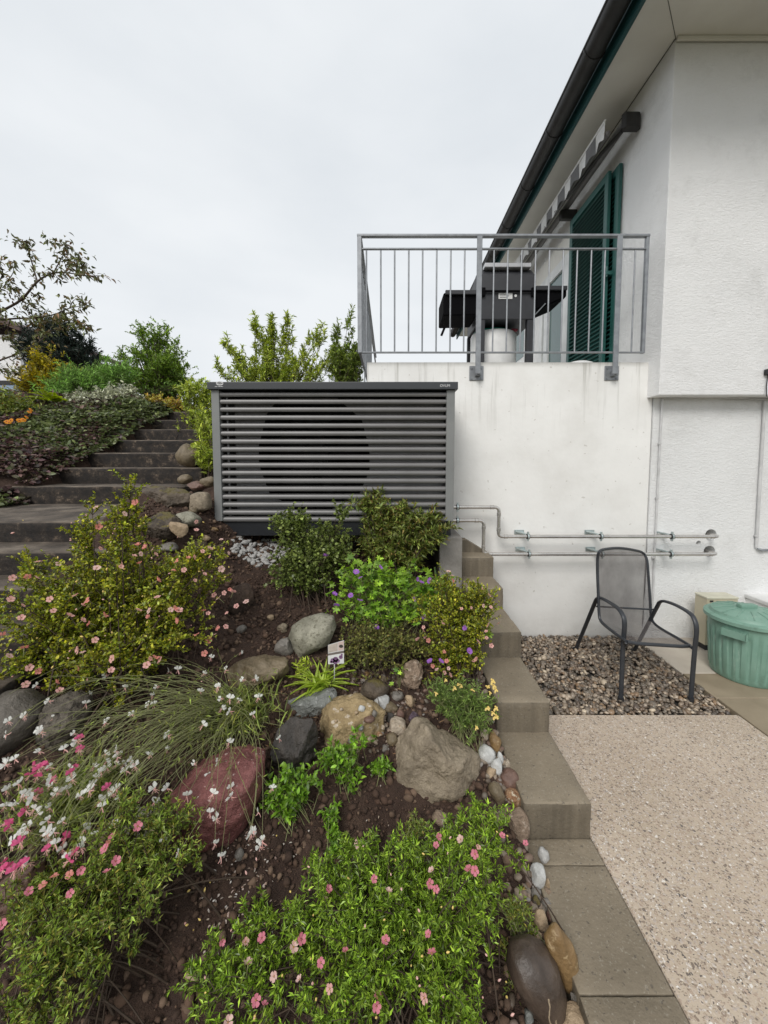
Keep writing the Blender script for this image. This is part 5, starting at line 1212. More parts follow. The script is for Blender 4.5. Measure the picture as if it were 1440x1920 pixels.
def leafmesh(name, pos, axis, up, L, W, tmpl, m, parent):
    tv, tf = LT[tmpl]; n = len(pos); axis = nrm(axis); side = nrm(np.cross(up, axis)); nn = np.cross(axis, side)
    L = np.broadcast_to(L, (n,)); W = np.broadcast_to(W, (n,))
    V = pos[:, None, :] + tv[None, :, 0, None] * (L[:, None, None] * axis[:, None, :]) + tv[None, :, 1, None] * (W[:, None, None] * side[:, None, :]) + tv[None, :, 2, None] * (L[:, None, None] * nn[:, None, :])
    Fa = tf[None] + (np.arange(n) * len(tv))[:, None, None]
    return mk(name, V.reshape(-1, 3), Fa.reshape(-1, 3), m, parent, tmpl != 'narrow')
def stemmesh(name, paths, r0, r1, m, parent, sides=4):
    """paths: (n, k, 3) array; thin tapering stems as one part"""
    P = np.asarray(paths, float); n, k, _ = P.shape
    D = nrm(np.gradient(P, axis=1)); ref = np.zeros_like(D); ref[..., 0] = 0.6; ref[..., 1] = 0.8
    U = nrm(np.cross(D, ref)); Wv = np.cross(D, U)
    R = np.linspace(1, 0, k)[None, :, None, None] * (np.broadcast_to(r0, (n,)) - r1)[:, None, None, None] + r1
    ang = np.arange(sides) * 2 * PI / sides
    V = P[:, :, None, :] + R * (np.cos(ang)[None, None, :, None] * U[:, :, None, :] + np.sin(ang)[None, None, :, None] * Wv[:, :, None, :])
    base = np.arange(k - 1)[:, None] * sides + np.arange(sides)[None]; nxt = np.arange(k - 1)[:, None] * sides + (np.arange(sides)[None] + 1) % sides
    Fa = np.stack([base, nxt, nxt + sides, base + sides], -1).reshape(-1, 4)
    Fa = (Fa[None] + (np.arange(n) * k * sides)[:, None, None]).reshape(-1, 4)
    o = mk(name, V.reshape(-1, 3), Fa, m, parent, True); o['kind'] = 'stuff'; return o
def bez(a, c, b, k):
    t = np.linspace(0, 1, k)[None, :, None]; return a[:, None] * (1 - t) ** 2 + 2 * c[:, None] * t * (1 - t) + b[:, None] * t * t
def blob(px, py, rx_px, ry_px, Y, ry=None):
    c = PY(px, py, Y); s = Y / FPX; r = (rx_px * s, (ry if ry else 0.5 * (rx_px + ry_px) * s), ry_px * s); return (np.array(c[:]), np.array(r))
def hitblobs(px, py, blobs, extra=1.0):
    d = np.array(ray(px, py)[:]); e = np.array(EYE[:]); best = None; near = None
    for c, r in blobs:
        r = r * extra; o_ = (e - c) / r; dd = d / r
        A = dd @ dd; Bq = 2 * o_ @ dd; Cq = o_ @ o_ - 1; disc = Bq * Bq - 4 * A * Cq
        t0 = -Bq / (2 * A); miss = np.linalg.norm(o_ + dd * t0)
        if near is None or miss < near[0]: near = (miss, t0)
        if disc > 0:
            t = (-Bq - math.sqrt(disc)) / (2 * A)
            if t > 0 and (best is None or t < best): best = t
    if best is None: best = near[1]
    return e + d * best
WOOD = simple('twig_bark', (0.075, 0.050, 0.032), 0.8, col2=(0.05, 0.034, 0.024), scale=20)
GREENSTEM = simple('green_stem', (0.24, 0.26, 0.11), 0.6, col2=(0.20, 0.20, 0.085), scale=20)

def shrub(name, label, cat, base, blobs, nst, ntw, nlf, L, W, tmpl, lm, seed, twl=0.12, wood=WOOD, r0=0.006, group=None, weights=None, spread=0.05, upb=0.35, start=0.18, leafname='foliage', arch=0.25, vol=0.45, droop=0.0, whorl=None, lsp=0.9, tipl=0.0, twr=0.0016):
    """stems from the base into ellipsoidal blobs, twigs on the stems, leaves along the twigs"""
    rg = np.random.default_rng(seed); base = np.array(base[:])
    t = thing(name, label, cat, base, group)
    w = np.array(weights if weights else [r[0] * r[2] for c, r in blobs], float); w /= w.sum()
    bi_ = rg.choice(len(blobs), nst, p=w)
    d = nrm(rg.normal(0, 1, (nst, 3))); d[:, 2] = np.where(d[:, 2] < -0.3, -d[:, 2], d[:, 2]); rad_ = rg.uniform(0, 1, nst) ** vol
    tip = np.array([blobs[i][0] for i in bi_]) + d * rad_[:, None] * np.array([blobs[i][1] for i in bi_])
    a = base + rg.normal(0, 1, (nst, 3)) * np.array([spread, spread, 0.005])
    a[:, 2] = np.array([Tz(q[0], q[1]) for q in a]) - 0.01 if abs(base[2] - Tz(base[0], base[1])) < 0.3 else base[2]
    c = a * 0.5 + tip * 0.5 + np.array([0, 0, 1]) * (np.linalg.norm(tip - a, axis=1) * arch)[:, None] * rg.uniform(0.3, 1.3, nst)[:, None]
    P = bez(a, c, tip, 8)
    stemmesh('stem', P, r0 * rg.uniform(0.6, 1.2, nst), r0 * 0.25, wood, t)
    # twigs
    si = np.repeat(np.arange(nst), ntw); tt = rg.uniform(start, 1.0, len(si)) ** 0.8
    tt[::ntw] = 0.97
    f_ = tt * 7; i0 = np.minimum(f_.astype(int), 6); fr = (f_ - i0)[:, None]
    p0 = P[si, i0] * (1 - fr) + P[si, i0 + 1] * fr; dr = nrm(P[si, i0 + 1] - P[si, i0])
    td = nrm(dr * 0.8 + nrm(rg.normal(0, 1, (len(si), 3))) * lsp + np.array([0, 0, upb]))
    tl = twl * rg.uniform(0.5, 1.3, len(si)) * (1 + tipl * (tt > 0.95))
    e = p0 + td * tl[:, None]; e[:, 2] -= droop * tl
    TP = bez(p0, (p0 + e) / 2 + np.array([0, 0, 0.12]) * tl[:, None], e, 4)
    stemmesh('twig', TP, twr, twr * 0.4, wood, t, 3)
    # leaves
    if whorl:
        k = max(1, nlf // whorl); li = np.repeat(np.arange(len(si)), k * whorl)
        u = np.tile(np.repeat(np.linspace(0.35, 1.0, k), whorl), len(si)) + rg.normal(0, 0.02, len(li))
    else:
        li = np.repeat(np.arange(len(si)), nlf); u = rg.uniform(0.1, 1.05, len(li))
    u = np.clip(u, 0, 1.05)[:, None]
    lp = p0[li] * (1 - u) ** 2 + 2 * ((p0 + e) / 2 + np.array([0, 0, 0.12]) * tl[:, None])[li] * u * (1 - u) + e[li] * u * u
    ax = nrm(td[li] * 0.55 + nrm(rg.normal(0, 1, (len(li), 3))) * 0.85 + np.array([0, 0, 0.15]))
    up = nrm(np.array([0, 0, 1.0]) + rg.normal(0, 0.45, (len(li), 3)))
    sz = rg.uniform(0.45, 1.3, len(li))
    leafmesh(leafname, lp, ax, up, L * sz, W * sz, tmpl, lm, t)['kind'] = 'stuff'
    return t

# ---- flowers (shared meshes, one object per flower)
def flowermesh(name, npet, r, w, cup, mats, centre=0.18, notch=False, seed=0):
    b = B(); rr = random.Random(seed)
    for k in range(npet):
        a = 2 * PI * k / npet + rr.uniform(-.08, .08); d = Vector((math.cos(a), math.sin(a), 0)); s = Vector((-math.sin(a), math.cos(a), 0)); b.mi = 0
        z1, z2 = cup * r * 0.5 + rr.uniform(-.05, .12) * r, cup * r + rr.uniform(-.22, .22) * r
        pts = [d * r * .10, d * r * .5 + s * w * .42 + Vector((0, 0, z1)), d * r * .85 + s * w * .46 + Vector((0, 0, z2)), d * r * (0.9 if notch else 1.0) + Vector((0, 0, z2)), d * r * .85 - s * w * .46 + Vector((0, 0, z2)), d * r * .5 - s * w * .42 + Vector((0, 0, z1))]
        vs_ = [b.bm.verts.new(p) for p in pts]; m_ = b.bm.verts.new(d * r * .55 + Vector((0, 0, z1 - .05 * r)))
        for i in range(6):
            f = b.bm.faces.new((vs_[i], vs_[(i + 1) % 6], m_)); f.material_index = 0
    b.mi = 1; b.lathe((0, 0, 0), [(r * centre, -.02 * r), (r * centre, .10 * r), (r * centre * .5, .16 * r), (0.0001, .17 * r)], 8)
    b.mi = 2; b.tube([(0, 0, 0), (.001, .001, -.012), (.004, .002, -.034)], [.0022, .0010, .0009], 4)
    me = bpy.data.meshes.new(name); b.bm.to_mesh(me); b.bm.free()
    for m_ in list(mats) + [GREENSTEM]: me.materials.append(m_)
    me.polygons.foreach_set('use_smooth', np.ones(len(me.polygons), dtype=bool)); return me
def petalmat(name, c, c2, rough=0.55):
    m = leafmat(name, [c, c2], rough, 0.35, 0.2); return m
M_pk1 = petalmat('petal_shell_pink', (0.80, 0.50, 0.45), (0.76, 0.40, 0.37)); M_pk2 = petalmat('petal_salmon', (0.74, 0.27, 0.22), (0.70, 0.30, 0.26)); M_pk3 = petalmat('petal_rose', (0.76, 0.30, 0.36), (0.70, 0.22, 0.30)); M_pkw = petalmat('petal_blush', (0.80, 0.58, 0.53), (0.78, 0.50, 0.46))
M_eye = simple('flower_eye', (0.42, 0.20, 0.06), 0.7); M_eyed = simple('flower_eye_dark', (0.30, 0.07, 0.05), 0.7); M_yel = simple('flower_yellow', (0.68, 0.47, 0.10), 0.6, col2=(0.72, 0.58, 0.24))
M_wh = petalmat('petal_white', (0.82, 0.82, 0.78), (0.76, 0.76, 0.72)); M_mag = petalmat('petal_magenta', (0.62, 0.07, 0.20), (0.72, 0.16, 0.32)); M_pur = petalmat('petal_violet', (0.30, 0.13, 0.56), (0.42, 0.17, 0.58)); M_org = petalmat('petal_orange', (0.75, 0.25, 0.02), (0.70, 0.32, 0.03))
FPOT = [flowermesh('potentilla_flower', 5, .0155, .0135, c, [m, e], .15, False, s) for s, (c, m, e) in enumerate(((.12, M_pk1, M_eye), (.35, M_pk1, M_eyed), (.2, M_pk2, M_eye), (.25, M_pkw, M_eye), (.6, M_pk2, M_eyed)))]
FROSE = [flowermesh('potentilla_flower', 5, .0155, .0135, c, [m, e], .15, False, s + 20) for s, (c, m, e) in enumerate(((.15, M_pk3, M_eye), (.35, M_pk3, M_eyed), (.3, M_pk1, M_eye), (.5, M_pkw, M_eye)))]
FPUR = [flowermesh('geranium_flower', 5, .0165, .0170, c, [M_pur, M_eyed], .10, True, s + 40) for s, c in enumerate((.15, .45))]
def gauramesh(m, seed):
    b = B(); rr = random.Random(seed)
    for k, a in enumerate((35, 75, 115, 150)):
        a = rad(a + rr.uniform(-12, 12)); d = Vector((math.cos(a), rr.uniform(-.35, .15), math.sin(a))).normalized(); s = Vector((-d.z, 0, d.x)); r = .0165 * rr.uniform(.8, 1.15); w = .0042
        pts = [Vector((0, 0, 0)), d * r * .45 + s * w * .7, d * r * .8 + s * w, d * r, d * r * .8 - s * w, d * r * .45 - s * w * .7]; b.mi = 0; b.poly([tuple(p + Vector((0, -.001 * (i % 3), 0))) for i, p in enumerate(pts)])
    b.mi = 1
    for k in range(6):
        e = Vector((rr.uniform(-.009, .009), -.004, -rr.uniform(.006, .016))); b.tube([(0, 0, 0), e * .5 + Vector((0, -.002, 0)), e], .0006, 3)
    b.tube([(0, 0, 0), (0.002, .004, -.004), (.004, .009, -.003)], .0011, 4)
    me = bpy.data.meshes.new('gaura_flower'); b.bm.to_mesh(me); b.bm.free(); me.materials.append(m); me.materials.append(M_pkw); return me
FGW = [gauramesh(M_wh, s) for s in range(3)]; FGP = [gauramesh(M_mag, s + 7) for s in range(2)]
def budmesh(m):
    b = B(); b.lathe((0, 0, 0), [(.0006, -.006), (.0028, -.003), (.0034, 0), (.0022, .004), (.0002, .007)], 7); me = bpy.data.meshes.new('flower_bud'); b.bm.to_mesh(me); b.bm.free(); me.materials.append(m); me.polygons.foreach_set('use_smooth', np.ones(len(me.polygons), dtype=bool)); return me
FBUD = [budmesh(M_pkw), budmesh(M_yel)]
FR_ = random.Random(9)
def flower(parent, p, meshes, scale=1.0, face=None, name=None, jit=0.75):
    me = FR_.choice(meshes); o = link(name or me.name.split('.')[0], me, parent)
    p = Vector(p); n = face if face is not None else ((EYE - p).normalized() * 0.55 + Vector((0, 0, 0.55)))
    n = (Vector(n) + Vector((FR_.gauss(0, jit), FR_.gauss(0, jit), FR_.gauss(0, jit * .6)))).normalized()
    o.location = p; o.rotation_euler = n.to_track_quat('Z', 'Y').to_euler(); s = scale * FR_.uniform(.62, 1.12); o.scale = (s, s, s); return o

# ---------- leaf colours
LM_pot = leafmat('leaf_potentilla', [(0.085, 0.115, 0.018), (0.17, 0.185, 0.028), (0.05, 0.085, 0.016), (0.27, 0.26, 0.045), (0.08, 0.12, 0.020), (0.14, 0.125, 0.028), (0.045, 0.065, 0.014)])
LM_potg = leafmat('leaf_potentilla_green', [(0.075, 0.125, 0.020), (0.13, 0.20, 0.036), (0.05, 0.09, 0.018), (0.19, 0.26, 0.060), (0.09, 0.15, 0.026), (0.035, 0.06, 0.014)])
LM_potd = leafmat('leaf_potentilla_dull', [(0.070, 0.110, 0.026), (0.12, 0.17, 0.045), (0.05, 0.08, 0.02), (0.16, 0.21, 0.075), (0.12, 0.10, 0.04), (0.09, 0.13, 0.03)])
LM_round = leafmat('leaf_roundshrub', [(0.050, 0.075, 0.028), (0.10, 0.125, 0.055), (0.034, 0.052, 0.020), (0.135, 0.165, 0.080), (0.065, 0.09, 0.034)], 0.4)
LM_lance = leafmat('leaf_lance', [(0.055, 0.085, 0.026), (0.10, 0.13, 0.045), (0.04, 0.06, 0.02), (0.14, 0.165, 0.07), (0.07, 0.09, 0.03), (0.11, 0.075, 0.04), (0.07, 0.10, 0.03)], 0.42)
LM_ger = leafmat('leaf_geranium', [(0.065, 0.13, 0.020), (0.12, 0.21, 0.030), (0.045, 0.10, 0.025), (0.17, 0.26, 0.04), (0.08, 0.15, 0.028)], 0.45)
LM_dry = leafmat('leaf_dry', [(0.06, 0.065, 0.025), (0.09, 0.075, 0.035), (0.045, 0.06, 0.02), (0.11, 0.11, 0.045), (0.06, 0.085, 0.03)], 0.7, 0.2)
LM_camp = leafmat('leaf_bellflower', [(0.06, 0.125, 0.018), (0.095, 0.175, 0.026), (0.045, 0.095, 0.016), (0.125, 0.21, 0.035)], 0.4)
LM_gaura = leafmat('leaf_gaura', [(0.10, 0.13, 0.055), (0.15, 0.19, 0.085), (0.085, 0.105, 0.04), (0.19, 0.20, 0.09)], 0.5)
LM_strap = leafmat('leaf_strap', [(0.10, 0.18, 0.025), (0.26, 0.32, 0.05), (0.07, 0.13, 0.02), (0.38, 0.42, 0.12), (0.15, 0.22, 0.03)], 0.4)
LM_ach = leafmat('leaf_yarrow', [(0.06, 0.10, 0.035), (0.10, 0.15, 0.06), (0.05, 0.08, 0.03), (0.13, 0.17, 0.08)], 0.55)
LM_bugle = leafmat('bugle_green', [(0.08, 0.115, 0.040), (0.15, 0.185, 0.065), (0.06, 0.075, 0.03), (0.21, 0.24, 0.095), (0.10, 0.13, 0.045), (0.07, 0.045, 0.04)], 0.45)
LM_bugle2 = leafmat('bugle_purple', [(0.065, 0.036, 0.040), (0.14, 0.07, 0.072), (0.09, 0.095, 0.045), (0.05, 0.028, 0.034), (0.19, 0.125, 0.105), (0.10, 0.05, 0.055), (0.12, 0.14, 0.06)], 0.45)
LM_vari = leafmat('variegated', [(0.24, 0.27, 0.15), (0.50, 0.50, 0.38), (0.32, 0.34, 0.21), (0.58, 0.58, 0.47), (0.20, 0.23, 0.11)], 0.5)
LM_shrub = leafmat('leaf_round_tree', [(0.075, 0.125, 0.030), (0.12, 0.18, 0.050), (0.05, 0.09, 0.022), (0.16, 0.22, 0.075)], 0.42)
LM_budd = leafmat('leaf_willowy', [(0.11, 0.15, 0.035), (0.19, 0.23, 0.06), (0.075, 0.11, 0.03), (0.25, 0.28, 0.09), (0.14, 0.18, 0.045)], 0.45)
LM_budd2 = leafmat('leaf_willowy_dark', [(0.06, 0.09, 0.028), (0.10, 0.14, 0.045), (0.045, 0.065, 0.022), (0.14, 0.17, 0.06)], 0.45)
LM_con = leafmat('needle_dark', [(0.012, 0.026, 0.018), (0.022, 0.040, 0.026), (0.010, 0.019, 0.014), (0.032, 0.050, 0.032)], 0.6, 0.1)
LM_gold = leafmat('leaf_golden', [(0.15, 0.14, 0.022), (0.24, 0.20, 0.032), (0.10, 0.105, 0.02), (0.29, 0.23, 0.045), (0.12, 0.13, 0.025)], 0.5)
LM_fen = leafmat('leaf_feathery', [(0.09, 0.16, 0.06), (0.13, 0.21, 0.085), (0.07, 0.13, 0.05)], 0.6)
LM_fern = leafmat('leaf_lime_fern', [(0.15, 0.19, 0.03), (0.20, 0.24, 0.045), (0.11, 0.15, 0.02)], 0.5)
LM_tree = leafmat('leaf_bronze', [(0.035, 0.040, 0.025), (0.060, 0.072, 0.034), (0.040, 0.032, 0.026), (0.035, 0.048, 0.022), (0.085, 0.05, 0.042), (0.05, 0.062, 0.028)], 0.5)
LM_red = leafmat('leaf_red_low', [(0.16, 0.065, 0.045), (0.20, 0.18, 0.05), (0.10, 0.05, 0.035), (0.24, 0.22, 0.07), (0.12, 0.13, 0.04)], 0.5)

# ---------- big pink potentilla on the left
b0 = G(235, 1262); Yb = b0.y
bl = [blob(230, 1120, 190, 115, Yb + .05, .34), blob(110, 1160, 110, 110, Yb, .28), blob(370, 1110, 78, 85, Yb + .10, .24), blob(235, 1210, 165, 75, Yb - .06, .26), blob(240, 990, 38, 62, Yb + .02, .10), blob(139, 1030, 36, 45, Yb, .10), blob(240, 930, 13, 30, Yb, .05), blob(60, 1080, 34, 38, Yb, .1), blob(395, 1045, 50, 38, Yb + .12, .12), blob(70, 1240, 60, 55, Yb - .1, .15), blob(180, 955, 10, 12, Yb, .05)]
big = shrub('potentilla_bush', 'big yellow-green bush with many pink flowers on the left', 'bush', b0, bl, 175, 16, 22, .0155, .0090, 'oval', LM_pot, 1, twl=.085, r0=.0045, spread=.13, upb=.35, weights=[34, 20, 15, 24, 5, 4, 1.6, 4, 6, 8, .8], start=.14)
zf = [(540,215),(700,250),(765,190),(560,300),(555,325),(565,445),(330,530),(215,520),(70,610),(60,730),(120,835),(280,730),(425,710),(465,765),(490,740),(395,820),(465,850),(505,868),(775,428),(790,475),(755,487),(820,440),(860,450),(875,480),(785,530),(685,530),(680,548),(545,555),(590,820),(780,790),(840,795),(835,830),(885,625),(885,718),(980,560),(1035,565),(995,515),(1060,500),(1090,495),(1140,460),(1180,445),(1180,490),(1245,395),(1265,410),(1285,470),(1245,560),(1150,590),(1095,625),(1105,295),(1105,340),(1200,705),(1230,725),(1290,675),(1310,690),(1260,695),(1330,770),(1385,745),(960,790),(985,780),(1005,795),(1005,850),(1145,795),(1170,810),(1275,808),(1270,885),(1215,890),(1208,930),(1105,930),(1175,965),(1150,1035),(845,1065),(875,1058),(900,1072),(825,1100),(625,1130),(430,1128),(465,1030),(440,1015),(535,960),(315,1200),(335,1245),(165,1115),(215,1135),(145,1210),(205,1270),(95,1345),(50,1050),(10,935),(135,1005),(630,1065),(300,795),(205,610),(155,605),(130,765)]
for (x, y) in zf: flower(big, hitblobs(x / 3, 880 + y / 3, bl, 1.05), FPOT, 1.0)
for k in range(60):
    flower(big, hitblobs(FR_.uniform(20, 440), FR_.uniform(960, 1290), bl, 1.0), FBUD, 1.0)

# ---------- right pink potentilla beside the steps
b0 = G(868, 1275); Yb = b0.y
bl = [blob(865, 1180, 66, 88, Yb + .02, .15), blob(845, 1095, 28, 34, Yb + .05, .07), blob(905, 1135, 28, 42, Yb + .02, .08), blob(845, 1240, 56, 52, Yb - .03, .12), blob(800, 1150, 28, 40, Yb, .08)]
rp = shrub('potentilla_bush', 'green bush with small pale pink flowers leaning on the steps', 'bush', b0, bl, 100, 13, 20, .0145, .0085, 'oval', LM_pot, 2, twl=.07, r0=.004, spread=.05)
for (x, y) in [(1000,475),(1025,520),(1020,498),(1180,563),(1212,598),(1183,653),(1220,660),(1118,663),(1068,668),(1260,745),(1205,755),(1195,785),(1197,820),(1155,840),(975,738),(870,765),(870,785),(880,818),(840,828),(895,833),(978,893),(1130,940),(1145,930),(990,940),(1000,978),(980,1000),(1010,1013),(1080,1020),(940,985),(918,965),(1222,860)]:
    flower(rp, hitblobs(480 + x / 2.77, 900 + y / 2.77, bl, 1.05), FPOT[:4], 0.92)

# ---------- round-leaved shrub and lance-leaved shrub in front of the heat pump
b0 = G(592, 1120); Yb = b0.y
bl = [blob(590, 1050, 78, 72, Yb, .2), blob(545, 1000, 38, 40, Yb, .1), blob(560, 1095, 55, 40, Yb - .04, .14), blob(642, 975, 13, 52, Yb, .05), blob(525, 985, 20, 14, Yb, .06)]
shrub('round_leaved_shrub', 'dark green shrub with small round leaves before the heat pump', 'shrub', b0, bl, 100, 12, 16, .020, .0165, 'oval', LM_round, 3, twl=.10, r0=.005, spread=.06, weights=[40, 14, 16, 6, 4])
b0 = G(735, 1105); Yb = b0.y
bl = [blob(735, 1020, 85, 70, Yb + .04, .2), blob(695, 960, 34, 34, Yb + .05, .1), blob(800, 1000, 36, 50, Yb + .05, .1), blob(745, 985, 30, 30, Yb + .04, .1), blob(800, 965, 12, 16, Yb, .05)]
ln = shrub('lance_leaved_shrub', 'dull green shrub with narrow drooping leaves against the heat pump', 'shrub', b0, bl, 85, 11, 18, .042, .012, 'long', LM_lance, 4, twl=.11, r0=.005, spread=.07, droop=.15)
# ---------- cranesbill
b0 = G(710, 1165); Yb = b0.y - .03
bl = [blob(690, 1110, 80, 66, Yb - .03, .16), blob(650, 1150, 40, 36, Yb - .08, .1), blob(775, 1110, 62, 58, Yb - .06, .12), blob(765, 1162, 65, 30, Yb - .12, .08), blob(820, 1120, 40, 40, Yb - .04, .1), blob(700, 1165, 50, 26, Yb - .12, .08)]
ge = shrub('cranesbill_plant', 'bright green cranesbill with violet flowers in mid garden', 'plant', b0, bl, 190, 4, 2, .036, .038, 'lobed', LM_ger, 6, twl=.055, wood=GREENSTEM, r0=.0016, spread=.13, upb=.4, start=.45, vol=.40, twr=.001)
for (x, y) in [(362,397),(521,478),(543,508),(408,595),(492,600),(540,625),(418,652),(645,455),(838,515),(860,535),(907,525),(825,620),(875,715),(928,712),(625,768)]:
    flower(ge, hitblobs(480 + x / 2.77, 900 + y / 2.77, bl, 1.28), FPUR, 1.25, jit=.5)
ge2 = shrub('cranesbill_plant', 'few cranesbill leaves and violet flowers inside the right pink bush', 'plant', G(850, 1240), [blob(845, 1210, 40, 35, Yb - .28, .1), blob(880, 1180, 35, 30, Yb - .22, .08)], 16, 3, 2, .034, .036, 'lobed', LM_ger, 7, twl=.05, wood=GREENSTEM, r0=.002, start=.6, twr=.001)
for (x, y) in [(1085,768),(1107,890),(905,945),(960,945)]:
    flower(ge2, hitblobs(480 + x / 2.77, 900 + y / 2.77, [blob(855, 1200, 60, 60, Yb - .32, .14)], 1.25), FPUR, 1.15, jit=.5)
# dry undergrowth below
b0 = G(710, 1235); Yb = b0.y
shrub('dry_undergrowth', 'brownish dry stems and leaves under the cranesbill', 'plant', b0, [blob(715, 1212, 95, 32, Yb, .14), blob(670, 1228, 50, 22, Yb - .03, .1), blob(780, 1225, 50, 28, Yb, .1)], 100, 9, 10, .016, .010, 'oval', LM_dry, 8, twl=.07, r0=.002, spread=.16, vol=.6, upb=.2)

# ---------- foreground potentillas
b0 = G(760, 1840); Yb = b0.y
bl = [blob(760, 1720, 190, 120, Yb, .22), blob(620, 1700, 100, 90, Yb + .02, .18), blob(880, 1620, 75, 85, Yb + .08, .14), blob(690, 1830, 250, 85, Yb - .12, .2), blob(930, 1560, 45, 55, Yb + .12, .09), blob(430, 1850, 110, 80, Yb - .1, .16), blob(850, 1840, 90, 80, Yb - .1, .15), blob(580, 1630, 28, 30, Yb + .03, .08), blob(690, 1600, 14, 25, Yb + .05, .05)]
fr = shrub('potentilla_bush', 'feathery green bush with rose-pink flowers in front centre', 'bush', b0, bl, 180, 12, 24, .0175, .0046, 'narrow', LM_potg, 12, twl=.062, r0=.0035, spread=.16, upb=.55, start=.38, whorl=6, lsp=.7, weights=[30, 16, 14, 30, 6, 16, 12, 2, 1])
for (x, y) in [(765,85),(825,222),(650,262),(635,300),(715,500),(620,545),(538,610),(655,645),(840,672),(835,712),(1020,680),(1048,508),(1035,435),(1048,190),(1040,240),(1065,260),(1190,185),(1215,190),(1160,70),(1065,92),(1075,60),(1320,55),(1410,85),(1228,100),(1215,125),(240,465),(330,465),(393,450),(340,550),(440,597),(370,690),(403,708),(262,775),(515,485),(870,460),(883,272),(545,455)]:
    flower(fr, hitblobs(300 + x / 2.057, 1540 + y / 2.057, bl, 1.06), FROSE, .78, jit=.45)
for k in range(60): flower(fr, hitblobs(FR_.uniform(340, 980), FR_.uniform(1540, 1910), bl, 1.04), FBUD, .95)
b0 = G(210, 1770); Yb = b0.y
bl = [blob(210, 1660, 165, 90, Yb, .2), blob(300, 1580, 60, 60, Yb + .08, .12), blob(130, 1760, 105, 85, Yb - .08, .16), blob(60, 1700, 60, 60, Yb, .12), blob(120, 1860, 110, 60, Yb - .18, .14), blob(250, 1540, 14, 45, Yb + .05, .05)]
fl = shrub('potentilla_bush', 'feathery grey-green bush with salmon flowers at lower left', 'bush', b0, bl, 112, 11, 22, .0165, .0045, 'narrow', LM_potd, 13, twl=.065, r0=.0035, spread=.14, upb=.5, start=.38, whorl=6, lsp=.7)
for (x, y) in [(775,148),(590,275),(610,235),(630,205),(600,405),(240,480),(160,515),(395,525),(455,395),(390,420),(305,430),(650,345),(10,705)]:
    flower(fl, hitblobs(x / 3, 1500 + y / 3, bl, 1.06), [FROSE[0], FROSE[1], FPOT[2]], .8, jit=.45)

# ---------- gaura: arching stems with white and pink flowers
def gaura(label, base, meshes, targets, extra, seed, nl, region, bright=1.0):
    rg = np.random.default_rng(seed); base = np.array(base[:]); t = thing('gaura_plant', label, 'plant', base)
    pts = []
    for (px, py) in targets:
        g = G(px, py); d = np.array(g[:]); back = rg.uniform(.16, .34); e = np.array(EYE[:]); d = d + nrm((e - d)[None])[0] * back; pts.append(d)
    for k in range(extra):
        px, py = region(rg); g = G(px, py); d = np.array(g[:]); d = d + nrm((np.array(EYE[:]) - d)[None])[0] * rg.uniform(.01, .20); pts.append(d)
    tip = np.array(pts); n = len(tip)
    a = base + rg.normal(0, 1, (n, 3)) * np.array([.05, .05, .0]); a[:, 2] = base[2]
    ln_ = np.linalg.norm(tip - a, axis=1)
    c = a * .45 + tip * .55 + np.stack([rg.normal(0, .12, n), rg.normal(0, .09, n), ln_ * rg.uniform(.05, .62, n)], -1)
    P = bez(a, c, tip, 14)
    stemmesh('stem', P, .0016, .0007, GREENSTEM, t, 3)
    si = np.repeat(np.arange(n), nl); u = rg.uniform(.05, .92, len(si)); f_ = u * 13; i0 = np.minimum(f_.astype(int), 12); fr2 = (f_ - i0)[:, None]
    lp = P[si, i0] * (1 - fr2) + P[si, i0 + 1] * fr2; ax = nrm(nrm(P[si, i0 + 1] - P[si, i0]) * .8 + rg.normal(0, .6, (len(si), 3)))
    sz = rg.uniform(.5, 1.2, len(si)) * (1.25 - .7 * u)
    leafmesh('foliage', lp, ax, nrm(np.array([0, 0, 1.]) + rg.normal(0, .5, (len(si), 3))), .030 * sz, .0052 * sz, 'narrow', LM_gaura, t)
    # dense leafy base
    nb = 420; bp = base + rg.normal(0, 1, (nb, 3)) * np.array([.09, .08, .0]) + np.array([0, 0, 1.]) * rg.uniform(0, .05, nb)[:, None]
    leafmesh('basal_leaves', bp, nrm(rg.normal(0, .7, (nb, 3)) + np.array([0, -.2, .9])), nrm(np.array([0, -1, .5]) + rg.normal(0, .4, (nb, 3))), rg.uniform(.05, .12, nb), rg.uniform(.004, .008, nb), 'long', LM_gaura, t)
    for k in range(len(targets)):
        p = Vector(tip[k]); o = link('gaura_flower', meshes[k % len(meshes)], t); o.location = p; s = FR_.uniform(.85, 1.35); o.scale = (s, s, s)
        v = (EYE - p); o.rotation_euler = (FR_.gauss(-.45, .35), FR_.gauss(0, .7), math.atan2(v.x, -v.y) + FR_.gauss(0, .5))
    return t
gz0 = [(625,185),(760,225),(785,180),(430,265),(1275,140),(1215,145),(1085,185),(1000,205),(1105,240),(1150,240),(1195,250),(1110,290),(1265,320),(1290,235),(1055,35),(1205,10),(1020,115),(845,105),(890,95),(715,105),(530,125),(1130,95),(840,425),(835,495),(770,270),(740,275),(660,320),(530,360),(195,400),(370,415),(385,455),(25,555),(1145,460),(1395,440),(650,550),(675,580),(630,600),(580,570),(470,580),(480,635),(500,620),(565,715),(510,780),(500,750),(285,710),(335,695),(255,640),(250,680),(60,780),(20,780),(190,815),(270,910),(260,950),(135,1065),(415,955),(565,880),(770,690),(835,690),(770,760),(1000,740),(935,725),(1065,715),(1155,685),(1155,730),(1240,625),(1085,840),(1050,810),(1075,965),(890,1015),(1105,1030),(1255,910),(1300,980),(1310,950),(1360,690),(1290,810),(110,925),(65,960),(30,700),(340,1030),(350,590),(765,1110),(205,405),(215,420),(662,565),(1090,180),(1265,905),(1250,925)]
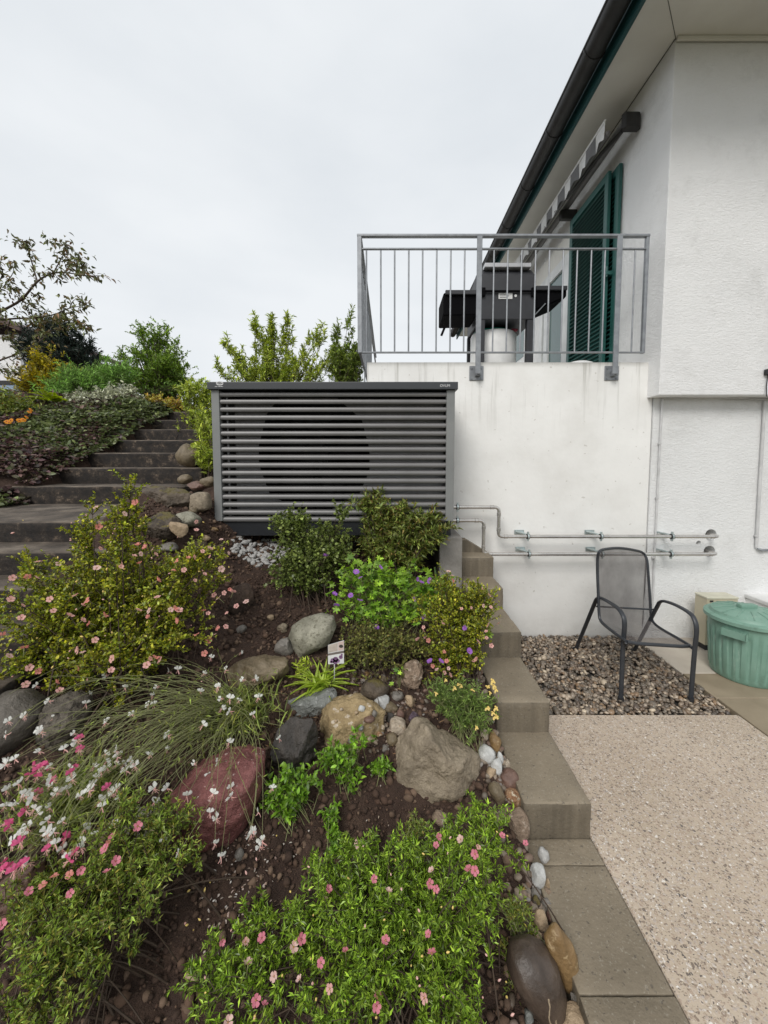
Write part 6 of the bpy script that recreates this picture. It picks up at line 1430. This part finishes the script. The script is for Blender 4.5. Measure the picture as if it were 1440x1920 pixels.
import random as _r; _q = _r.Random(8)
gz0 += [(_q.uniform(20, 1150), _q.uniform(120, 1000)) for _ in range(34)] + [(_q.uniform(20, 600), _q.uniform(500, 1000)) for _ in range(22)]
gaura('white gaura with long arching stems spilling over boulders', G(448, 1345), FGW, [(x / 2.667, 1220 + y / 2.667) for x, y in gz0], 130, 21, 6, lambda r: ((r.uniform(10, 420), r.uniform(1300, 1560)) if r.random() < .62 else (r.uniform(330, 560), r.uniform(1250, 1600))))
gp0 = [(210,580),(235,575),(180,570),(150,620),(185,630),(400,490),(395,440),(355,610),(375,580),(540,685),(265,650),(190,715),(40,870),(320,945),(375,1015),(345,1050),(235,995),(90,1080),(40,1090),(100,960),(15,1100),(130,800),(225,590),(195,590),(400,500),(330,935),(380,1005),(50,880),(25,860),(70,1100),(110,1070),(10,1060)]
gaura('pink gaura mingling with the white one at the left edge', G(150, 1500), FGP, [(x / 2.667, 1220 + y / 2.667) for x, y in gp0], 70, 22, 9, lambda r: (r.uniform(-20, 240), r.uniform(1440, 1680)))

# ---------- variegated strap-leaved plant with its picture label
b0 = G(600, 1290); rg = np.random.default_rng(31)
sp_ = thing('strap_leaved_plant', 'yellow-green strap-leaved plant beside the plant label', 'plant', b0)
n_ = 46; a = rg.uniform(0, 2 * PI, n_); el = rg.uniform(.5, 1.35, n_)
dirs = np.stack([np.cos(a) * np.cos(el), np.sin(a) * np.cos(el) - .15, np.sin(el)], -1)
pp = np.array(b0[:]) + np.stack([rg.normal(0, .025, n_), rg.normal(0, .025, n_), np.zeros(n_)], -1)
for k in range(n_):
    leafmesh('leaf', pp[k:k + 1], dirs[k:k + 1], np.array([[0, 0, 1.]]) + rg.normal(0, .1, (1, 3)), rg.uniform(.10, .19), rg.uniform(.013, .021), 'strap', LM_strap, sp_)
n_ = 90; leafmesh('young_shoots', np.array(PY(568, 1252, b0.y - .05)[:]) + rg.normal(0, .018, (n_, 3)), rg.normal(0, .6, (n_, 3)) + np.array([0, -.2, .7]), np.array([[0, 0, 1.]]) + rg.normal(0, .3, (n_, 3)), .03, .007, 'long', LM_fern, sp_)
lb = G(628, 1290); Yl = lb.y - .03
pa_, pb_, pc_, pd_ = PY(615, 1209.5, Yl), PY(645, 1200.5, Yl), PY(645, 1244, Yl), PY(615, 1245.5, Yl)
pl_ = thing('plant_label', 'picture plant label with grey band and purple flower print', 'label', lb)
def quadbox(ps, m, nm, yo, th=.0008):
    b = B(); b.extrude([p + Vector((0, yo, 0)) for p in ps], (0, th, 0)); return b.build(nm, m, pl_)
def lq(u0, v0, u1, v1):
    f = lambda u, v: (pa_.lerp(pb_, u)).lerp(pd_.lerp(pc_, u), v); return [f(u0, v0), f(u1, v0), f(u1, v1), f(u0, v1)]
quadbox(lq(0, 0, 1, 1), M_white, 'card', 0); quadbox(lq(.02, .02, .60, .40), simple('label_taupe', (0.42, 0.35, 0.31), .5, col2=(0.52, 0.46, 0.40), scale=30), 'upper_panel', -.0012)
quadbox(lq(.0, .44, 1, .54), simple('label_band', (0.17, 0.145, 0.13), .5), 'grey_band', -.0012); quadbox(lq(.64, .02, .98, .40), simple('label_blush', (0.62, 0.48, 0.44), .5), 'photo_panel', -.0012)
M_lp = simple('label_purple', (0.10, 0.05, 0.10), .5, col2=(0.30, 0.16, 0.32), scale=90)
b = B(); c_ = pa_.lerp(pc_, .5)
def disc(u, v, r, m, nm, sq=1.0):
    q = lq(u, v, u, v)[0]; b = B(); b.extrude([q + Vector((r * math.cos(t_), -.0022, r * sq * math.sin(t_))) for t_ in np.linspace(0, 2 * PI, 14)[:-1]], (0, .0007, 0)); b.build(nm, m, pl_)
disc(.82, .22, .011, simple('label_dark', (0.06, 0.055, 0.05), .5), 'print_spot', .8)
for u, v, r in ((.30, .82, .012), (.48, .78, .014), (.62, .85, .010), (.80, .70, .010), (.86, .60, .005), (.20, .88, .007), (.45, .90, .012)): disc(u, v, r, M_lp, 'flower_print')
b = B(); b.tube([pd_.lerp(pc_, .4) + Vector((0, .002, 0)), lb + Vector((-.005, .01, -.03))], .003, 5); b.build('stake', M_whitepvc, pl_)

# ---------- bellflower seedlings and other small plants
def clump(name, label, base, blobs, nst, ntw, nlf, L, W, tm, lm, seed, **k): return shrub(name, label, 'plant', base, blobs, nst, ntw, nlf, L, W, tm, lm, seed, wood=GREENSTEM, r0=.002, **k)
b0 = G(552, 1515); Yb = b0.y
clump('leafy_plant', 'bright green leafy clump in front of the black slate boulder', b0, [blob(550, 1490, 58, 55, Yb, .08), blob(530, 1520, 40, 35, Yb - .04, .06)], 60, 3, 7, .024, .011, 'long', LM_camp, 41, twl=.03, spread=.05, start=.2)
b0 = G(650, 1452); Yb = b0.y
clump('leafy_plant', 'bright green shoots growing over sandy conglomerate boulder', b0, [blob(640, 1430, 48, 45, Yb - .03, .06), blob(675, 1400, 28, 30, Yb, .05), blob(620, 1430, 30, 30, Yb - .03, .05), blob(655, 1470, 30, 28, Yb - .05, .05)], 46, 3, 7, .024, .011, 'long', LM_camp, 42, twl=.03, spread=.04, start=.2)
b0 = G(712, 1456); Yb = b0.y
clump('leafy_plant', 'tiny bright green seedling touching the large brown boulder', b0, [blob(712, 1445, 16, 22, Yb, .03)], 12, 3, 7, .022, .010, 'long', LM_camp, 43, twl=.025, spread=.015, start=.2)
b0 = G(625, 1600); Yb = b0.y
clump('leafy_plant', 'trailing green shoot hanging down over bare soil', b0, [blob(625, 1530, 18, 25, Yb + .08, .03), blob(622, 1565, 14, 25, Yb + .04, .03), blob(630, 1590, 18, 16, Yb, .03)], 20, 3, 7, .022, .010, 'long', LM_camp, 44, twl=.025, spread=.02, start=.3)
b0 = G(747, 1285); Yb = b0.y
clump('cranesbill_seedling', 'red-stemmed cranesbill seedling on the pinkish boulder', b0, [blob(748, 1268, 14, 20, Yb - .02, .03)], 9, 1, 1, .026, .028, 'lobed', LM_ger, 45, twl=.02, spread=.012, start=.7)
b0 = G(778, 1600); Yb = b0.y
clump('mossy_cushion', 'pale green mossy cushion in front of the brown boulder', b0, [blob(780, 1565, 26, 34, Yb + .02, .05)], 40, 4, 6, .010, .0045, 'oval', LM_potd, 46, twl=.02, spread=.04, start=.4)
b0 = G(700, 1640); Yb = b0.y
clump('small_shoot', 'single green shoot beside a pink flower on bare soil', b0, [blob(690, 1605, 16, 22, Yb, .03), blob(715, 1625, 18, 12, Yb, .03)], 12, 3, 6, .016, .005, 'narrow', LM_potg, 47, twl=.03, spread=.02)
b0 = G(1000, 1760); Yb = b0.y
clump('small_shoot', 'few green sprigs over the mossy grey boulder', b0, [blob(955, 1720, 40, 60, Yb, .05), blob(950, 1810, 30, 40, Yb - .06, .05)], 26, 4, 12, .015, .0042, 'narrow', LM_potd, 48, twl=.04, spread=.06)
# yellow-flowered plant by the steps
b0 = G(868, 1385); Yb = b0.y
bl = [blob(868, 1330, 62, 46, Yb, .11), blob(905, 1350, 34, 36, Yb, .08), blob(830, 1310, 32, 30, Yb, .08)]
ya_ = clump('yarrow_plant', 'grey-green plant with pale yellow flower clusters at the steps', b0, bl, 60, 7, 14, .022, .0052, 'narrow', LM_ach, 51, twl=.06, spread=.05, start=.25)
def yel_cluster():
    b = B(); rr = random.Random(5)
    for k in range(9):
        a = rr.uniform(0, 2 * PI); q = rr.uniform(0, .011); p = Vector((q * math.cos(a), q * math.sin(a), rr.uniform(0, .004) - q * .2)); b.lathe(p, [(.0005, -.003), (.0042, 0), (.0045, .002), (.002, .004), (.0001, .0042)], 7)
    me = bpy.data.meshes.new('yellow_cluster'); b.bm.to_mesh(me); b.bm.free(); me.materials.append(M_yel); return me
FY = [yel_cluster()]
for (x, y) in [(1055,1065),(1030,1085),(1065,1075),(1125,1093),(985,1043),(935,1112),(1228,1050),(1235,1075),(1245,1095),(1215,1108),(1205,1075),(1203,1190),(1245,1190),(1230,1215),(1245,1235),(1145,1290)]:
    flower(ya_, hitblobs(480 + x / 2.77, 900 + y / 2.77, bl, 1.12), FY, 1.15, jit=.25)
# fallen petals
rg = np.random.default_rng(77); P = []
for k in range(330):
    q = rg.random(); px, py = ((rg.normal(440, 45), rg.normal(1640, 60)) if q < .5 else (rg.uniform(420, 860), rg.uniform(1240, 1620)) if q < .85 else (rg.uniform(380, 520), rg.uniform(1700, 1800)))
    P.append(G(px, py)[:])
P = np.array(P) + np.array([0, 0, .006]); n_ = len(P)
o = leafmesh('fallen_petals', P, rg.normal(0, 1, (n_, 3)) * np.array([1, 1, .2]), nrm(np.array([0, 0, 1.]) + rg.normal(0, .3, (n_, 3))), rg.uniform(.006, .014, n_), rg.uniform(.004, .007, n_), 'oval', leafmat('petal_fallen', [(0.62, 0.58, 0.52), (0.50, 0.36, 0.31), (0.30, 0.20, 0.14), (0.70, 0.67, 0.62), (0.36, 0.27, 0.18)], .7, .2), None)
tag(o, 'fallen white and brownish petals scattered on the soil', 'petals', None, 'stuff')
# dead straw mulch around the rockery
P = np.array([G(rg.uniform(480, 860), rg.uniform(1250, 1420))[:] for k in range(420)]) + np.array([0, 0, .006]); n_ = len(P)
o = leafmesh('dry_litter', P, rg.normal(0, 1, (n_, 3)) * np.array([1, 1, .25]), nrm(np.array([0, 0, 1.]) + rg.normal(0, .3, (n_, 3))), rg.uniform(.015, .04, n_), rg.uniform(.0015, .004, n_), 'narrow', leafmat('straw', [(0.25, 0.14, 0.07), (0.34, 0.22, 0.12), (0.16, 0.09, 0.05), (0.42, 0.30, 0.18)], .8, .1), None)
tag(o, 'dry straw and leaf litter between the rocks', 'litter', None, 'stuff')

# ================================================================== LEFT BANK AND BACKGROUND
rg = np.random.default_rng(61)
n_ = 30000
x = -3.32 - rg.gamma(1.6, .7, n_).clip(0, 6); y = rg.uniform(2.9, 6.9, n_)
edge = -3.30 - .10 * vnoise(y * 2.5, y * 0 + 3, 4) + .24 * sstep(3.5, 5.5, y) * 0
x = np.minimum(x, edge + .30 * rg.random(n_) * (rg.random(n_) < .5))
hh = .03 + .13 * (vnoise(x * 2.6, y * 2.6, 6) + .5) ** 1.5 + .07 * vnoise(x * 6, y * 6, 9)
z = np.maximum(T(x, y), np.where(x > -3.6, stair_z(y) - .04, -9)) + hh * rg.uniform(.2, 1.0, n_) ** .5
n2 = nrm(np.array([0, -.3, 1.]) + rg.normal(0, .6, (n_, 3)))
ax_ = nrm(rg.normal(0, 1, (n_, 3)) * np.array([1, 1, .35]) + np.array([.2, -.5, .1])); Lc, Wc = rg.uniform(.035, .075, n_), rg.uniform(.022, .042, n_)
pp_ = np.stack([x, y, z], -1); pur = (vnoise(x * 1.9 + 5, y * 1.9, 14) + .35 * vnoise(x * 6, y * 6, 15) + rg.normal(0, .12, n_)) > .0
for msk, nm_, m_, lab in ((~pur, 'ground_cover', LM_bugle, 'green patches of ground cover spilling over the stair edge'), (pur, 'purple_ground_cover', LM_bugle2, 'dark purple patches of ground cover beside the stairs')):
    o = leafmesh(nm_, pp_[msk], ax_[msk], n2[msk], Lc[msk], Wc[msk], 'oval', m_, None); tag(o, lab, 'ground cover', None, 'stuff')
def bush(name, label, px, py, Y, blobs_, nst, ntw, nlf, L, W, tm, lm, seed, cat='shrub', **k):
    b0 = PY(px, py, Y); b0.z = Tz(b0.x, b0.y); ntw = int(ntw * .8); k.setdefault('r0', .012); k.setdefault('spread', .15)
    return shrub(name, label, cat, b0, [blob(*q) for q in blobs_], nst, ntw, nlf, L, W, tm, lm, seed, **k)
bush('variegated_shrub', 'low cream variegated shrub on bank above the stairs', 200, 790, 5.9, [(205, 770, 75, 30, 5.9, .4), (150, 785, 50, 22, 5.7, .35), (245, 755, 30, 26, 6.1, .3)], 90, 10, 14, .045, .022, 'oval', LM_vari, 71, twl=.16, r0=.006)
bush('low_red_plant', 'reddish low plants on the top stair landing', 320, 790, 6.3, [(320, 768, 60, 14, 6.3, .3), (285, 762, 25, 16, 6.3, .25)], 60, 8, 10, .045, .022, 'oval', LM_red, 72, twl=.12, r0=.004)
bush('green_mound', 'green leafy plant at the right of the top stairs', 372, 790, 5.4, [(372, 750, 34, 28, 5.4, .25)], 40, 9, 12, .06, .018, 'long', LM_budd, 73, twl=.14, r0=.005)
bush('willowy_plant', 'light green willow-leaved plant overhanging stairs beside heat pump', 392, 890, 4.05, [(380, 865, 28, 34, 4.05, .15), (378, 815, 18, 24, 4.3, .15), (385, 790, 16, 20, 4.4, .15)], 34, 8, 12, .055, .016, 'long', LM_budd, 74, twl=.10, r0=.004, spread=.06)
bush('round_shrub', 'rounded bright green tree-like shrub against the sky', 300, 770, 8.2, [(295, 690, 58, 58, 8.2, .65), (325, 700, 34, 46, 8.2, .5), (290, 640, 36, 28, 8.2, .4), (255, 725, 28, 42, 8.2, .4), (230, 675, 9, 24, 8.2, .2), (330, 735, 36, 30, 8.2, .4), (265, 630, 10, 20, 8.2, .2), (310, 635, 12, 26, 8.2, .2)], 150, 14, 16, .055, .022, 'oval', LM_shrub, 75, twl=.19, r0=.014, cat='tree', vol=.55)
bush('willowy_shrub', 'tall willow-leaved shrub with upright shoots behind the heat pump', 510, 770, 5.6, [(510, 710, 80, 40, 5.6, .4), (513, 628, 9, 58, 5.6, .08), (545, 636, 9, 52, 5.6, .08), (478, 648, 9, 50, 5.6, .08), (582, 640, 9, 52, 5.6, .08), (575, 705, 56, 40, 5.6, .35), (428, 668, 8, 42, 5.6, .08), (415, 705, 16, 18, 5.6, .12), (605, 652, 12, 50, 5.6, .12), (496, 655, 7, 40, 5.6, .08), (450, 690, 8, 34, 5.6, .08), (530, 645, 8, 46, 5.6, .08), (625, 690, 34, 40, 5.6, .2)], 125, 13, 13, .066, .016, 'long', LM_budd, 76, twl=.12, r0=.006, upb=.8, lsp=.6, weights=[26, 8, 7, 7, 7, 20, 6, 4, 7, 6, 5, 6, 9])
bush('butterfly_shrub', 'darker shrub with few pink tips next to the railing', 645, 770, 5.4, [(648, 695, 34, 40, 5.4, .3), (655, 634, 9, 46, 5.4, .1), (630, 648, 9, 46, 5.4, .1), (668, 690, 18, 40, 5.4, .2)], 80, 12, 13, .062, .017, 'long', LM_budd2, 77, twl=.11, r0=.006, upb=.8, lsp=.6)
bush('dark_conifer', 'dense blackish green conifer behind the golden shrub', 110, 760, 12.0, [(110, 665, 62, 45, 12, 1.0), (135, 680, 45, 45, 12, .8), (70, 660, 40, 50, 12, .8), (120, 625, 36, 24, 12, .6), (155, 705, 24, 30, 12, .5)], 170, 14, 18, .13, .030, 'narrow', LM_con, 78, twl=.34, r0=.02, cat='tree', vol=.6)
bush('golden_shrub', 'golden green upright shrub in front of the conifer', 85, 790, 7.4, [(85, 735, 50, 38, 7.4, .4), (100, 690, 14, 38, 7.4, .15), (75, 690, 16, 40, 7.4, .15), (55, 730, 30, 42, 7.4, .3), (125, 715, 14, 34, 7.4, .15), (145, 722, 12, 24, 7.4, .15)], 110, 12, 14, .052, .020, 'oval', LM_gold, 79, twl=.17, r0=.008, upb=.6)
bush('feathery_plant', 'soft feathery green plant behind the variegated shrub', 160, 790, 6.7, [(150, 735, 50, 30, 6.7, .3), (215, 722, 42, 26, 6.9, .3), (115, 755, 30, 24, 6.6, .3)], 150, 10, 12, .09, .006, 'narrow', LM_fen, 80, twl=.24, r0=.004, upb=1.0, lsp=.4)
bush('wispy_shrub', 'thin grey-green wispy shrub below the sky gap', 205, 760, 7.8, [(205, 705, 30, 34, 7.8, .3), (385, 735, 20, 24, 7.8, .3)], 34, 9, 8, .05, .014, 'oval', LM_fen, 81, twl=.18, r0=.005)
# lime fern
b0 = PY(100, 800, 5.5); b0.z = Tz(b0.x, b0.y); fe = thing('lime_fern', 'lime green fern fronds on the bank by the variegated shrub', 'fern', b0)
for k in range(11):
    a = rad(-10 + 200 * k / 10); d = np.array([math.cos(a), -.35, .55]); d /= np.linalg.norm(d)
    t_ = np.linspace(.12, 1, 26); spine = np.array(b0[:]) + np.array([0, 0, .08]) + d * (t_ * .36)[:, None] - np.array([0, 0, .16]) * (t_ ** 2)[:, None]
    sd_ = np.cross(d, [0, 0, 1]); P = np.concatenate([spine, spine]); A = np.concatenate([np.tile(sd_ + d * .4, (26, 1)), np.tile(-sd_ + d * .4, (26, 1))]); Lf = np.tile(.085 * (1.08 - t_), 2)
    leafmesh('frond', P, A, np.tile([0, 0, 1.], (52, 1)), Lf + .012, np.full(52, .016), 'narrow', LM_fern, fe)
# orange daisies
b0 = PY(40, 815, 5.2); b0.z = Tz(b0.x, b0.y)
dz = shrub('orange_daisy_plant', 'plant with orange daisy flowers at the left edge', 'plant', b0, [blob(30, 785, 50, 30, 5.2, .25), blob(10, 765, 40, 26, 5.4, .3)], 60, 7, 8, .06, .024, 'long', LM_lance, 82, twl=.13, r0=.004)
FO = [flowermesh('orange_daisy', 9, .04, .022, -.15, [M_org, M_eyed], .25)]
for (px, py) in ((55, 772), (58, 768), (50, 782), (43, 787), (36, 788), (16, 792), (12, 790), (20, 788)): flower(dz, PY(px, py, 4.35), FO, .8, jit=.3)

# bare-branched tree reaching in from the left
rg = np.random.default_rng(91)
YT = 6.6
tb = PY(-60, 800, YT); tb.z = Tz(tb.x, tb.y)
tr = thing('bronze_leaved_tree', 'sparse small tree with bronze leaves reaching in at left', 'tree', tb)
def px3(pts, dy=0.0): return [PY(x, y, YT + dy + 0.15 * math.sin(i * 1.7)) for i, (x, y) in enumerate(pts)]
b = B(); b.tube(smoothpath([tb, PY(-70, 700, YT), PY(-55, 640, YT), PY(-30, 600, YT)], 4), [.05, .05, .048, .045, .045, .04, .04, .038, .036, .034, .032, .03, .03][:13], 8); b.build('trunk', WOOD, tr, True)
BR = [([(-30, 605), (0, 585), (40, 562), (70, 528), (100, 512), (130, 512), (160, 517), (187, 517)], .022), ([(70, 528), (62, 500), (55, 475), (48, 455), (32, 452)], .012), ([(100, 512), (112, 490), (122, 470), (118, 458), (90, 455)], .010), ([(0, 585), (-5, 540), (5, 510), (-10, 480)], .016), ([(5, 540), (25, 510), (20, 490)], .009), ([(-30, 605), (20, 598), (60, 596), (100, 590), (130, 578), (165, 572)], .018), ([(100, 590), (125, 595), (150, 608), (165, 612)], .009), ([(130, 578), (140, 562), (160, 568)], .007), ([(-40, 690), (10, 672), (40, 660), (75, 640), (92, 622), (120, 615)], .016), ([(75, 640), (70, 615), (90, 605), (118, 600)], .009), ([(40, 562), (30, 545), (10, 535)], .008), ([(130, 512), (140, 492), (150, 480), (146, 498)], .007), ([(112, 490), (128, 492), (150, 503), (160, 512)], .006), ([(20, 598), (15, 620), (25, 640)], .01), ([(-20, 680), (15, 700), (30, 690)], .009), ([(60, 596), (50, 578), (70, 570)], .007)]
LP_, LA_ = [], []
for pts, r in BR:
    P = smoothpath(px3(pts, rg.uniform(-.1, .1)), 4); n = len(P); b = B(); b.tube(P, [r * (1 - .75 * i / (n - 1)) for i in range(n)], 6); b.build('branch', WOOD, tr, True)
    for i in range(1, n):
        for k in range(2 if i > n * .3 else 1):
            p = P[i] + Vector(rg.normal(0, .03, 3)); e = p + Vector((rg.normal(0, .10), rg.normal(0, .1), rg.normal(.02, .08)))
            for q in range(4):
                LP_.append((p.lerp(e, q / 3))[:]); LA_.append((rg.normal(.2, .6), rg.normal(0, .6), rg.normal(-.5, .4)))
LP_ = np.array(LP_); LA_ = np.array(LA_)
leafmesh('foliage', LP_, LA_, nrm(rg.normal(0, .6, LA_.shape) + np.array([0, -.6, .6])), rg.uniform(.06, .12, len(LP_)), rg.uniform(.026, .042, len(LP_)), 'long', LM_tree, tr)

# neighbour's house far left
YN = 16.0
nh = thing('neighbour_house', 'white neighbouring house with low roof at the left edge', 'house', (PY(-60, 760, YN).x, YN, 2.3))
xr_ = PY(40, 700, YN).x; zl_, zh_ = 2.0, PY(20, 628, YN).z
b = B(); b.box((xr_ - 9, YN, zl_), (xr_, YN + 7, zh_)); b.build('wall', M_plaster, nh)
b = B(); b.extrude([(xr_ + .5, YN - .5, zh_ + .003), (xr_ - 4.5, YN - .5, zh_ + 1.9), (xr_ - 9.5, YN - .5, zh_ + .003), (xr_ - 9.5, YN - .5, zh_ + .2), (xr_ - 4.5, YN - .5, zh_ + 2.15), (xr_ + .5, YN - .5, zh_ + .2)], (0, 8, 0)); b.build('roof', M_roof, nh)
b = B(); b.box((PY(-10, 730, YN).x, YN - .04, PY(0, 752, YN).z), (PY(38, 730, YN).x, YN - .01, PY(0, 722, YN).z)); wn_ = b.build('window', simple('window_sky', (0.30, 0.40, 0.52), .1), nh)
b = B(); b.box((PY(-12, 730, YN).x, YN - .07, PY(0, 722, YN).z + .003), (xr_ - .01, YN - .002, PY(0, 714, YN).z)); b.build('lintel', M_gutter, nh)
